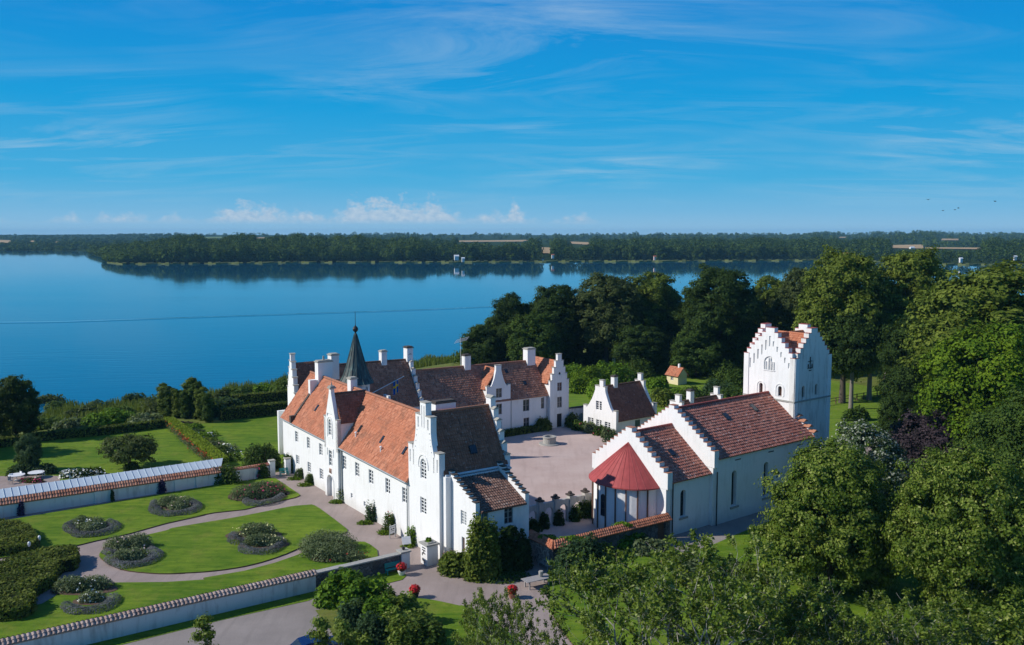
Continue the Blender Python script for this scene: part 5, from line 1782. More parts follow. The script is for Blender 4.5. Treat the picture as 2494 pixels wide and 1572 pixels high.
rose_bed('sparse rose bed with grey lavender edging nearest the left end of the garden wall', [(A_(700, 585), 1.5, .9, .75, 1500), (A_(720, 620), 1.3, .8, .7, 1200)],
         [[A_(500, 600), A_(560, 640), A_(600, 672), A_(740, 676), A_(870, 640), A_(925, 600), A_(870, 560)], [A_(500, 600), A_(550, 575), A_(600, 560)]], 11)
rose_bed('rose bed with grey lavender edging below the purple climber on the garden wall', [(A_(1370, 425), 1.7, 1.0, .8, 1900), (A_(1420, 455), 1.2, .8, .7, 900)],
         [[A_(1185, 440), A_(1215, 500), A_(1330, 512), A_(1480, 495), A_(1560, 450), A_(1510, 400)], [A_(1185, 440), A_(1190, 405)]], 12, flowers=('petal_pale', 40, .09))
rose_bed('double rose bed with pale blossoms at the rounded left end of the oval lawn', [(A_(1010, 760), 1.75, .8, 1.0, 2300), (A_(1040, 850), 1.45, .75, .8, 1700)],
         [[A_(815, 795), A_(850, 820), A_(900, 810)], [A_(860, 850), A_(870, 890), A_(960, 922), A_(1060, 918), A_(1170, 890), A_(1250, 825), A_(1200, 780)]], 13, flowers=('petal_pale', 70, .10))
rose_bed('double rose bed with yellow-white blossoms in the middle of the oval lawn', [(B_(790, 745), 2.0, .95, 1.0, 2400), (B_(890, 835), 1.75, .8, .85, 1900)],
         [[B_(575, 740), B_(565, 785), B_(610, 825), B_(690, 815)], [B_(665, 870), B_(700, 910), B_(800, 932), B_(930, 930), B_(1040, 880), B_(1090, 820), B_(1040, 790)]], 14, flowers=('petal_cream', 90, .10))
rose_bed('large rose bed full of pink blossoms beside the path to the garden gate', [(B_(830, 360), 2.4, 1.5, 1.15, 4600), (B_(950, 340), 1.6, 1.0, 1.1, 1900)],
         [[B_(690, 420), B_(760, 455), B_(880, 456), B_(1010, 420), B_(1085, 365)]], 15, flowers=('petal_pink', 90, .12))
rose_bed('rose bed with white and red blossoms nearest the front wall', [(A_(660, 1090), 2.0, .8, 1.0, 2200), (A_(720, 1180), 1.1, .55, .65, 900)],
         [[A_(490, 1230), A_(540, 1265), A_(640, 1285), A_(780, 1270), A_(900, 1210), A_(900, 1160)], [A_(820, 1045), A_(880, 1060)]], 16, flowers=('petal_white', 60, .10))
rose_bed('big bushy grey-green shrub bed beside the rubble wall', [(C_(560, 450), 2.9, 1.5, 1.35, 4200), (C_(560, 560), 2.1, 1.1, 1.2, 2600), (C_(800, 575), 1.5, .7, .7, 900)], [], 17, flowers=('petal_red', 10, .09))
# topiary masses at the left edge
blob_hedge('clipped_hedge', [A_(-260, 640), A_(-150, 590), A_(60, 600), A_(200, 630), A_(262, 690), A_(300, 745), A_(250, 790), A_(120, 815), A_(-80, 830), A_(-260, 830)], 1.0, 'leaf_hedge', 'broad flat-topped rounded hedge at the left edge of the rose garden', seed=21)
blob_hedge('clipped_hedge', [A_(590, 830), A_(610, 880), A_(590, 930), A_(500, 950), A_(440, 1010), A_(430, 1060), A_(330, 1110), A_(250, 1180), A_(280, 1230), A_(240, 1290), A_(90, 1330), A_(-120, 1340), A_(-260, 1330), A_(-260, 1120), A_(-100, 1010), A_(120, 905), A_(300, 860), A_(470, 825)], 1.2, 'leaf_hedge', 'winding dark clipped hedge with lobes left of the oval lawn', seed=22)
for k, (q, lb) in enumerate(((A_(232, 800), 'small white lantern in the gap between the two clipped hedges, nearer the camera'), (A_(312, 750), 'small white lantern at the right tip of the rounded hedge'))):
    T = thing('garden_lamp', lb, 'lamp', WORLD, (q.x, q.y, 0), 'garden lamps')
    MB().cyl(q.x, q.y, 0, .75, .05, .04, 6).build('post', 'iron', T)
    MB().lathe(q.x, q.y, [(.1, .75), (.16, .95), (.14, 1.15), (.03, 1.25)], 8).build('lantern', 'white_paint', T)

# wall plants along the long range
for (q, h, lb, mt, fl) in ((at(680 + 285 / 5.06, 1060 + 525 / 5.06), 1.4, 'leafy wall shrub at the far end of the long range', 'leaf_mid', None), (at(680 + 420 / 5.06, 1060 + 600 / 5.06), 1.5, 'green wall shrub left of the arched gateway', 'leaf_mid', None),
                           (at(680 + 800 / 5.06, 1060 + 810 / 5.06), 2.0, 'grey-green wall shrub just right of the arched gateway', 'leaf_rose', None), (at(680 + 1170 / 5.06, 1060 + 1060 / 5.06), 2.2, 'tall thin wall shrub under the middle of the long range', 'leaf_teal', None),
                           (at(680 + 1400 / 5.06, 1060 + 1190 / 5.06), 2.3, 'tall red-flowered wall shrub behind the sign board', 'leaf_mid', ('petal_red', 14, .12)), (at(680 + 1680 / 5.06, 1060 + 1340 / 5.06), 2.0, 'slim climbing shrub at the foot of the pinnacled gable', 'leaf_bright', None)):
    q = q + FC.u * -.25
    make_bush('wall_shrub', q, .95, .7, h * 1.1, .10, mt, lb, 'shrub', 1300, int(q.x * 10) % 99 + 3, flowers=fl)
    q2 = q - FC.u * .9 - FC.v * .25
    make_bush('ground_shrub', q2, 1.0, .6, .55, .09, 'leaf_lime', 'low bright mound under the ' + lb.replace('tall thin wall', 'thin').replace('tall ', ''), 'plant', 500, int(q.x * 13) % 99 + 3, stems=False)
# climbers on garden wall
for q, h, w_, mt, lb in ((CW(-32.3, 32.72), 1.9, .45, 'petal_wisteria', 'dark climber on the left part of the garden wall'), (CW(-17.0, 32.7), 1.9, .75, 'petal_wisteria', 'purple flowering climber in the middle of the garden wall'), (CW(-22.6, 32.75), 1.4, .22, 'leaf_mid', 'thin green climber on the garden wall between two buttresses')):
    make_bush('wall_climber', q, w_, .22, h, .14, mt, lb, 'climber', 520, int(h * 31 + w_ * 50))
make_bush('climbing_plant', CW(-9.3, 33.2), 2.6, 1.2, 2.7, .15, 'leaf_mid', 'spreading climber with white blossoms over the right end of the metal roof', 'climber', 2600, 31, flowers=('petal_white', 60, .1))
make_bush('climbing_rose', CW(-4.3, 32.5), 1.0, .6, 2.3, .13, 'leaf_mid', 'climbing rose with pink flowers beside the garden gate pillar', 'shrub', 1300, 32, flowers=('petal_pink', 45, .12))
make_bush('ivy', CW(-.55, 33.6), 1.0, .8, 2.9, .13, 'leaf_mid', 'mound of ivy over the gate pillar against the long range', 'ivy', 1900, 33)
make_bush('round_shrub', at(632, 1150) + Vector((0, 1.5, 0)), 2.7, 2.2, 3.6, .17, 'leaf_mid', 'large round dark shrub behind the garden gate', 'shrub', 5200, 34)

# benches, signs, pots, tables
def bench(name, frame, u, v, ang, mat, label, L=1.6):
    F = Frame(frame.w(u, v).x, frame.w(u, v).y, ang)
    T = thing(name, label, 'bench', F, (0, 0, 0))
    mb = MB()
    for k in range(3):
        mb.box(-L / 2, L / 2, -.2 + k * .15, -.08 + k * .15, .42, .46)
    mb.build('seat', mat, T)
    mb = MB()
    for k in range(3):
        mb.hexa([(-L / 2, .26 + k * .03, .55 + k * .14), (L / 2, .26 + k * .03, .55 + k * .14), (L / 2, .3 + k * .03, .55 + k * .14), (-L / 2, .3 + k * .03, .55 + k * .14)],
                [(-L / 2, .28 + k * .03, .66 + k * .14), (L / 2, .28 + k * .03, .66 + k * .14), (L / 2, .32 + k * .03, .66 + k * .14), (-L / 2, .32 + k * .03, .66 + k * .14)])
    mb.build('backrest', mat, T)
    for x in (-L / 2 + .08, L / 2 - .08):
        MB().box(x - .04, x + .04, -.2, -.12, -.02, .42).build('leg', mat, T)
        MB().box(x - .04, x + .04, .22, .3, -.02, 1.0).build('leg', mat, T)
    return T


bench('garden_bench', FC, -1.5, 32.2, 55.5, 'turquoise_paint', 'turquoise bench beside the ivy-covered garden gate pillar', 1.2)
bench('garden_bench', FC, -5.4, -7.0, 55.5, 'turquoise_paint', 'turquoise bench against the dark rubble wall', 1.6)
bw = D_(1262, 790)
bench('garden_bench', Frame(bw.x, bw.y, 90), 0, 0, 150, 'grey_wood', 'pale slatted bench against the corner of the stone court wall', 1.8)
tp_ = D_(1190, 960)
F = Frame(tp_.x, tp_.y, 60)
T = thing('picnic_table', 'weathered grey wooden table with a pot on it in front of the stone court wall', 'table', F)
mb = MB()
for k in range(6):
    mb.box(-1.35, 1.35, -.55 + k * .19, -.38 + k * .19, .72, .77)
mb.build('table_top', 'grey_wood', T)
for x in (-1, 1):
    for y in (-.4, .4):
        MB().box(x - .05, x + .05, y - .05, y + .05, -.02, .72).build('leg', 'grey_wood', T)
pt = F.w(.5, .1, .77)
T = thing('flower_vase', 'grey pot standing on the weathered wooden table', 'pot', WORLD, (pt.x, pt.y, .77))
MB().lathe(pt.x, pt.y, [(.14, .772), (.2, .95), (.22, 1.25), (.2, 1.3)], 10).build('vase', 'rough_granite', T)
for q, lb, pm in ((C_(1365, 735), 'white pot of red geraniums on the grass at the end of the rubble wall', 'white_paint'), (C_(1510, 988), 'dark pot of red geraniums at the lawn edge in the drive', 'iron'), (D_(960, 1072), 'pot of red geraniums half hidden behind a branch near the wooden table', 'clay')):
    T = thing('flower_pot', lb, 'flower pot', WORLD, (q.x, q.y, 0), 'pots of red geraniums')
    MB().lathe(q.x, q.y, [(.24, -.02), (.36, .3), (.40, .42), (.34, .43)], 12).build('pot', pm, T)
    rng = np.random.default_rng(int(abs(q.x) * 100))
    d_ = rand_dir(rng, 420, .2)
    pos = d_ * np.array([.5, .5, .38]) * rng.uniform(.75, 1.05, (420, 1)) + np.array([0, 0, .75])
    link('leaves', leaves_mesh('leaves', pos[:200] * .97, d_[:200], .09 * rng.uniform(.6, 1.3, 200), ['leaf_mid']), T)
    top_ = pos[200:] + np.array([0, 0, .07])
    link('blossoms', leaves_mesh('blossoms', top_, d_[200:] + np.array([0, 0, .5]), .085 * rng.uniform(.7, 1.3, 220), ['petal_red'], aspect=.9), T)
for q, lb, ang in ((C_(1262, 318), 'grey-blue standing notice board with dark print in front of the red-flowered shrub', 40), (C_(1415, 420), 'leaning blank white board near the gable corner', 70)):
    F = Frame(q.x, q.y, ang)
    T = thing('sign_board', lb, 'sign', F)
    if ang == 40:
        MB().box(-.42, -.34, -.03, .03, -.02, 1.35).box(.34, .42, -.03, .03, -.02, 1.35).build('frame', 'grey_paint', T)
        mb = MB().box(-.34, .34, -.025, .025, .45, 1.3).box(-.33, .33, -.035, -.026, 1.12, 1.28, 1).box(-.24, -.03, -.035, -.026, .88, 1.0, 2).box(.04, .24, -.035, -.026, .88, 1.0, 2).box(-.2, .2, -.035, -.026, .72, .77, 2)
        mb.build('panel', ['white_paint', 'grey_paint', 'iron'], T)
    else:
        MB().hexa([(-.45, -.3, .35), (.45, -.3, .35), (.45, -.25, .33), (-.45, -.25, .33)], [(-.45, .1, 1.05), (.45, .1, 1.05), (.45, .15, 1.03), (-.45, .15, 1.03)]).build('panel', 'white_paint', T)
        for x in (-.35, .35):
            MB().tube([(x, -.3, -.02), (x, .1, 1.0)], .03, 5).build('leg', 'grey_wood', T)
for q, lb, s_ in ((G_(195, 1375), 'round white café table at the far left of the terrace', 1), (G_(420, 1345), 'round white café table behind the pink flowers', 1), (G_(785, 1330), 'round white café table beside the white-flowered hedge', .8)):
    T = thing('cafe_table', lb, 'table', WORLD, (q.x, q.y, 0), 'white café tables on the terrace')
    MB().cyl(q.x, q.y, .7, .74, 1.0 * s_, 1.0 * s_, 20).build('table_top', 'white_paint', T)
    MB().cyl(q.x, q.y, 0, .7, .05, .05, 6).cyl(q.x, q.y, 0, .03, .35, .35, 10).build('pedestal', 'white_paint', T)
for q, lb, rz_ in ((G_(130, 1385), 'white café chair left of the leftmost table', .3), (G_(262, 1350), 'white café chair between the two left café tables', 2.6), (G_(490, 1335), 'white café chair right of the table behind the pink flowers', 3.0), (G_(120, 1420), 'dark café chair in front of the leftmost table', 1.0)):
    F = Frame(q.x, q.y, 90 - math.degrees(rz_))
    T = thing('cafe_chair', lb, 'chair', F, (0, 0, 0), 'café chairs on the terrace')
    mt = 'grey_wood' if 'dark' in lb else 'white_paint'
    MB().box(-.22, .22, -.22, .22, .43, .47).build('seat', mt, T)
    MB().box(-.22, .22, .19, .23, .5, .95).build('backrest', mt, T)
    for x in (-.19, .19):
        for y in (-.19, .19):
            MB().box(x - .02, x + .02, y - .02, y + .02, -.01, .43).build('leg', mt, T)
make_bush('flower_bush', G_(370, 1400), 1.6, .7, .7, .12, 'leaf_mid', 'pink flowers in the border by the café tables', 'flowers', 700, 41, flowers=('petal_pink', 160, .14), stems=False)
make_bush('flower_bush', G_(860, 1345), 2.1, .7, 1.25, .13, 'leaf_mid', 'white-flowering hydrangea row left behind the metal roof', 'shrub', 1500, 42, flowers=('petal_white', 230, .17))
make_bush('flower_bush', G_(1110, 1310), 1.7, .7, 1.1, .13, 'leaf_mid', 'white-flowering bush right of the hydrangea row', 'shrub', 1100, 43, flowers=('petal_white', 90, .15))

# parked car at the lower edge
cp_ = at(772, 1598)
F = Frame(cp_.x, cp_.y, 62)
T = thing('parked_car', 'dark blue car parked on the grey gravel at the lower edge', 'car', F)
pl = [(-2.15, .55), (-2.1, .85), (-1.75, .95), (-1.25, 1.38), (-.6, 1.47), (.35, 1.44), (.95, 1.05), (1.9, .88), (2.15, .7), (2.15, .35), (-2.15, .35)]
mb = MB()
for y, s_ in ((-.86, 1), (.86, 1)):
    pass
k = len(pl)
V2 = []
for y, ins in ((-.88, 0), (-.86, .0), (.86, 0), (.88, 0)):
    V2 += [(x, y * (.86 if z > 1.0 else 1.0), z) for x, z in pl]
mb.add(V2, [(i, (i + 1) % k, k + (i + 1) % k, k + i) for i in range(k)] + [(k + i, k + (i + 1) % k, 2 * k + (i + 1) % k, 2 * k + i) for i in range(k)] + [(2 * k + i, 2 * k + (i + 1) % k, 3 * k + (i + 1) % k, 3 * k + i) for i in range(k)] + [tuple(range(k))[::-1], tuple(range(3 * k, 4 * k))])
mb.build('body', 'blue_carpaint', T)
mb = MB()
mb.hexa([(.42, -.66, 1.42), (.42, .66, 1.42), (.92, .7, 1.1), (.92, -.7, 1.1)], [(.46, -.66, 1.44), (.46, .66, 1.44), (.96, .7, 1.12), (.96, -.7, 1.12)])
mb.build('windscreen', 'glass_pane', T)
MB().hexa([(-1.3, -.62, 1.36), (-1.3, .62, 1.36), (-1.7, .66, 1.0), (-1.7, -.66, 1.0)], [(-1.34, -.62, 1.38), (-1.34, .62, 1.38), (-1.74, .66, 1.02), (-1.74, -.66, 1.02)]).build('rear_window', 'glass_pane', T)
for y in (-1, 1):
    MB().hexa([(-1.2, y * .75, 1.05), (.75, y * .75, 1.05), (.75, y * .79, 1.05), (-1.2, y * .79, 1.05)], [(-1.0, y * .74, 1.36), (.3, y * .74, 1.36), (.3, y * .78, 1.36), (-1.0, y * .78, 1.36)]).build('side_window', 'glass_pane', T)
    for x in (-1.35, 1.35):
        w2 = MB()
        w2.add([(x + .32 * math.cos(2 * PI * i / 16), y * yy, .32 + .32 * math.sin(2 * PI * i / 16)) for yy in (.68, .9) for i in range(16)], [(i, (i + 1) % 16, 16 + (i + 1) % 16, 16 + i) for i in range(16)] + [tuple(range(16)), tuple(range(16, 32))])
        w2.build('wheel', 'rubber', T)

# court plants
make_hedge('court_hedge', [CW(34.2, 35.0), CW(44.2, 35.0)], 1.3, .95, 'leaf_hedge', 'low clipped hedge along the foot of the far range', .14, 55)
make_bush('clipped_bush', CW(43.2, 34.9), 1.6, 1.3, 2.3, .15, 'leaf_hedge', 'round clipped bush left of the corner gable door', 'bush', 2600, 51)
make_bush('clipped_bush', CW(48.6, 34.4), 1.4, 1.2, 2.5, .15, 'leaf_hedge', 'round clipped bush right of the corner gable door', 'bush', 2400, 52)
for k, (v, h, lb) in enumerate(((6.9, 1.7, 'first bushy shrub from the arched gateway along the cottage front'), (4.6, 2.0, 'second bushy shrub from the arched gateway along the cottage front'), (2.4, 1.6, 'third bushy shrub from the arched gateway along the cottage front'), (.2, 1.8, 'bushy shrub at the near corner of the cottage front'))):
    q = FS.w(-1.1 - .2 * (k % 2), v)
    make_bush('front_shrub', q, 1.4, 1.2, h, .15, 'leaf_rose' if k % 2 else 'leaf_mid', lb, 'shrub', 1500, 60 + k, 'shrubs along the cottage front', flowers=('petal_pink', 12, .12))
make_bush('front_shrub', FS.w(-2.4, -2.6), 2.2, 1.5, 1.3, .15, 'leaf_teal', 'wide low grey-green shrub between cottage and church gable', 'shrub', 1800, 66)
for u, w_, h, lb in ((12.0, 1.2, 1.9, 'dark creeper filling the leftmost arcade arches'), (14.1, .5, 2.3, 'ivy column on the second arcade pier'), (16.1, .5, 2.3, 'ivy column on the middle arcade pier'), (18.3, .7, 2.4, 'ivy column on the fourth arcade pier'), (20.6, 1.6, 2.8, 'big leafy climber at the church end of the arcade')):
    make_bush('arcade_ivy', CW(u, -4.6), w_ * 1.25, .5, h * .85, .14, 'leaf_mid' if u > 18 else 'leaf_dark', lb, 'climber', int(900 * w_ + 300), int(u * 7), group='climbers on the arcade')
for q, w_, lb in ((CW(8.0, -13.3), 1.0, 'clump of green creeper on the left end of the orange tile coping'), (CW(9.5, -14.8), 1.7, 'green creeper across the corner of the orange tile coping'), (CW(16.5, -14.4), 1.2, 'small patch of creeper halfway along the orange tile coping')):
    make_bush('wall_creeper', q, w_, .5, .45, .12, 'leaf_bright', lb, 'creeper', int(500 * w_), int(w_ * 40), dist_z=2.5, stems=False)
# annex greenery
q = D_(560, 700)
make_bush('evergreen_shrub', CW(1.1, -12.9), 1.9, 1.5, 6.2, .17, 'leaf_warm', 'tall evergreen climber covering the corner of the lean-to annex', 'shrub', 8000, 71, lumps=12)
make_bush('evergreen_shrub', D_(500, 835), 2.5, 1.7, 2.3, .18, 'leaf_warm', 'spreading evergreen mound at the foot of the annex corner', 'shrub', 5200, 72, lumps=9)
make_bush('evergreen_shrub', CW(4.3, -12.7), 1.7, 1.2, 4.9, .2, 'leaf_dark', 'dark tall shrub between the annex windows', 'shrub', 4000, 73)
make_bush('evergreen_shrub', CW(5.5, -12.7), .95, .9, 3.2, .18, 'leaf_dark', 'dark shaded shrub in the angle of annex and stone court wall', 'shrub', 2200, 74)
make_bush('ground_cover', D_(760, 860), 3.6, 1.9, .55, .14, 'leaf_mid', 'low leafy ground cover along the drive below the annex', 'ground cover', 2600, 75, stems=False)
make_bush('flowering_shrub', CW(-.35, -8.6), .8, .8, 2.0, .12, 'leaf_olive', 'reddish flowering shrub behind the broad lettered pillar', 'shrub', 800, 76, flowers=('petal_pink', 40, .12))
make_bush('yew_bush', D_(1560, 900), 2.9, 2.6, 4.4, .16, 'leaf_teal', 'big rounded blue-green yew below the stone court wall', 'bush', 8000, 78, lumps=4)
# left garden hedges and borders
make_hedge('clipped_hedge', [G_(-300, 1045), G_(430, 920), G_(1180, 850), G_(1900, 762)], 1.3, 1.35, 'leaf_hedge', 'long low dark hedge along the far side of the left lawn', .17, 30)
make_hedge('clipped_hedge', [H_(800, 628), H_(1220, 578), H_(1700, 532)], 1.6, 2.1, 'leaf_hedge', 'tall dark hedge along the far side of the right lawn', .17, 28)
make_hedge('clipped_hedge', [H_(930, 425), H_(1300, 408), H_(1800, 352)], 1.5, 1.9, 'leaf_hedge', 'farther dark hedge beyond the pale garden path', .18, 25)
make_hedge('clipped_hedge', [H_(155, 668), H_(480, 905), H_(830, 1190)], 1.5, 1.15, 'leaf_hedge_light', 'light green clipped hedge dividing the two lawns', .12, 90, top_mat='leaf_hedge_light')
hp = [H_(120, 690), H_(300, 860), H_(470, 1010), H_(640, 1160)]
for k in range(3):
    pass
rng = np.random.default_rng(81)
T = bpy.data.objects.new('flower_border', None)
COL.objects.link(T)
T.location = (hp[1].x, hp[1].y, 0)
tag(T, 'narrow border of red and orange flowers along the light green hedge', 'flower border')
LL = curve_pts([p for p in hp], 20, False)
P = np.array([[p.x, p.y] for p in LL])
i = rng.integers(0, len(P) - 1, 3200)
t = rng.uniform(size=3200)[:, None]
q = P[i] * (1 - t) + P[i + 1] * t + rng.normal(0, .28, (3200, 2)) - np.array([hp[1].x, hp[1].y])
zz_ = rng.uniform(.05, .75, 3200)
link('foliage', leaves_mesh('foliage', np.column_stack([q, zz_])[:2700], rng.normal(size=(2700, 3)) + np.array([0, 0, .8]), .10 * rng.uniform(.6, 1.4, 2700), ['leaf_rose']), T)
link('blossoms', leaves_mesh('blossoms', np.column_stack([q, zz_ + .35])[2960:], rng.normal(size=(240, 3)) + np.array([0, 0, 1]), .11 * rng.uniform(.6, 1.4, 240), ['petal_orange'], aspect=.9), T)
bd = [(H_(360, 690), 2.2, .8, 'leaf_purple', None, 'dark purple perennial clump at the far end of the border'), (H_(420, 720), 2.2, .9, 'leaf_bright', None, 'bright green perennial clump near the far end of the border'), (H_(500, 790), 2.2, 1.0, 'leaf_teal', ('petal_purple', 60, .12), 'blue-flowered clump in the border'),
      (H_(600, 830), 2.2, 1.0, 'leaf_bright', ('petal_white', 50, .12), 'white-flowered clump in the middle of the border'), (H_(640, 900), 2.2, .9, 'leaf_warm', None, 'yellow-green clump in the border beside the light hedge'), (H_(720, 950), 2.2, 1.1, 'leaf_rose', ('petal_pale', 50, .1), 'grey-green clump of the border with pale flowers'),
      (H_(790, 1020), 2.3, 1.2, 'leaf_mid', None, 'dark green clump of the border toward the castle'), (H_(870, 1010), 1.8, 1.3, 'leaf_rose', ('petal_white', 120, .13), 'tall white-flowering clump of the border'), (H_(900, 1110), 2.2, 1.4, 'leaf_mid', ('petal_white', 40, .12), 'leafy clump at the near end of the border')]
for k, (q, r_, h, mt, fl, lb) in enumerate(bd):
    make_bush('border_plant', q, r_, 1.3, h, .14, mt, lb, 'plant', 900, 90 + k, 'perennials in the long border', flowers=fl, stems=False)

# ================================================================== TREES
proto_tree('a', 101, 24, 1.2, 8.4, .26, 'leaf_dark', nl=22, ncl=800, k=64, clump=.95, r0=.55)
proto_tree('b', 102, 24, 1.5, 8.2, .26, 'leaf_mid', nl=24, ncl=800, k=64, clump=.9, r0=.5)
proto_tree('c', 103, 28, 5.0, 9.0, .27, 'leaf_warm', nl=28, ncl=900, k=64, clump=1.0, r0=.6)
proto_tree('d', 104, 15, .6, 6.8, .24, 'leaf_mid', nl=16, ncl=620, k=56, clump=.85, r0=.4)
proto_tree('e', 105, 22, 1.0, 8.8, .22, 'leaf_lime', nl=24, ncl=1000, k=64, clump=.85, r0=.5)
proto_tree('f', 106, 10, .4, 5.4, .15, 'leaf_silver', nl=16, ncl=700, k=70, clump=.62, r0=.3, core=.7)
proto_tree('g', 107, 13.6, .3, 6.3, .15, 'leaf_warm', nl=20, ncl=1100, k=84, clump=.66, r0=.35, prof=lambda t: .98 - .55 * max(0, t - .45) ** 1.2 * 1.8)
proto_tree('h', 108, 16.5, .5, 8.6, .155, 'leaf_warm', nl=26, ncl=1400, k=80, clump=.75, bark='pale_bark', r0=.35)
proto_tree('t', 113, 17, 6.2, 5.6, .24, 'leaf_mid', nl=16, ncl=520, k=56, clump=.85, r0=.36, bark='grey_bark')
proto_tree('s', 109, 19, .3, 6.6, .8, 'leaf_far', nl=12, ncl=130, k=26, clump=1.4, r0=.4)
proto_tree('s2', 110, 21, .3, 7.4, .8, 'leaf_far', nl=14, ncl=140, k=26, clump=1.5, r0=.4)
proto_tree('q', 111, 4.4, 1.3, 3.7, .15, 'leaf_olive', nl=12, ncl=260, k=34, clump=.5, r0=.25, flat=.55, prof=lambda t: 1.0)
proto_tree('col', 112, 6.2, .1, 1.0, .14, 'leaf_mid', nl=20, ncl=300, k=46, clump=.32, r0=.14, prof=lambda t: .9)

G_TREES = 'park trees behind the castle'


def park(key, px, dist, top, label, rot, w_=1.0, mat=None):
    w_ *= 1.22 if px < 2030 else 1.08
    h = CAM_H - dist * (top - 568) / 2200.0
    p = on(px, dist)
    gz = ground_z(p.x, p.y)
    plant_tree(key, (p.x, p.y, gz), label, rot, h - gz, w_, G_TREES, mat=mat)


park('d', 1172, 214, 792, 'lowest dark tree at the lake edge, leftmost of the park trees behind the far range', .3, 1.0, 'leaf_dark')
park('a', 1245, 216, 716, 'dark tree with a loose ragged top above the television aerial', 1.1, .78, 'leaf_dark')
park('d', 1300, 208, 760, 'shorter mid green tree in front of the gap right of the ragged dark tree', 2.2, .9, 'leaf_mid')
park('b', 1355, 218, 690, 'broad dark green tree above the corner gable', .6, 1.0, 'leaf_dark')
park('c', 1478, 217, 664, 'tall grey-olive tree behind the small cottage', 2.0, 1.05, 'leaf_olive')
park('b', 1590, 224, 660, 'yellow-green tree right of the grey-olive one', 3.0, 1.0, 'leaf_warm')
park('d', 1650, 222, 735, 'low dark tree in the dip left of the biggest dark oak', 4.0, 1.1, 'leaf_dark')
park('c', 1758, 204, 646, 'biggest very dark oak left of the church tower', .9, 1.0, 'leaf_dark')
park('b', 1880, 222, 668, 'yellow-topped tree just left of the church tower top', 5.0, .75, 'leaf_warm')
park('a', 1960, 206, 656, 'brownish-olive tree directly behind the church tower', 2.5, .8, 'leaf_olive')
park('b', 2015, 212, 705, 'mid green tree behind the right edge of the church tower', 1.9, .8, 'leaf_mid')
park('c', 2062, 169, 604, 'tallest yellow-green tree, left of the twin tall crowns beyond the tower', .2, .92, 'leaf_warm')
park('c', 2215, 172, 603, 'tall yellow-green tree, right of the twin tall crowns beyond the tower', 3.6, .92, 'leaf_warm')
park('a', 2150, 218, 690, 'green tree between and behind the twin tall crowns', 1.2, .95, 'leaf_mid')
park('t', 2084, 163, 742, 'dark shaded tree standing on a pale trunk on the meadow', 4.2, .9, 'leaf_dark')
park('t', 2128, 172, 712, 'shaded tree with a straight trunk between the twin tall crowns', 1.2, .95, 'leaf_mid')
park('t', 2168, 179, 700, 'shaded tree by the paddock fence right of the straight-trunked one', 3.2, .95, 'leaf_dark')
park('a', 2235, 146, 775, 'dark green round tree in front of the right tall crown', .8, .92, 'leaf_dark')
park('d', 2345, 196, 700, 'small dark tree in front of the water gap at the right', .1, 1.1, 'leaf_dark')
park('c', 2440, 134, 640, 'huge green tree at the right edge of the picture', 5.2, 1.35, 'leaf_warm')
park('e', 2420, 110, 790, 'bright yellow-green tree below the huge tree at the right edge', 1.4, 1.0, 'leaf_lime')
park('e', 2345, 118, 905, 'smaller bright green tree left of the yellow-green tree', 3.9, .8, 'leaf_mid')
for k, (key, px, dist, top, mt) in enumerate((('d', 1215, 224, 770, 'leaf_mid'), ('d', 1300, 232, 735, 'leaf_dark'), ('d', 1418, 232, 722, 'leaf_dark'), ('d', 1535, 234, 705, 'leaf_dark'), ('d', 1625, 236, 742, 'leaf_mid'), ('d', 1690, 236, 738, 'leaf_dark'), ('b', 1715, 220, 712, 'leaf_warm'), ('a', 1818, 224, 705, 'leaf_dark'),
                                               ('a', 1925, 226, 700, 'leaf_dark'), ('d', 1560, 206, 792, 'leaf_dark'), ('d', 1700, 200, 800, 'leaf_mid'), ('d', 1820, 204, 790, 'leaf_mid'), ('b', 2040, 224, 700, 'leaf_dark'), ('a', 2300, 205, 690, 'leaf_dark'), ('b', 2390, 176, 690, 'leaf_mid'))):
    park(key, px, dist, top, 'one of the shaded trees filling the belt between the big park trees', k * 1.3, 1.1, mt)
for key, px, dist, top, lb, rot, w_, mt in (('f', 2290, 110, 1010, 'dark purple-leaved tree right of the white-leaved tree', 1.0, 1.15, 'leaf_purple'),
                                            ('f', 2120, 100, 1040, 'silvery white-leaved round tree beside the church', 0.2, .95, 'leaf_silver'),
                                            ('g', 2045, 79, 1082, 'near broad green lime tree right of the nave', .5, 1.0, 'leaf_near'),
                                            ('h', 2400, 73, 1098, 'near spreading tree with pale branches in the lower right corner', 2.1, .92, 'leaf_near'),
                                            ('h', 2575, 84, 950, 'near tree cropped by the right edge', 4.0, .95, 'leaf_mid'),
                                            ('d', 2205, 128, 960, 'dark round tree behind the silvery tree at the meadow edge', 2.0, .8, 'leaf_dark')):
    h = CAM_H - dist * (top - 568) / 2200.0
    p = on(px, dist)
    plant_tree(key, (p.x, p.y, -.05), lb, rot, h, w_, mat=mt)
make_bush('white_leaf_spray', on(2118, 100) + Vector((0, -.6, 0)), 4.3, 4.0, 10.6, .16, 'petal_white', 'pale upturned leaf sprays of the silvery tree', 'foliage', 900, 120, stems=False) if False else None
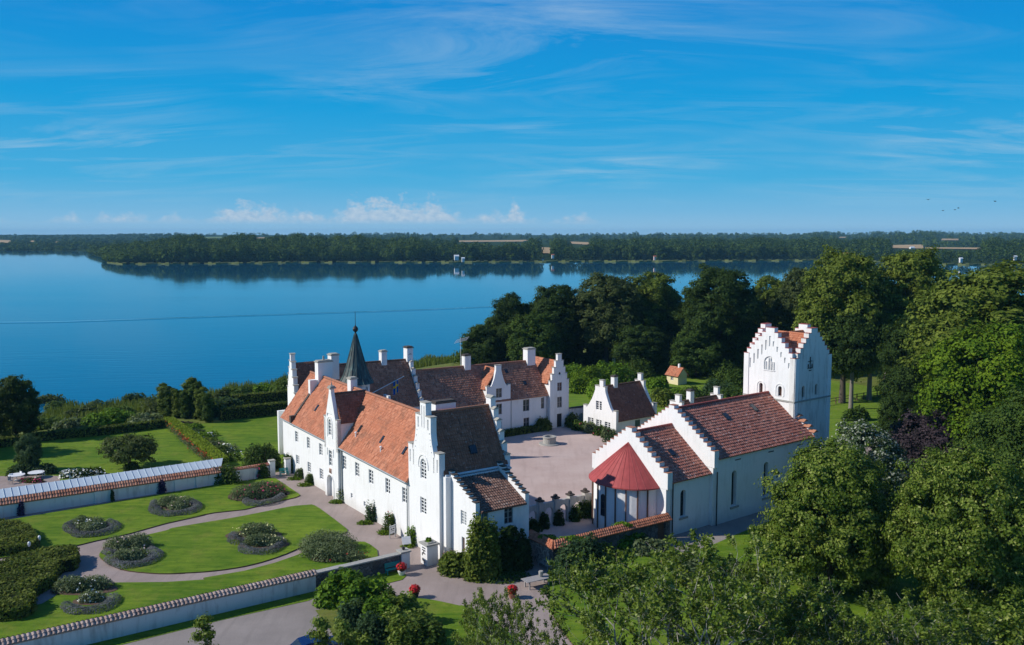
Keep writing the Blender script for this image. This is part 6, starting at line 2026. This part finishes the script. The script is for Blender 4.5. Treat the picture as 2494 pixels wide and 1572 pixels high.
# trees at the left edge
plant_tree('d', (*on(18, 139).xy, 0), 'dense dark round tree at the left edge by the lake', 1.0, 10.2, .92, mat='leaf_dark')
plant_tree('d', (*on(-150, 128).xy, 0), 'dark tree cropped by the left edge', 2.6, 11.5, .9, mat='leaf_dark')
plant_tree('q', (*G_(1500, 1235).xy, 0), 'small flat-topped spreading tree on the left lawn', .4, 4.5, 1.0, mat='leaf_olive')
make_bush('tree_seat_hedge', G_(1512, 1258), 1.35, 1.2, 1.3, .14, 'leaf_dark', 'low dark clipped ring at the foot of the flat-topped tree', 'hedge', 1100, 121, stems=False)
plant_tree('d', (*G_(345, 1270).xy, 0), 'small blue-green tree with pale stem at the left end of the lawn', .4, 5.2, .78, mat='leaf_teal')
for k, (x, y) in enumerate(((200, 1310), (420, 1300), (540, 1290))):
    make_bush('terrace_shrub', G_(x, y), 1.5, 1.2, 1.6, .15, 'leaf_teal', ('left', 'middle', 'right')[k] + ' one of the three blue-green shrubs below the small left tree', 'shrub', 1100, 122 + k, 'shrubs by the terrace')
for k, (x, y, s_) in enumerate(((110, 570, 1.0), (185, 580, .92), (270, 590, .85), (360, 600, .8), (440, 570, 1.15), (500, 590, 1.05), (570, 620, .95), (640, 650, .82))):
    plant_tree('col', (*H_(x, y).xy, 0), ('first', 'second', 'third', 'fourth', 'fifth', 'sixth', 'seventh', 'eighth')[k] + ' from the left of the clipped columnar trees beyond the lawns', k * .8, 6.0 * s_, 1.15, 'clipped columnar trees', mat='leaf_mid' if k % 2 else 'leaf_warm')
# shore shrubs
SHR = [(150, 1005, 2.6, 'leaf_mid'), (205, 1018, 3.4, 'leaf_olive'), (255, 1002, 3.0, 'leaf_teal'), (300, 1018, 2.4, 'leaf_mid'), (330, 990, 3.6, 'leaf_teal'), (372, 1000, 3.4, 'leaf_olive'), (130, 1042, 2.0, 'leaf_mid'), (175, 1044, 2.0, 'leaf_rose'), (230, 1038, 2.2, 'leaf_bright'),
       (275, 1030, 2.4, 'leaf_bright'), (410, 985, 2.8, 'leaf_warm'), (540, 975, 3.0, 'leaf_olive'), (575, 970, 3.2, 'leaf_mid'), (610, 962, 2.8, 'leaf_mid'), (650, 957, 3.0, 'leaf_bright'), (690, 955, 3.0, 'leaf_mid'), (545, 1000, 2.6, 'leaf_teal'), (520, 1012, 2.0, 'leaf_dark'), (345, 1032, 2.0, 'leaf_rose'), (85, 1030, 2.8, 'leaf_dark'), (110, 985, 2.4, 'leaf_olive')]
for k, (x, y, h, mt) in enumerate(SHR):
    p = V_(x, y)
    for _ in range(4):
        p = V_(x, y, ground_z(p.x, p.y))
    make_bush('shore_shrub', p, 4.2, 3.0, h, .30, mt, 'one of the wild shrubs between the left lawn hedge and the lake', 'shrub', 1500, 130 + k, 'wild shrubs along the shore', rot=k, stems=False)
# reeds on the near shore
rng = np.random.default_rng(150)
n = 26000
az_ = rng.uniform(-34, -3.0, n)
edge = np.array([shore_r(a) for a in az_]) + 3.2 * np.sin(az_ * 2.1) + 2.0 * np.sin(az_ * 5.7 + 1)
r_ = edge - rng.uniform(0, 1, n) ** 1.3 * np.where(az_ > -9, 34, 26) + rng.normal(0, 1.0, n) + 2
x, y = r_ * np.sin(np.radians(az_)), r_ * np.cos(np.radians(az_))
z = np.array([max(LAKE - .1, ground_z(a, b)) for a, b in zip(x, y)])
hgt = rng.uniform(1.0, 2.3, n)
ang = rng.uniform(0, PI, n)
wd = rng.uniform(.05, .14, n)
dx, dy = np.cos(ang) * wd, np.sin(ang) * wd
tx, ty = rng.normal(0, .22, n), rng.normal(0, .22, n)
v = np.stack([np.stack([x - dx, y - dy, z - .1], 1), np.stack([x + dx, y + dy, z - .1], 1), np.stack([x + dx * .5 + tx, y + dy * .5 + ty, z + hgt], 1), np.stack([x - dx * .5 + tx, y - dy * .5 + ty, z + hgt], 1)], 1).reshape(-1, 3)
o = link('reeds', raw_mesh('reeds', v, np.arange(4 * n).reshape(-1, 4), ['leaf_reed']))
tag(o, 'olive green reeds fringing the near lake shore', 'reeds')
o['kind'] = 'stuff'
# orchard and hazel rows
ORC = [(1395, 925, 4.0, 3.0, 'leaf_bright'), (1440, 935, 4.4, 3.2, 'leaf_lime'), (1490, 925, 4.6, 3.4, 'leaf_bright'), (1415, 955, 3.2, 2.6, 'leaf_lime'), (1460, 968, 3.2, 2.8, 'leaf_bright'), (1535, 915, 4.6, 3.6, 'leaf_mid'), (1585, 905, 5.0, 4.4, 'leaf_mid'), (1640, 895, 4.4, 5.0, 'leaf_teal'), (1690, 905, 4.2, 4.4, 'leaf_teal'), (1735, 915, 4.4, 4.4, 'leaf_mid'), (1775, 925, 4.2, 3.6, 'leaf_mid'),
       (1610, 985, 3.2, 2.6, 'leaf_warm'), (1650, 975, 2.6, 2.0, 'leaf_bright'), (1700, 985, 3.4, 2.8, 'leaf_mid'), (1745, 970, 3.4, 3.0, 'leaf_teal'), (1790, 985, 3.4, 2.8, 'leaf_mid'), (1600, 945, 2.4, 2.0, 'leaf_bright'), (1800, 945, 3.4, 3.4, 'leaf_mid')]
for k, (x, y, r_, h, mt) in enumerate(ORC):
    p = V_(x, y)
    make_bush('orchard_bush', p, r_ * 1.1, r_ * .9, h * 1.3, .22, mt, 'one of the bushy hazels in the orchard beyond the cottage', 'bush', 3600, 160 + k, 'orchard bushes', rot=k, lumps=8)
UND = [(1160, 868), (1230, 872), (1310, 870), (1390, 874), (1470, 872), (1545, 868), (1620, 868), (1690, 866), (1750, 866), (1830, 872), (1900, 880), (1960, 884), (2330, 905), (2420, 905)]
for k, (x, y) in enumerate(UND):
    p = V_(x, y + 14)
    make_bush('undergrowth_bush', p, 7.0, 3.4, 5.5 if 1500 < x < 1800 else 4.2, .36, 'leaf_dark' if k % 3 else 'leaf_mid', 'one of the shaded undergrowth bushes below the park trees', 'bush', 1700, 190 + k, 'undergrowth below the park trees', rot=.2 * k, stems=False)
make_bush('laurel_bush', at(1900 + 465 / 2.48, 960 + 155 / 2.48), 2.6, 2.0, 2.4, .2, 'leaf_mid', 'round bush at the foot of the pale trunk on the meadow', 'bush', 2400, 210)
# playhouse on the orchard lawn
F = Frame(33.2, 191.7, 146)
T = thing('playhouse', 'tiny cream garden house with orange roof and white chimney on the orchard lawn', 'garden house', F)
make_wall(T, (0, 2.6), (0, -1), [(0, -.3), (2.6, -.3), (2.6, 2.0), (0, 2.0)], [WN(.3, 1.0, .7, 1.6, 2, 2, bar=.06, mull=.06), WN(1.5, 2.2, 0, 1.75, 1, 1, pane='brown_wood', name='door')], .15, 'cream_paint')
make_wall(T, (0, 0), (1, 0), [(0, -.3), (3.4, -.3), (3.4, 2.0), (0, 2.0)], [WN(1.2, 2.0, .8, 1.6, 2, 2, bar=.06, mull=.06)], .15, 'cream_paint', off=.003)
MB().box(.16, 3.38, 2.45, 2.58, -.3, 2.0).box(3.24, 3.38, .16, 2.44, -.3, 2.0).build('wall', 'cream_paint', T)
MB().slab((0.01, 0), (0, 1), [(0.02, 2.0), (2.58, 2.0), (1.3, 3.45)], (), .12, 0, -.12).slab((3.38, 2.6), (0, -1), [(0.02, 2.0), (2.58, 2.0), (1.3, 3.45)], (), .12, 0, .12).build('gable_wall', 'cream_paint', T)
tile_roof('roof', 'orange_tile', T, (-.3, -.35, 1.75), (3.7, -.35, 1.75), (3.7, 1.3, 3.6), (-.3, 1.3, 3.6), .25, .3)
tile_roof('roof', 'orange_tile', T, (3.7, 2.95, 1.75), (-.3, 2.95, 1.75), (-.3, 1.3, 3.6), (3.7, 1.3, 3.6), .25, .3)
MB().box(2.2, 2.6, 1.1, 1.5, 3.2, 4.3).build('chimney', 'white_plaster', T)
for k, (x, y) in enumerate(((1476, 890), (1495, 890))):
    p = V_(x, y)
    T = thing('stone_post', ('left', 'right')[k] + ' white gate post in the shade below the grey-olive tree', 'post', WORLD, (p.x, p.y, 0), 'white gate posts')
    MB().box(p.x - .35, p.x + .35, p.y - .3, p.y + .3, -.3, 1.7).build('shaft', 'white_plaster', T)
    MB().box(p.x - .42, p.x + .42, p.y - .37, p.y + .37, 1.703, 1.85).build('cap', 'stone_cap', T)
# paddock fence beyond the tower
fa, fb = V_(2000, 990), V_(2200, 955)
F = Frame(fa.x, fa.y, math.degrees(math.atan2(fb.x - fa.x, fb.y - fa.y)))
L_ = (fb - fa).length
T = thing('paddock_fence', 'dark wooden post and rail fence across the meadow beyond the church tower', 'fence', F)
n = int(L_ / 2.2)
for k in range(n + 1):
    MB().box(k * 2.2 - .07, k * 2.2 + .07, -.07, .07, -.2, 1.25).build('post', 'brown_wood', T)
for z in (.55, 1.05):
    MB().box(0, n * 2.2, .072, .11, z, z + .1).build('rail', 'brown_wood', T)

# ------------------------------------------------------------------ mixed shrubs at the bottom
for k, (q, rx, ry, h, mt, lb, lf) in enumerate(((C_(680, 1040), 2.4, 2.0, 3.1, 'leaf_bright', 'big bright green bush next to the end of the front wall', .2), (C_(960, 1150), 2.2, 2.0, 3.4, 'leaf_bright', 'green bush right of the big bright one, at the drive', .2),
                                                (C_(1180, 1190), 1.6, 1.5, 2.4, 'leaf_mid', 'dark green shrub behind the middle of the bottom shrubbery', .16), (C_(1500, 1430), 1.7, 1.5, 2.2, 'leaf_near', 'low yellowish shrub between shrubbery and lawn', .15), (C_(820, 1330), 1.4, 1.4, 2.7, 'leaf_teal', 'grey-blue feathery bush in front of the big bright bush', .13), (C_(1080, 1330), 1.7, 1.6, 3.0, 'leaf_bright', 'dense green shrub in the middle of the bottom shrubbery', .16), (C_(1330, 1300), 1.9, 1.6, 2.8, 'leaf_near', 'yellowish shrub beside the lawn edge', .16),
                                                (C_(1080, 1560), 1.9, 1.7, 3.2, 'leaf_teal', 'large grey-blue feathery bush at the bottom edge', .13), (C_(1380, 1560), 2.2, 1.8, 3.3, 'leaf_near', 'yellow-green shrub at the bottom edge beside the lawn', .16), (C_(1600, 1620), 2.0, 1.7, 2.8, 'leaf_mid', 'dark green shrub at the right end of the bottom shrubbery', .16), (C_(860, 1620), 1.6, 1.4, 2.0, 'leaf_near', 'low yellowish bush near the parked car', .15))):
    make_bush('shrub', q, rx, ry, h, lf, mt, lb, 'shrub', 4200, 220 + k, lumps=9)
sheet('dry_grass', [C_(400, 1130), C_(600, 1100), C_(900, 1250), C_(1000, 1500), C_(900, 1700), C_(640, 1450), C_(500, 1260)], .02, 'meadow_grass')
gc_pts = [D_(1450, 1000), E_(0, 560), E_(250, 540), E_(600, 570), E_(740, 620), E_(820, 700), E_(1000, 800)]
for k, (q, r_, h, mt, lb) in enumerate(((E_(60, 700), 2.6, 1.9, 'leaf_near', 'low mixed bush at the left below the stone court wall door'), (E_(330, 600), 2.6, 2.0, 'leaf_bright', 'green bush below the orange-topped stone court wall'), (E_(520, 650), 2.4, 1.7, 'leaf_rose', 'grey-brown bush left of the church path bend'), (E_(760, 780), 2.3, 1.4, 'leaf_near', 'low bush at the bend of the church path'),
                                        (E_(980, 860), 2.5, 1.6, 'leaf_rose', 'grey bush on the lawn below the path bend'), (E_(1500, 900), 2.6, 1.8, 'leaf_near', 'yellowish bush on the lawn left of the near lime tree'), (E_(1250, 830), 2.2, 1.3, 'leaf_mid', 'small green bush in the middle of the right lawn'))):
    make_bush('shrub', q, r_, r_ * .8, h, .17, mt, lb, 'shrub', 2600, 240 + k, flowers=('petal_orange', 8, .2) if k == 3 else None)


# ------------------------------------------------------------------ near open-crowned trees with pale branches
def open_tree(key, seed, H, spread, leaf=.135, mat='leaf_glossy', trunk_h=3.0, nb=6, per=62):
    rng = np.random.default_rng(seed)
    mb = MB()
    tips = []

    def grow(p, d_, L, r, depth):
        n = 3
        pts, rr = [p], [r]
        for i in range(n):
            d_ = (d_ + Vector(rng.normal(0, .16, 3)) + Vector((0, 0, .05))).normalized()
            p = p + d_ * (L / n)
            pts.append(p)
            rr.append(r * (1 - .5 * (i + 1) / n))
        mb.tube(pts, rr, 5)
        if depth == 0 or L < .7:
            tips.append((pts[1], pts[-1]))
            return
        if depth <= 2:
            tips.append((pts[1], pts[-1]))
        m = 3 if depth > 1 else 3
        for i in range(m):
            a = 2 * PI * (i / m) + rng.uniform(0, 1.5)
            s1 = d_.cross(Vector((0, 0, 1)) if abs(d_.z) < .9 else Vector((1, 0, 0))).normalized()
            s2 = d_.cross(s1)
            nd = (d_ * rng.uniform(.55, 1.0) + (s1 * math.cos(a) + s2 * math.sin(a)) * rng.uniform(.45, .85)).normalized()
            grow(pts[-1] if i else pts[-2], nd, L * rng.uniform(.62, .8), rr[-1] * .85, depth - 1)

    mb.tube([(0, 0, -.4), (0, 0, trunk_h * .5), (.1, 0, trunk_h)], [.26, .2, .17], 7)
    for i in range(nb):
        a = 2 * PI * i / nb + rng.uniform(-.3, .3)
        el = rng.uniform(.45, 1.25)
        d_ = Vector((math.cos(a) * math.cos(el) * spread, math.sin(a) * math.cos(el) * spread, math.sin(el))).normalized()
        grow(Vector((0, 0, trunk_h * rng.uniform(.75, 1.0))), d_, H * rng.uniform(.27, .36), .125, 3)
    pos, nn = [], []
    for a, b in tips:
        a, b = np.array(a), np.array(b)
        if rng.random() < .30:
            continue
        t = (rng.uniform(.1, 1.0, per) ** .6)[:, None] * 1.15
        pos.append(a + (b - a) * t + rng.normal(0, .21, (per, 3)) * (1.15 - .5 * t))
        nn.append(np.array([0, 0, .7]) + rng.normal(size=(per, 3)) * .6)
    pos, nn = np.concatenate(pos), np.concatenate(nn)
    me = bpy.data.meshes.new('trunk')
    me.from_pydata(mb.v, [], mb.f)
    me.materials.append(MATS['pale_bark'])
    me.polygons.foreach_set('use_smooth', [True] * len(me.polygons))
    zmax = max(v_[2] for v_ in mb.v)
    PROTO[key] = (leaves_mesh('crown', pos, nn, leaf * rng.uniform(.6, 1.35, len(pos)), [mat], aspect=.6), me, zmax)


proto_tree('sap', 114, 5.0, 1.0, .8, .12, 'leaf_near', nl=7, ncl=60, k=26, clump=.34, bark='pale_bark', r0=.06)
open_tree('o1', 301, 13, 1.0)
open_tree('o2', 302, 13, 1.15)
open_tree('o3', 303, 13, .9)
for key, px, dist, top, rot, w_, lb in (('o1', 1262, 58, 1478, .3, .62, 'sparse pale-branched tree at the bottom, leftmost over the drive'), ('o2', 1545, 57, 1380, 1.4, 1.0, 'sparse pale-branched tree at the bottom below the blue-green yew'), ('o3', 1665, 55, 1350, 2.6, 1.0, 'sparse pale-branched tree at the bottom below the church chancel'),
                                        ('o1', 1775, 58, 1335, 4.1, .95, 'sparse tree with an upright leafy shoot at the bottom below the nave'), ('o2', 1905, 57, 1418, 5.0, 1.0, 'sparse tree with bare pale branches left of the near lime tree'), ('o3', 2060, 55, 1505, .9, 1.1, 'low sparse tree at the bottom below the near lime tree'), ('o1', 2210, 56, 1500, 3.3, 1.1, 'low sparse tree at the bottom right of the near lime tree'),
                                        ('o2', 2400, 55, 1475, 2.2, 1.2, 'low sparse tree in the lower right corner'), ('o3', 1205, 60, 1455, 5.4, .7, 'slender sparse tree rising at the bottom beside the drive lawn')):
    h = CAM_H - dist * (top - 568) / 2200.0
    p = on(px, dist)
    plant_tree(key, (p.x, p.y, -.05), lb, rot, h, w_, 'sparse pale-branched trees at the bottom', mat='leaf_glossy')
for px, dist, h, r_, lb in ((2160, 64, 3.2, 4.0, 'bushy yellow-green undergrowth at the bottom right of the near lime tree'), (2320, 62, 4.2, 4.2, 'bushy yellow-green undergrowth at the bottom below the spreading tree'), (2480, 62, 6.0, 4.6, 'bushy undergrowth in the lower right corner'), (1960, 67, 2.6, 3.4, 'low undergrowth at the bottom left of the near lime tree')):
    make_bush('undergrowth_bush', on(px, dist), r_, r_ * .8, h, .17, 'leaf_near', lb, 'bush', 6500, int(px), lumps=10)
for px, dist, top, lb in ((470, 64, 1523, 'leafy tip of a young tree in front of the white front wall'), (760, 63, 1530, 'leafy tip of a young tree left of the parked car roof'), (815, 62, 1538, 'leafy tip of a young tree right of the parked car roof')):
    h = CAM_H - dist * (top - 568) / 2200.0
    p = on(px, dist)
    plant_tree('sap', (p.x, p.y, -.05), lb, px * .1, h, 5.0 / h, 'young trees at the bottom edge', 'young tree', 'young_tree')

# ------------------------------------------------------------------ far woods
def in_field_view(px, py):
    for _, poly, _z in FIELDS:
        xs, ys = [a for a, b in poly], [b for a, b in poly]
        if min(xs) - 1 < px < max(xs) + 1 and py < max(ys) + 0.5:
            return max(ys)
    return None


rng = np.random.default_rng(400)
PP, NN, SS = [], [], []


def wood(n, pxr, fdist, hr, rr, k, leaf):
    cnt = 0
    for _ in range(n):
        px = rng.uniform(*pxr)
        s = far_shore(px)
        dist = fdist(s)
        if dist < s + 4:
            continue
        z = far_z(px, dist)
        h = rng.uniform(*hr)
        if px < 430:
            h *= .5 + .5 * smooth01((px - 290) / 140.0)
        if 1020 < px < 1345 and dist > s + 120 and rng.random() < .6:
            continue
        h *= 1 + .10 * math.sin(px * .045) + .08 * math.sin(px * .13 + 1)
        r = rng.uniform(*rr)
        py_top = 568 + (CAM_H - z - h) * 2200 / dist
        py_bot = 568 + (CAM_H - z) * 2200 / dist
        hide = False
        for _, poly, _z in FIELDS:
            xs, ys = [a for a, b in poly], [b for a, b in poly]
            if min(xs) - 2 < px < max(xs) + 2 and py_top < max(ys) - 1.5 and py_bot > min(ys) + .5:
                hide = True
                break
        if hide:
            continue
        d_ = rand_dir(rng, k, .15)
        x = (px - 1247) / 2200 * dist
        pos = np.array([x, dist, z + h * .52]) + d_ * np.array([r, r, h * .50]) * rng.uniform(.7, 1.08, (k, 1))
        PP.append(pos)
        NN.append(d_ + rng.normal(size=(k, 3)) * .2)
        SS.append(leaf * rng.uniform(.6, 1.3, k))


def flush(name, label, mat='leaf_far'):
    global PP, NN, SS
    o = link(name, leaves_mesh(name, np.concatenate(PP), np.concatenate(NN), np.concatenate(SS), [mat], aspect=.85))
    tag(o, label, 'wood')
    o['kind'] = 'stuff'
    PP, NN, SS = [], [], []


wood(2300, (262, 1030), lambda s: s + 6 + rng.uniform(0, 1) ** 1.4 * 330, (15, 22), (5, 8.5), 150, 1.0)
wood(60, (224, 275), lambda s: s + 6 + rng.uniform(0, 60), (12, 18), (4, 7), 110, 1.0)
flush('peninsula_wood', 'dark dense wood on the long peninsula across the lake')
wood(3000, (1030, 2640), lambda s: s + 18 + rng.uniform(0, 1) ** 1.3 * 700, (14, 22), (5, 8.5), 110, 1.1)
flush('far_shore_wood', 'dark wooded slope behind the far shore right of the peninsula')
wood(900, (-2100, -300), lambda s: s + 5 + rng.uniform(0, 1) ** 1.5 * 900, (11, 18), (6, 11), 50, 2.0)
wood(900, (2640, 4600), lambda s: s + 10 + rng.uniform(0, 1) ** 1.4 * 900, (13, 21), (6, 10), 50, 2.0)
wood(2600, (-300, 2900), lambda s: max(s + 40, 1900) + rng.uniform(0, 1) ** 1.2 * 2600, (10, 19), (6, 12), 60, 2.0)
wood(700, (-300, 700), lambda s: s + 5 + rng.uniform(0, 1) ** 1.5 * 500, (10, 17), (6, 11), 70, 1.7)
flush('distant_wood', 'bluish woods on the low hills along the horizon')
k = 0
pxs_ = list(np.linspace(1045, 1900, 58))
for px in pxs_:
    px = px + rng.uniform(-6, 6)
    s = far_shore(px)
    dist = s + 10 + rng.uniform(0, 26)
    if any(min(a for a, b in poly) - 7 < px < max(a for a, b in poly) + 7 for _, poly, _z in FIELDS[:2]) or 1105 < px < 1135:
        continue
    p = on(px, dist)
    plant_tree('s' if k % 2 else 's2', (p.x, p.y, far_z(px, dist)), 'one of the round dark trees standing along the far waterline', rng.uniform(0, 6), rng.uniform(11, 22), rng.uniform(.85, 1.25), 'trees along the far waterline')
    k += 1
# far houses, jetty boat
for px, py, L_, Wd, hgt, wall, roof, lb in ((1112, 628, 16, 9, 4.5, 'white_plaster', 'white_paint', 'small white house among the trees on the far shore'), (1128, 632, 9, 6, 3, 'white_plaster', 'white_paint', 'small white annex right of the far white house'), (1322, 633, 7, 5, 4, 'white_plaster', 'dark_cap', 'small white boathouse at the far waterline below the stubble field'),
                                            (1346, 624, 9, 6, 3.5, 'white_plaster', 'far_roof', 'small far house with red roof beside the stubble field'), (1594, 628, 8, 6, 3.5, 'petal_pale', 'far_roof', 'small red boathouse on the far waterline'), (1572, 618, 10, 7, 4, 'petal_pale', 'far_roof', 'small pinkish house half hidden among far trees'),
                                            (2058, 622, 22, 10, 5, 'petal_pale', 'far_roof', 'far farmhouse with orange-red roof left of the tall crowns'), (2218, 606, 28, 12, 4.5, 'white_plaster', 'white_paint', 'long white far building between the tall crowns'), (2338, 633, 10, 6, 3.5, 'white_plaster', 'white_paint', 'small white cabin on the far shore at the right'), (2470, 628, 10, 7, 3.5, 'white_plaster', 'white_paint', 'far white cabin near the right edge of the picture')):
    dist = far_shore(px) + 14
    p = at(px, py, 0)
    zg = CAM_H - dist * (py - 568) / 2200.0
    if zg < LAKE + .6:
        zg = LAKE + .6
    elif zg > LAKE + 3:
        dist = (CAM_H - 2.0) * 2200 / (py - 568)
        dist = min(dist, 1900)
        zg = CAM_H - dist * (py - 568) / 2200.0
    p = on(px, dist)
    F = Frame(p.x, p.y, 75, zg)
    L_, Wd, hgt = L_ * .32, Wd * .36, hgt * .42
    T = thing('far_house', lb, 'house', F, (0, 0, 0), 'houses on the far shore')
    mb = MB().box(-L_ / 2, L_ / 2, -Wd / 2, Wd / 2, -3, hgt)
    mb.add([(-L_ / 2, -Wd / 2, hgt), (-L_ / 2, Wd / 2, hgt), (-L_ / 2, 0, hgt + Wd * .45), (L_ / 2, -Wd / 2, hgt), (L_ / 2, Wd / 2, hgt), (L_ / 2, 0, hgt + Wd * .45)], [(0, 1, 2), (3, 5, 4)])
    mb.build('wall', wall, T)
    e = .5
    mb = MB()
    for s_ in (-1, 1):
        mb.hexa([(-L_ / 2 - e, s_ * (Wd / 2 + e), hgt - .2), (L_ / 2 + e, s_ * (Wd / 2 + e), hgt - .2), (L_ / 2 + e, 0, hgt + Wd * .47), (-L_ / 2 - e, 0, hgt + Wd * .47)],
                [(-L_ / 2 - e, s_ * (Wd / 2 + e), hgt + .1), (L_ / 2 + e, s_ * (Wd / 2 + e), hgt + .1), (L_ / 2 + e, 0, hgt + Wd * .5 + .15), (-L_ / 2 - e, 0, hgt + Wd * .5 + .15)])
    mb.build('roof', roof, T)
for px, py, lb in ((987, 638, 'small white boat lying off the far reed fringe'), (536, 640.5, 'tiny pale boat below the peninsula wood')):
    p = at(px, py, LAKE)
    T = thing('boat', lb, 'boat', Frame(p.x, p.y, 60, LAKE))
    MB().hexa([(-2.6, -.8, -.1), (2.4, -.7, -.1), (2.4, .7, -.1), (-2.6, .8, -.1)], [(-3, -1.1, .9), (3.6, -.2, 1.1), (3.6, .2, 1.1), (-3, 1.1, .9)]).build('hull', 'white_paint', T)
    MB().hexa([(-1.4, -.8, .9), (1.2, -.7, .95), (1.2, .7, .95), (-1.4, .8, .9)], [(-1.2, -.65, 2.2), (.6, -.6, 2.2), (.6, .6, 2.2), (-1.2, .65, 2.2)]).build('cabin', 'white_paint', T)
# birds
for k, (px, py, b_) in enumerate(((2252, 488, .35), (2289, 514, .15), (2318, 512, -.1), (2326, 508, .25), (2414, 492, .3))):
    dist = 230.0
    p = Vector(((px - 1247) / 2200 * dist, dist, CAM_H + dist * (568 - py) / 2200))
    T = thing('bird', 'one of the few birds flying above the far right shore', 'bird', Frame(p.x, p.y, 60 + 20 * k, p.z), (0, 0, 0), 'flying birds')
    MB().lathe(0, 0, [(.01, -.28), (.07, -.15), (.09, 0), (.06, .15), (.02, .3)], 8).build('body', 'bird_feather', T).rotation_euler = (0, PI / 2, 0)
    for s_ in (-1, 1):
        MB().hexa([(-.12, .05 * s_, 0), (.12, .05 * s_, 0), (.05, .42 * s_, b_ * .5), (-.12, .42 * s_, b_ * .5)], [(-.12, .05 * s_, .03), (.12, .05 * s_, .03), (.05, .42 * s_, b_ * .5 + .02), (-.12, .42 * s_, b_ * .5 + .02)]).hexa(
            [(-.12, .42 * s_, b_ * .5), (.05, .42 * s_, b_ * .5), (-.08, .8 * s_, b_ * .35), (-.14, .8 * s_, b_ * .35)], [(-.12, .42 * s_, b_ * .5 + .02), (.05, .42 * s_, b_ * .5 + .02), (-.08, .8 * s_, b_ * .35 + .015), (-.14, .8 * s_, b_ * .35 + .015)]).build('wing', 'bird_feather', T)

# ------------------------------------------------------------------ air between here and the far hills
m_ = bpy.data.materials.new('haze')
m_.use_nodes = True
MATS['haze'] = m_
n_ = NT(m_.node_tree)
n_.n.remove(n_.n['Principled BSDF'])
pv = n_.add('ShaderNodeVolumePrincipled', {'Color': (0.30, 0.70, 1.0, 1), 'Density': 0.000065, 'Anisotropy': 0.0})
n_.l.new(pv.outputs[0], n_.n['Material Output'].inputs['Volume'])
o = MB().box(-14200, 14200, -300, 12200, -9, 72).build('haze', 'haze')
o['kind'] = 'stuff'
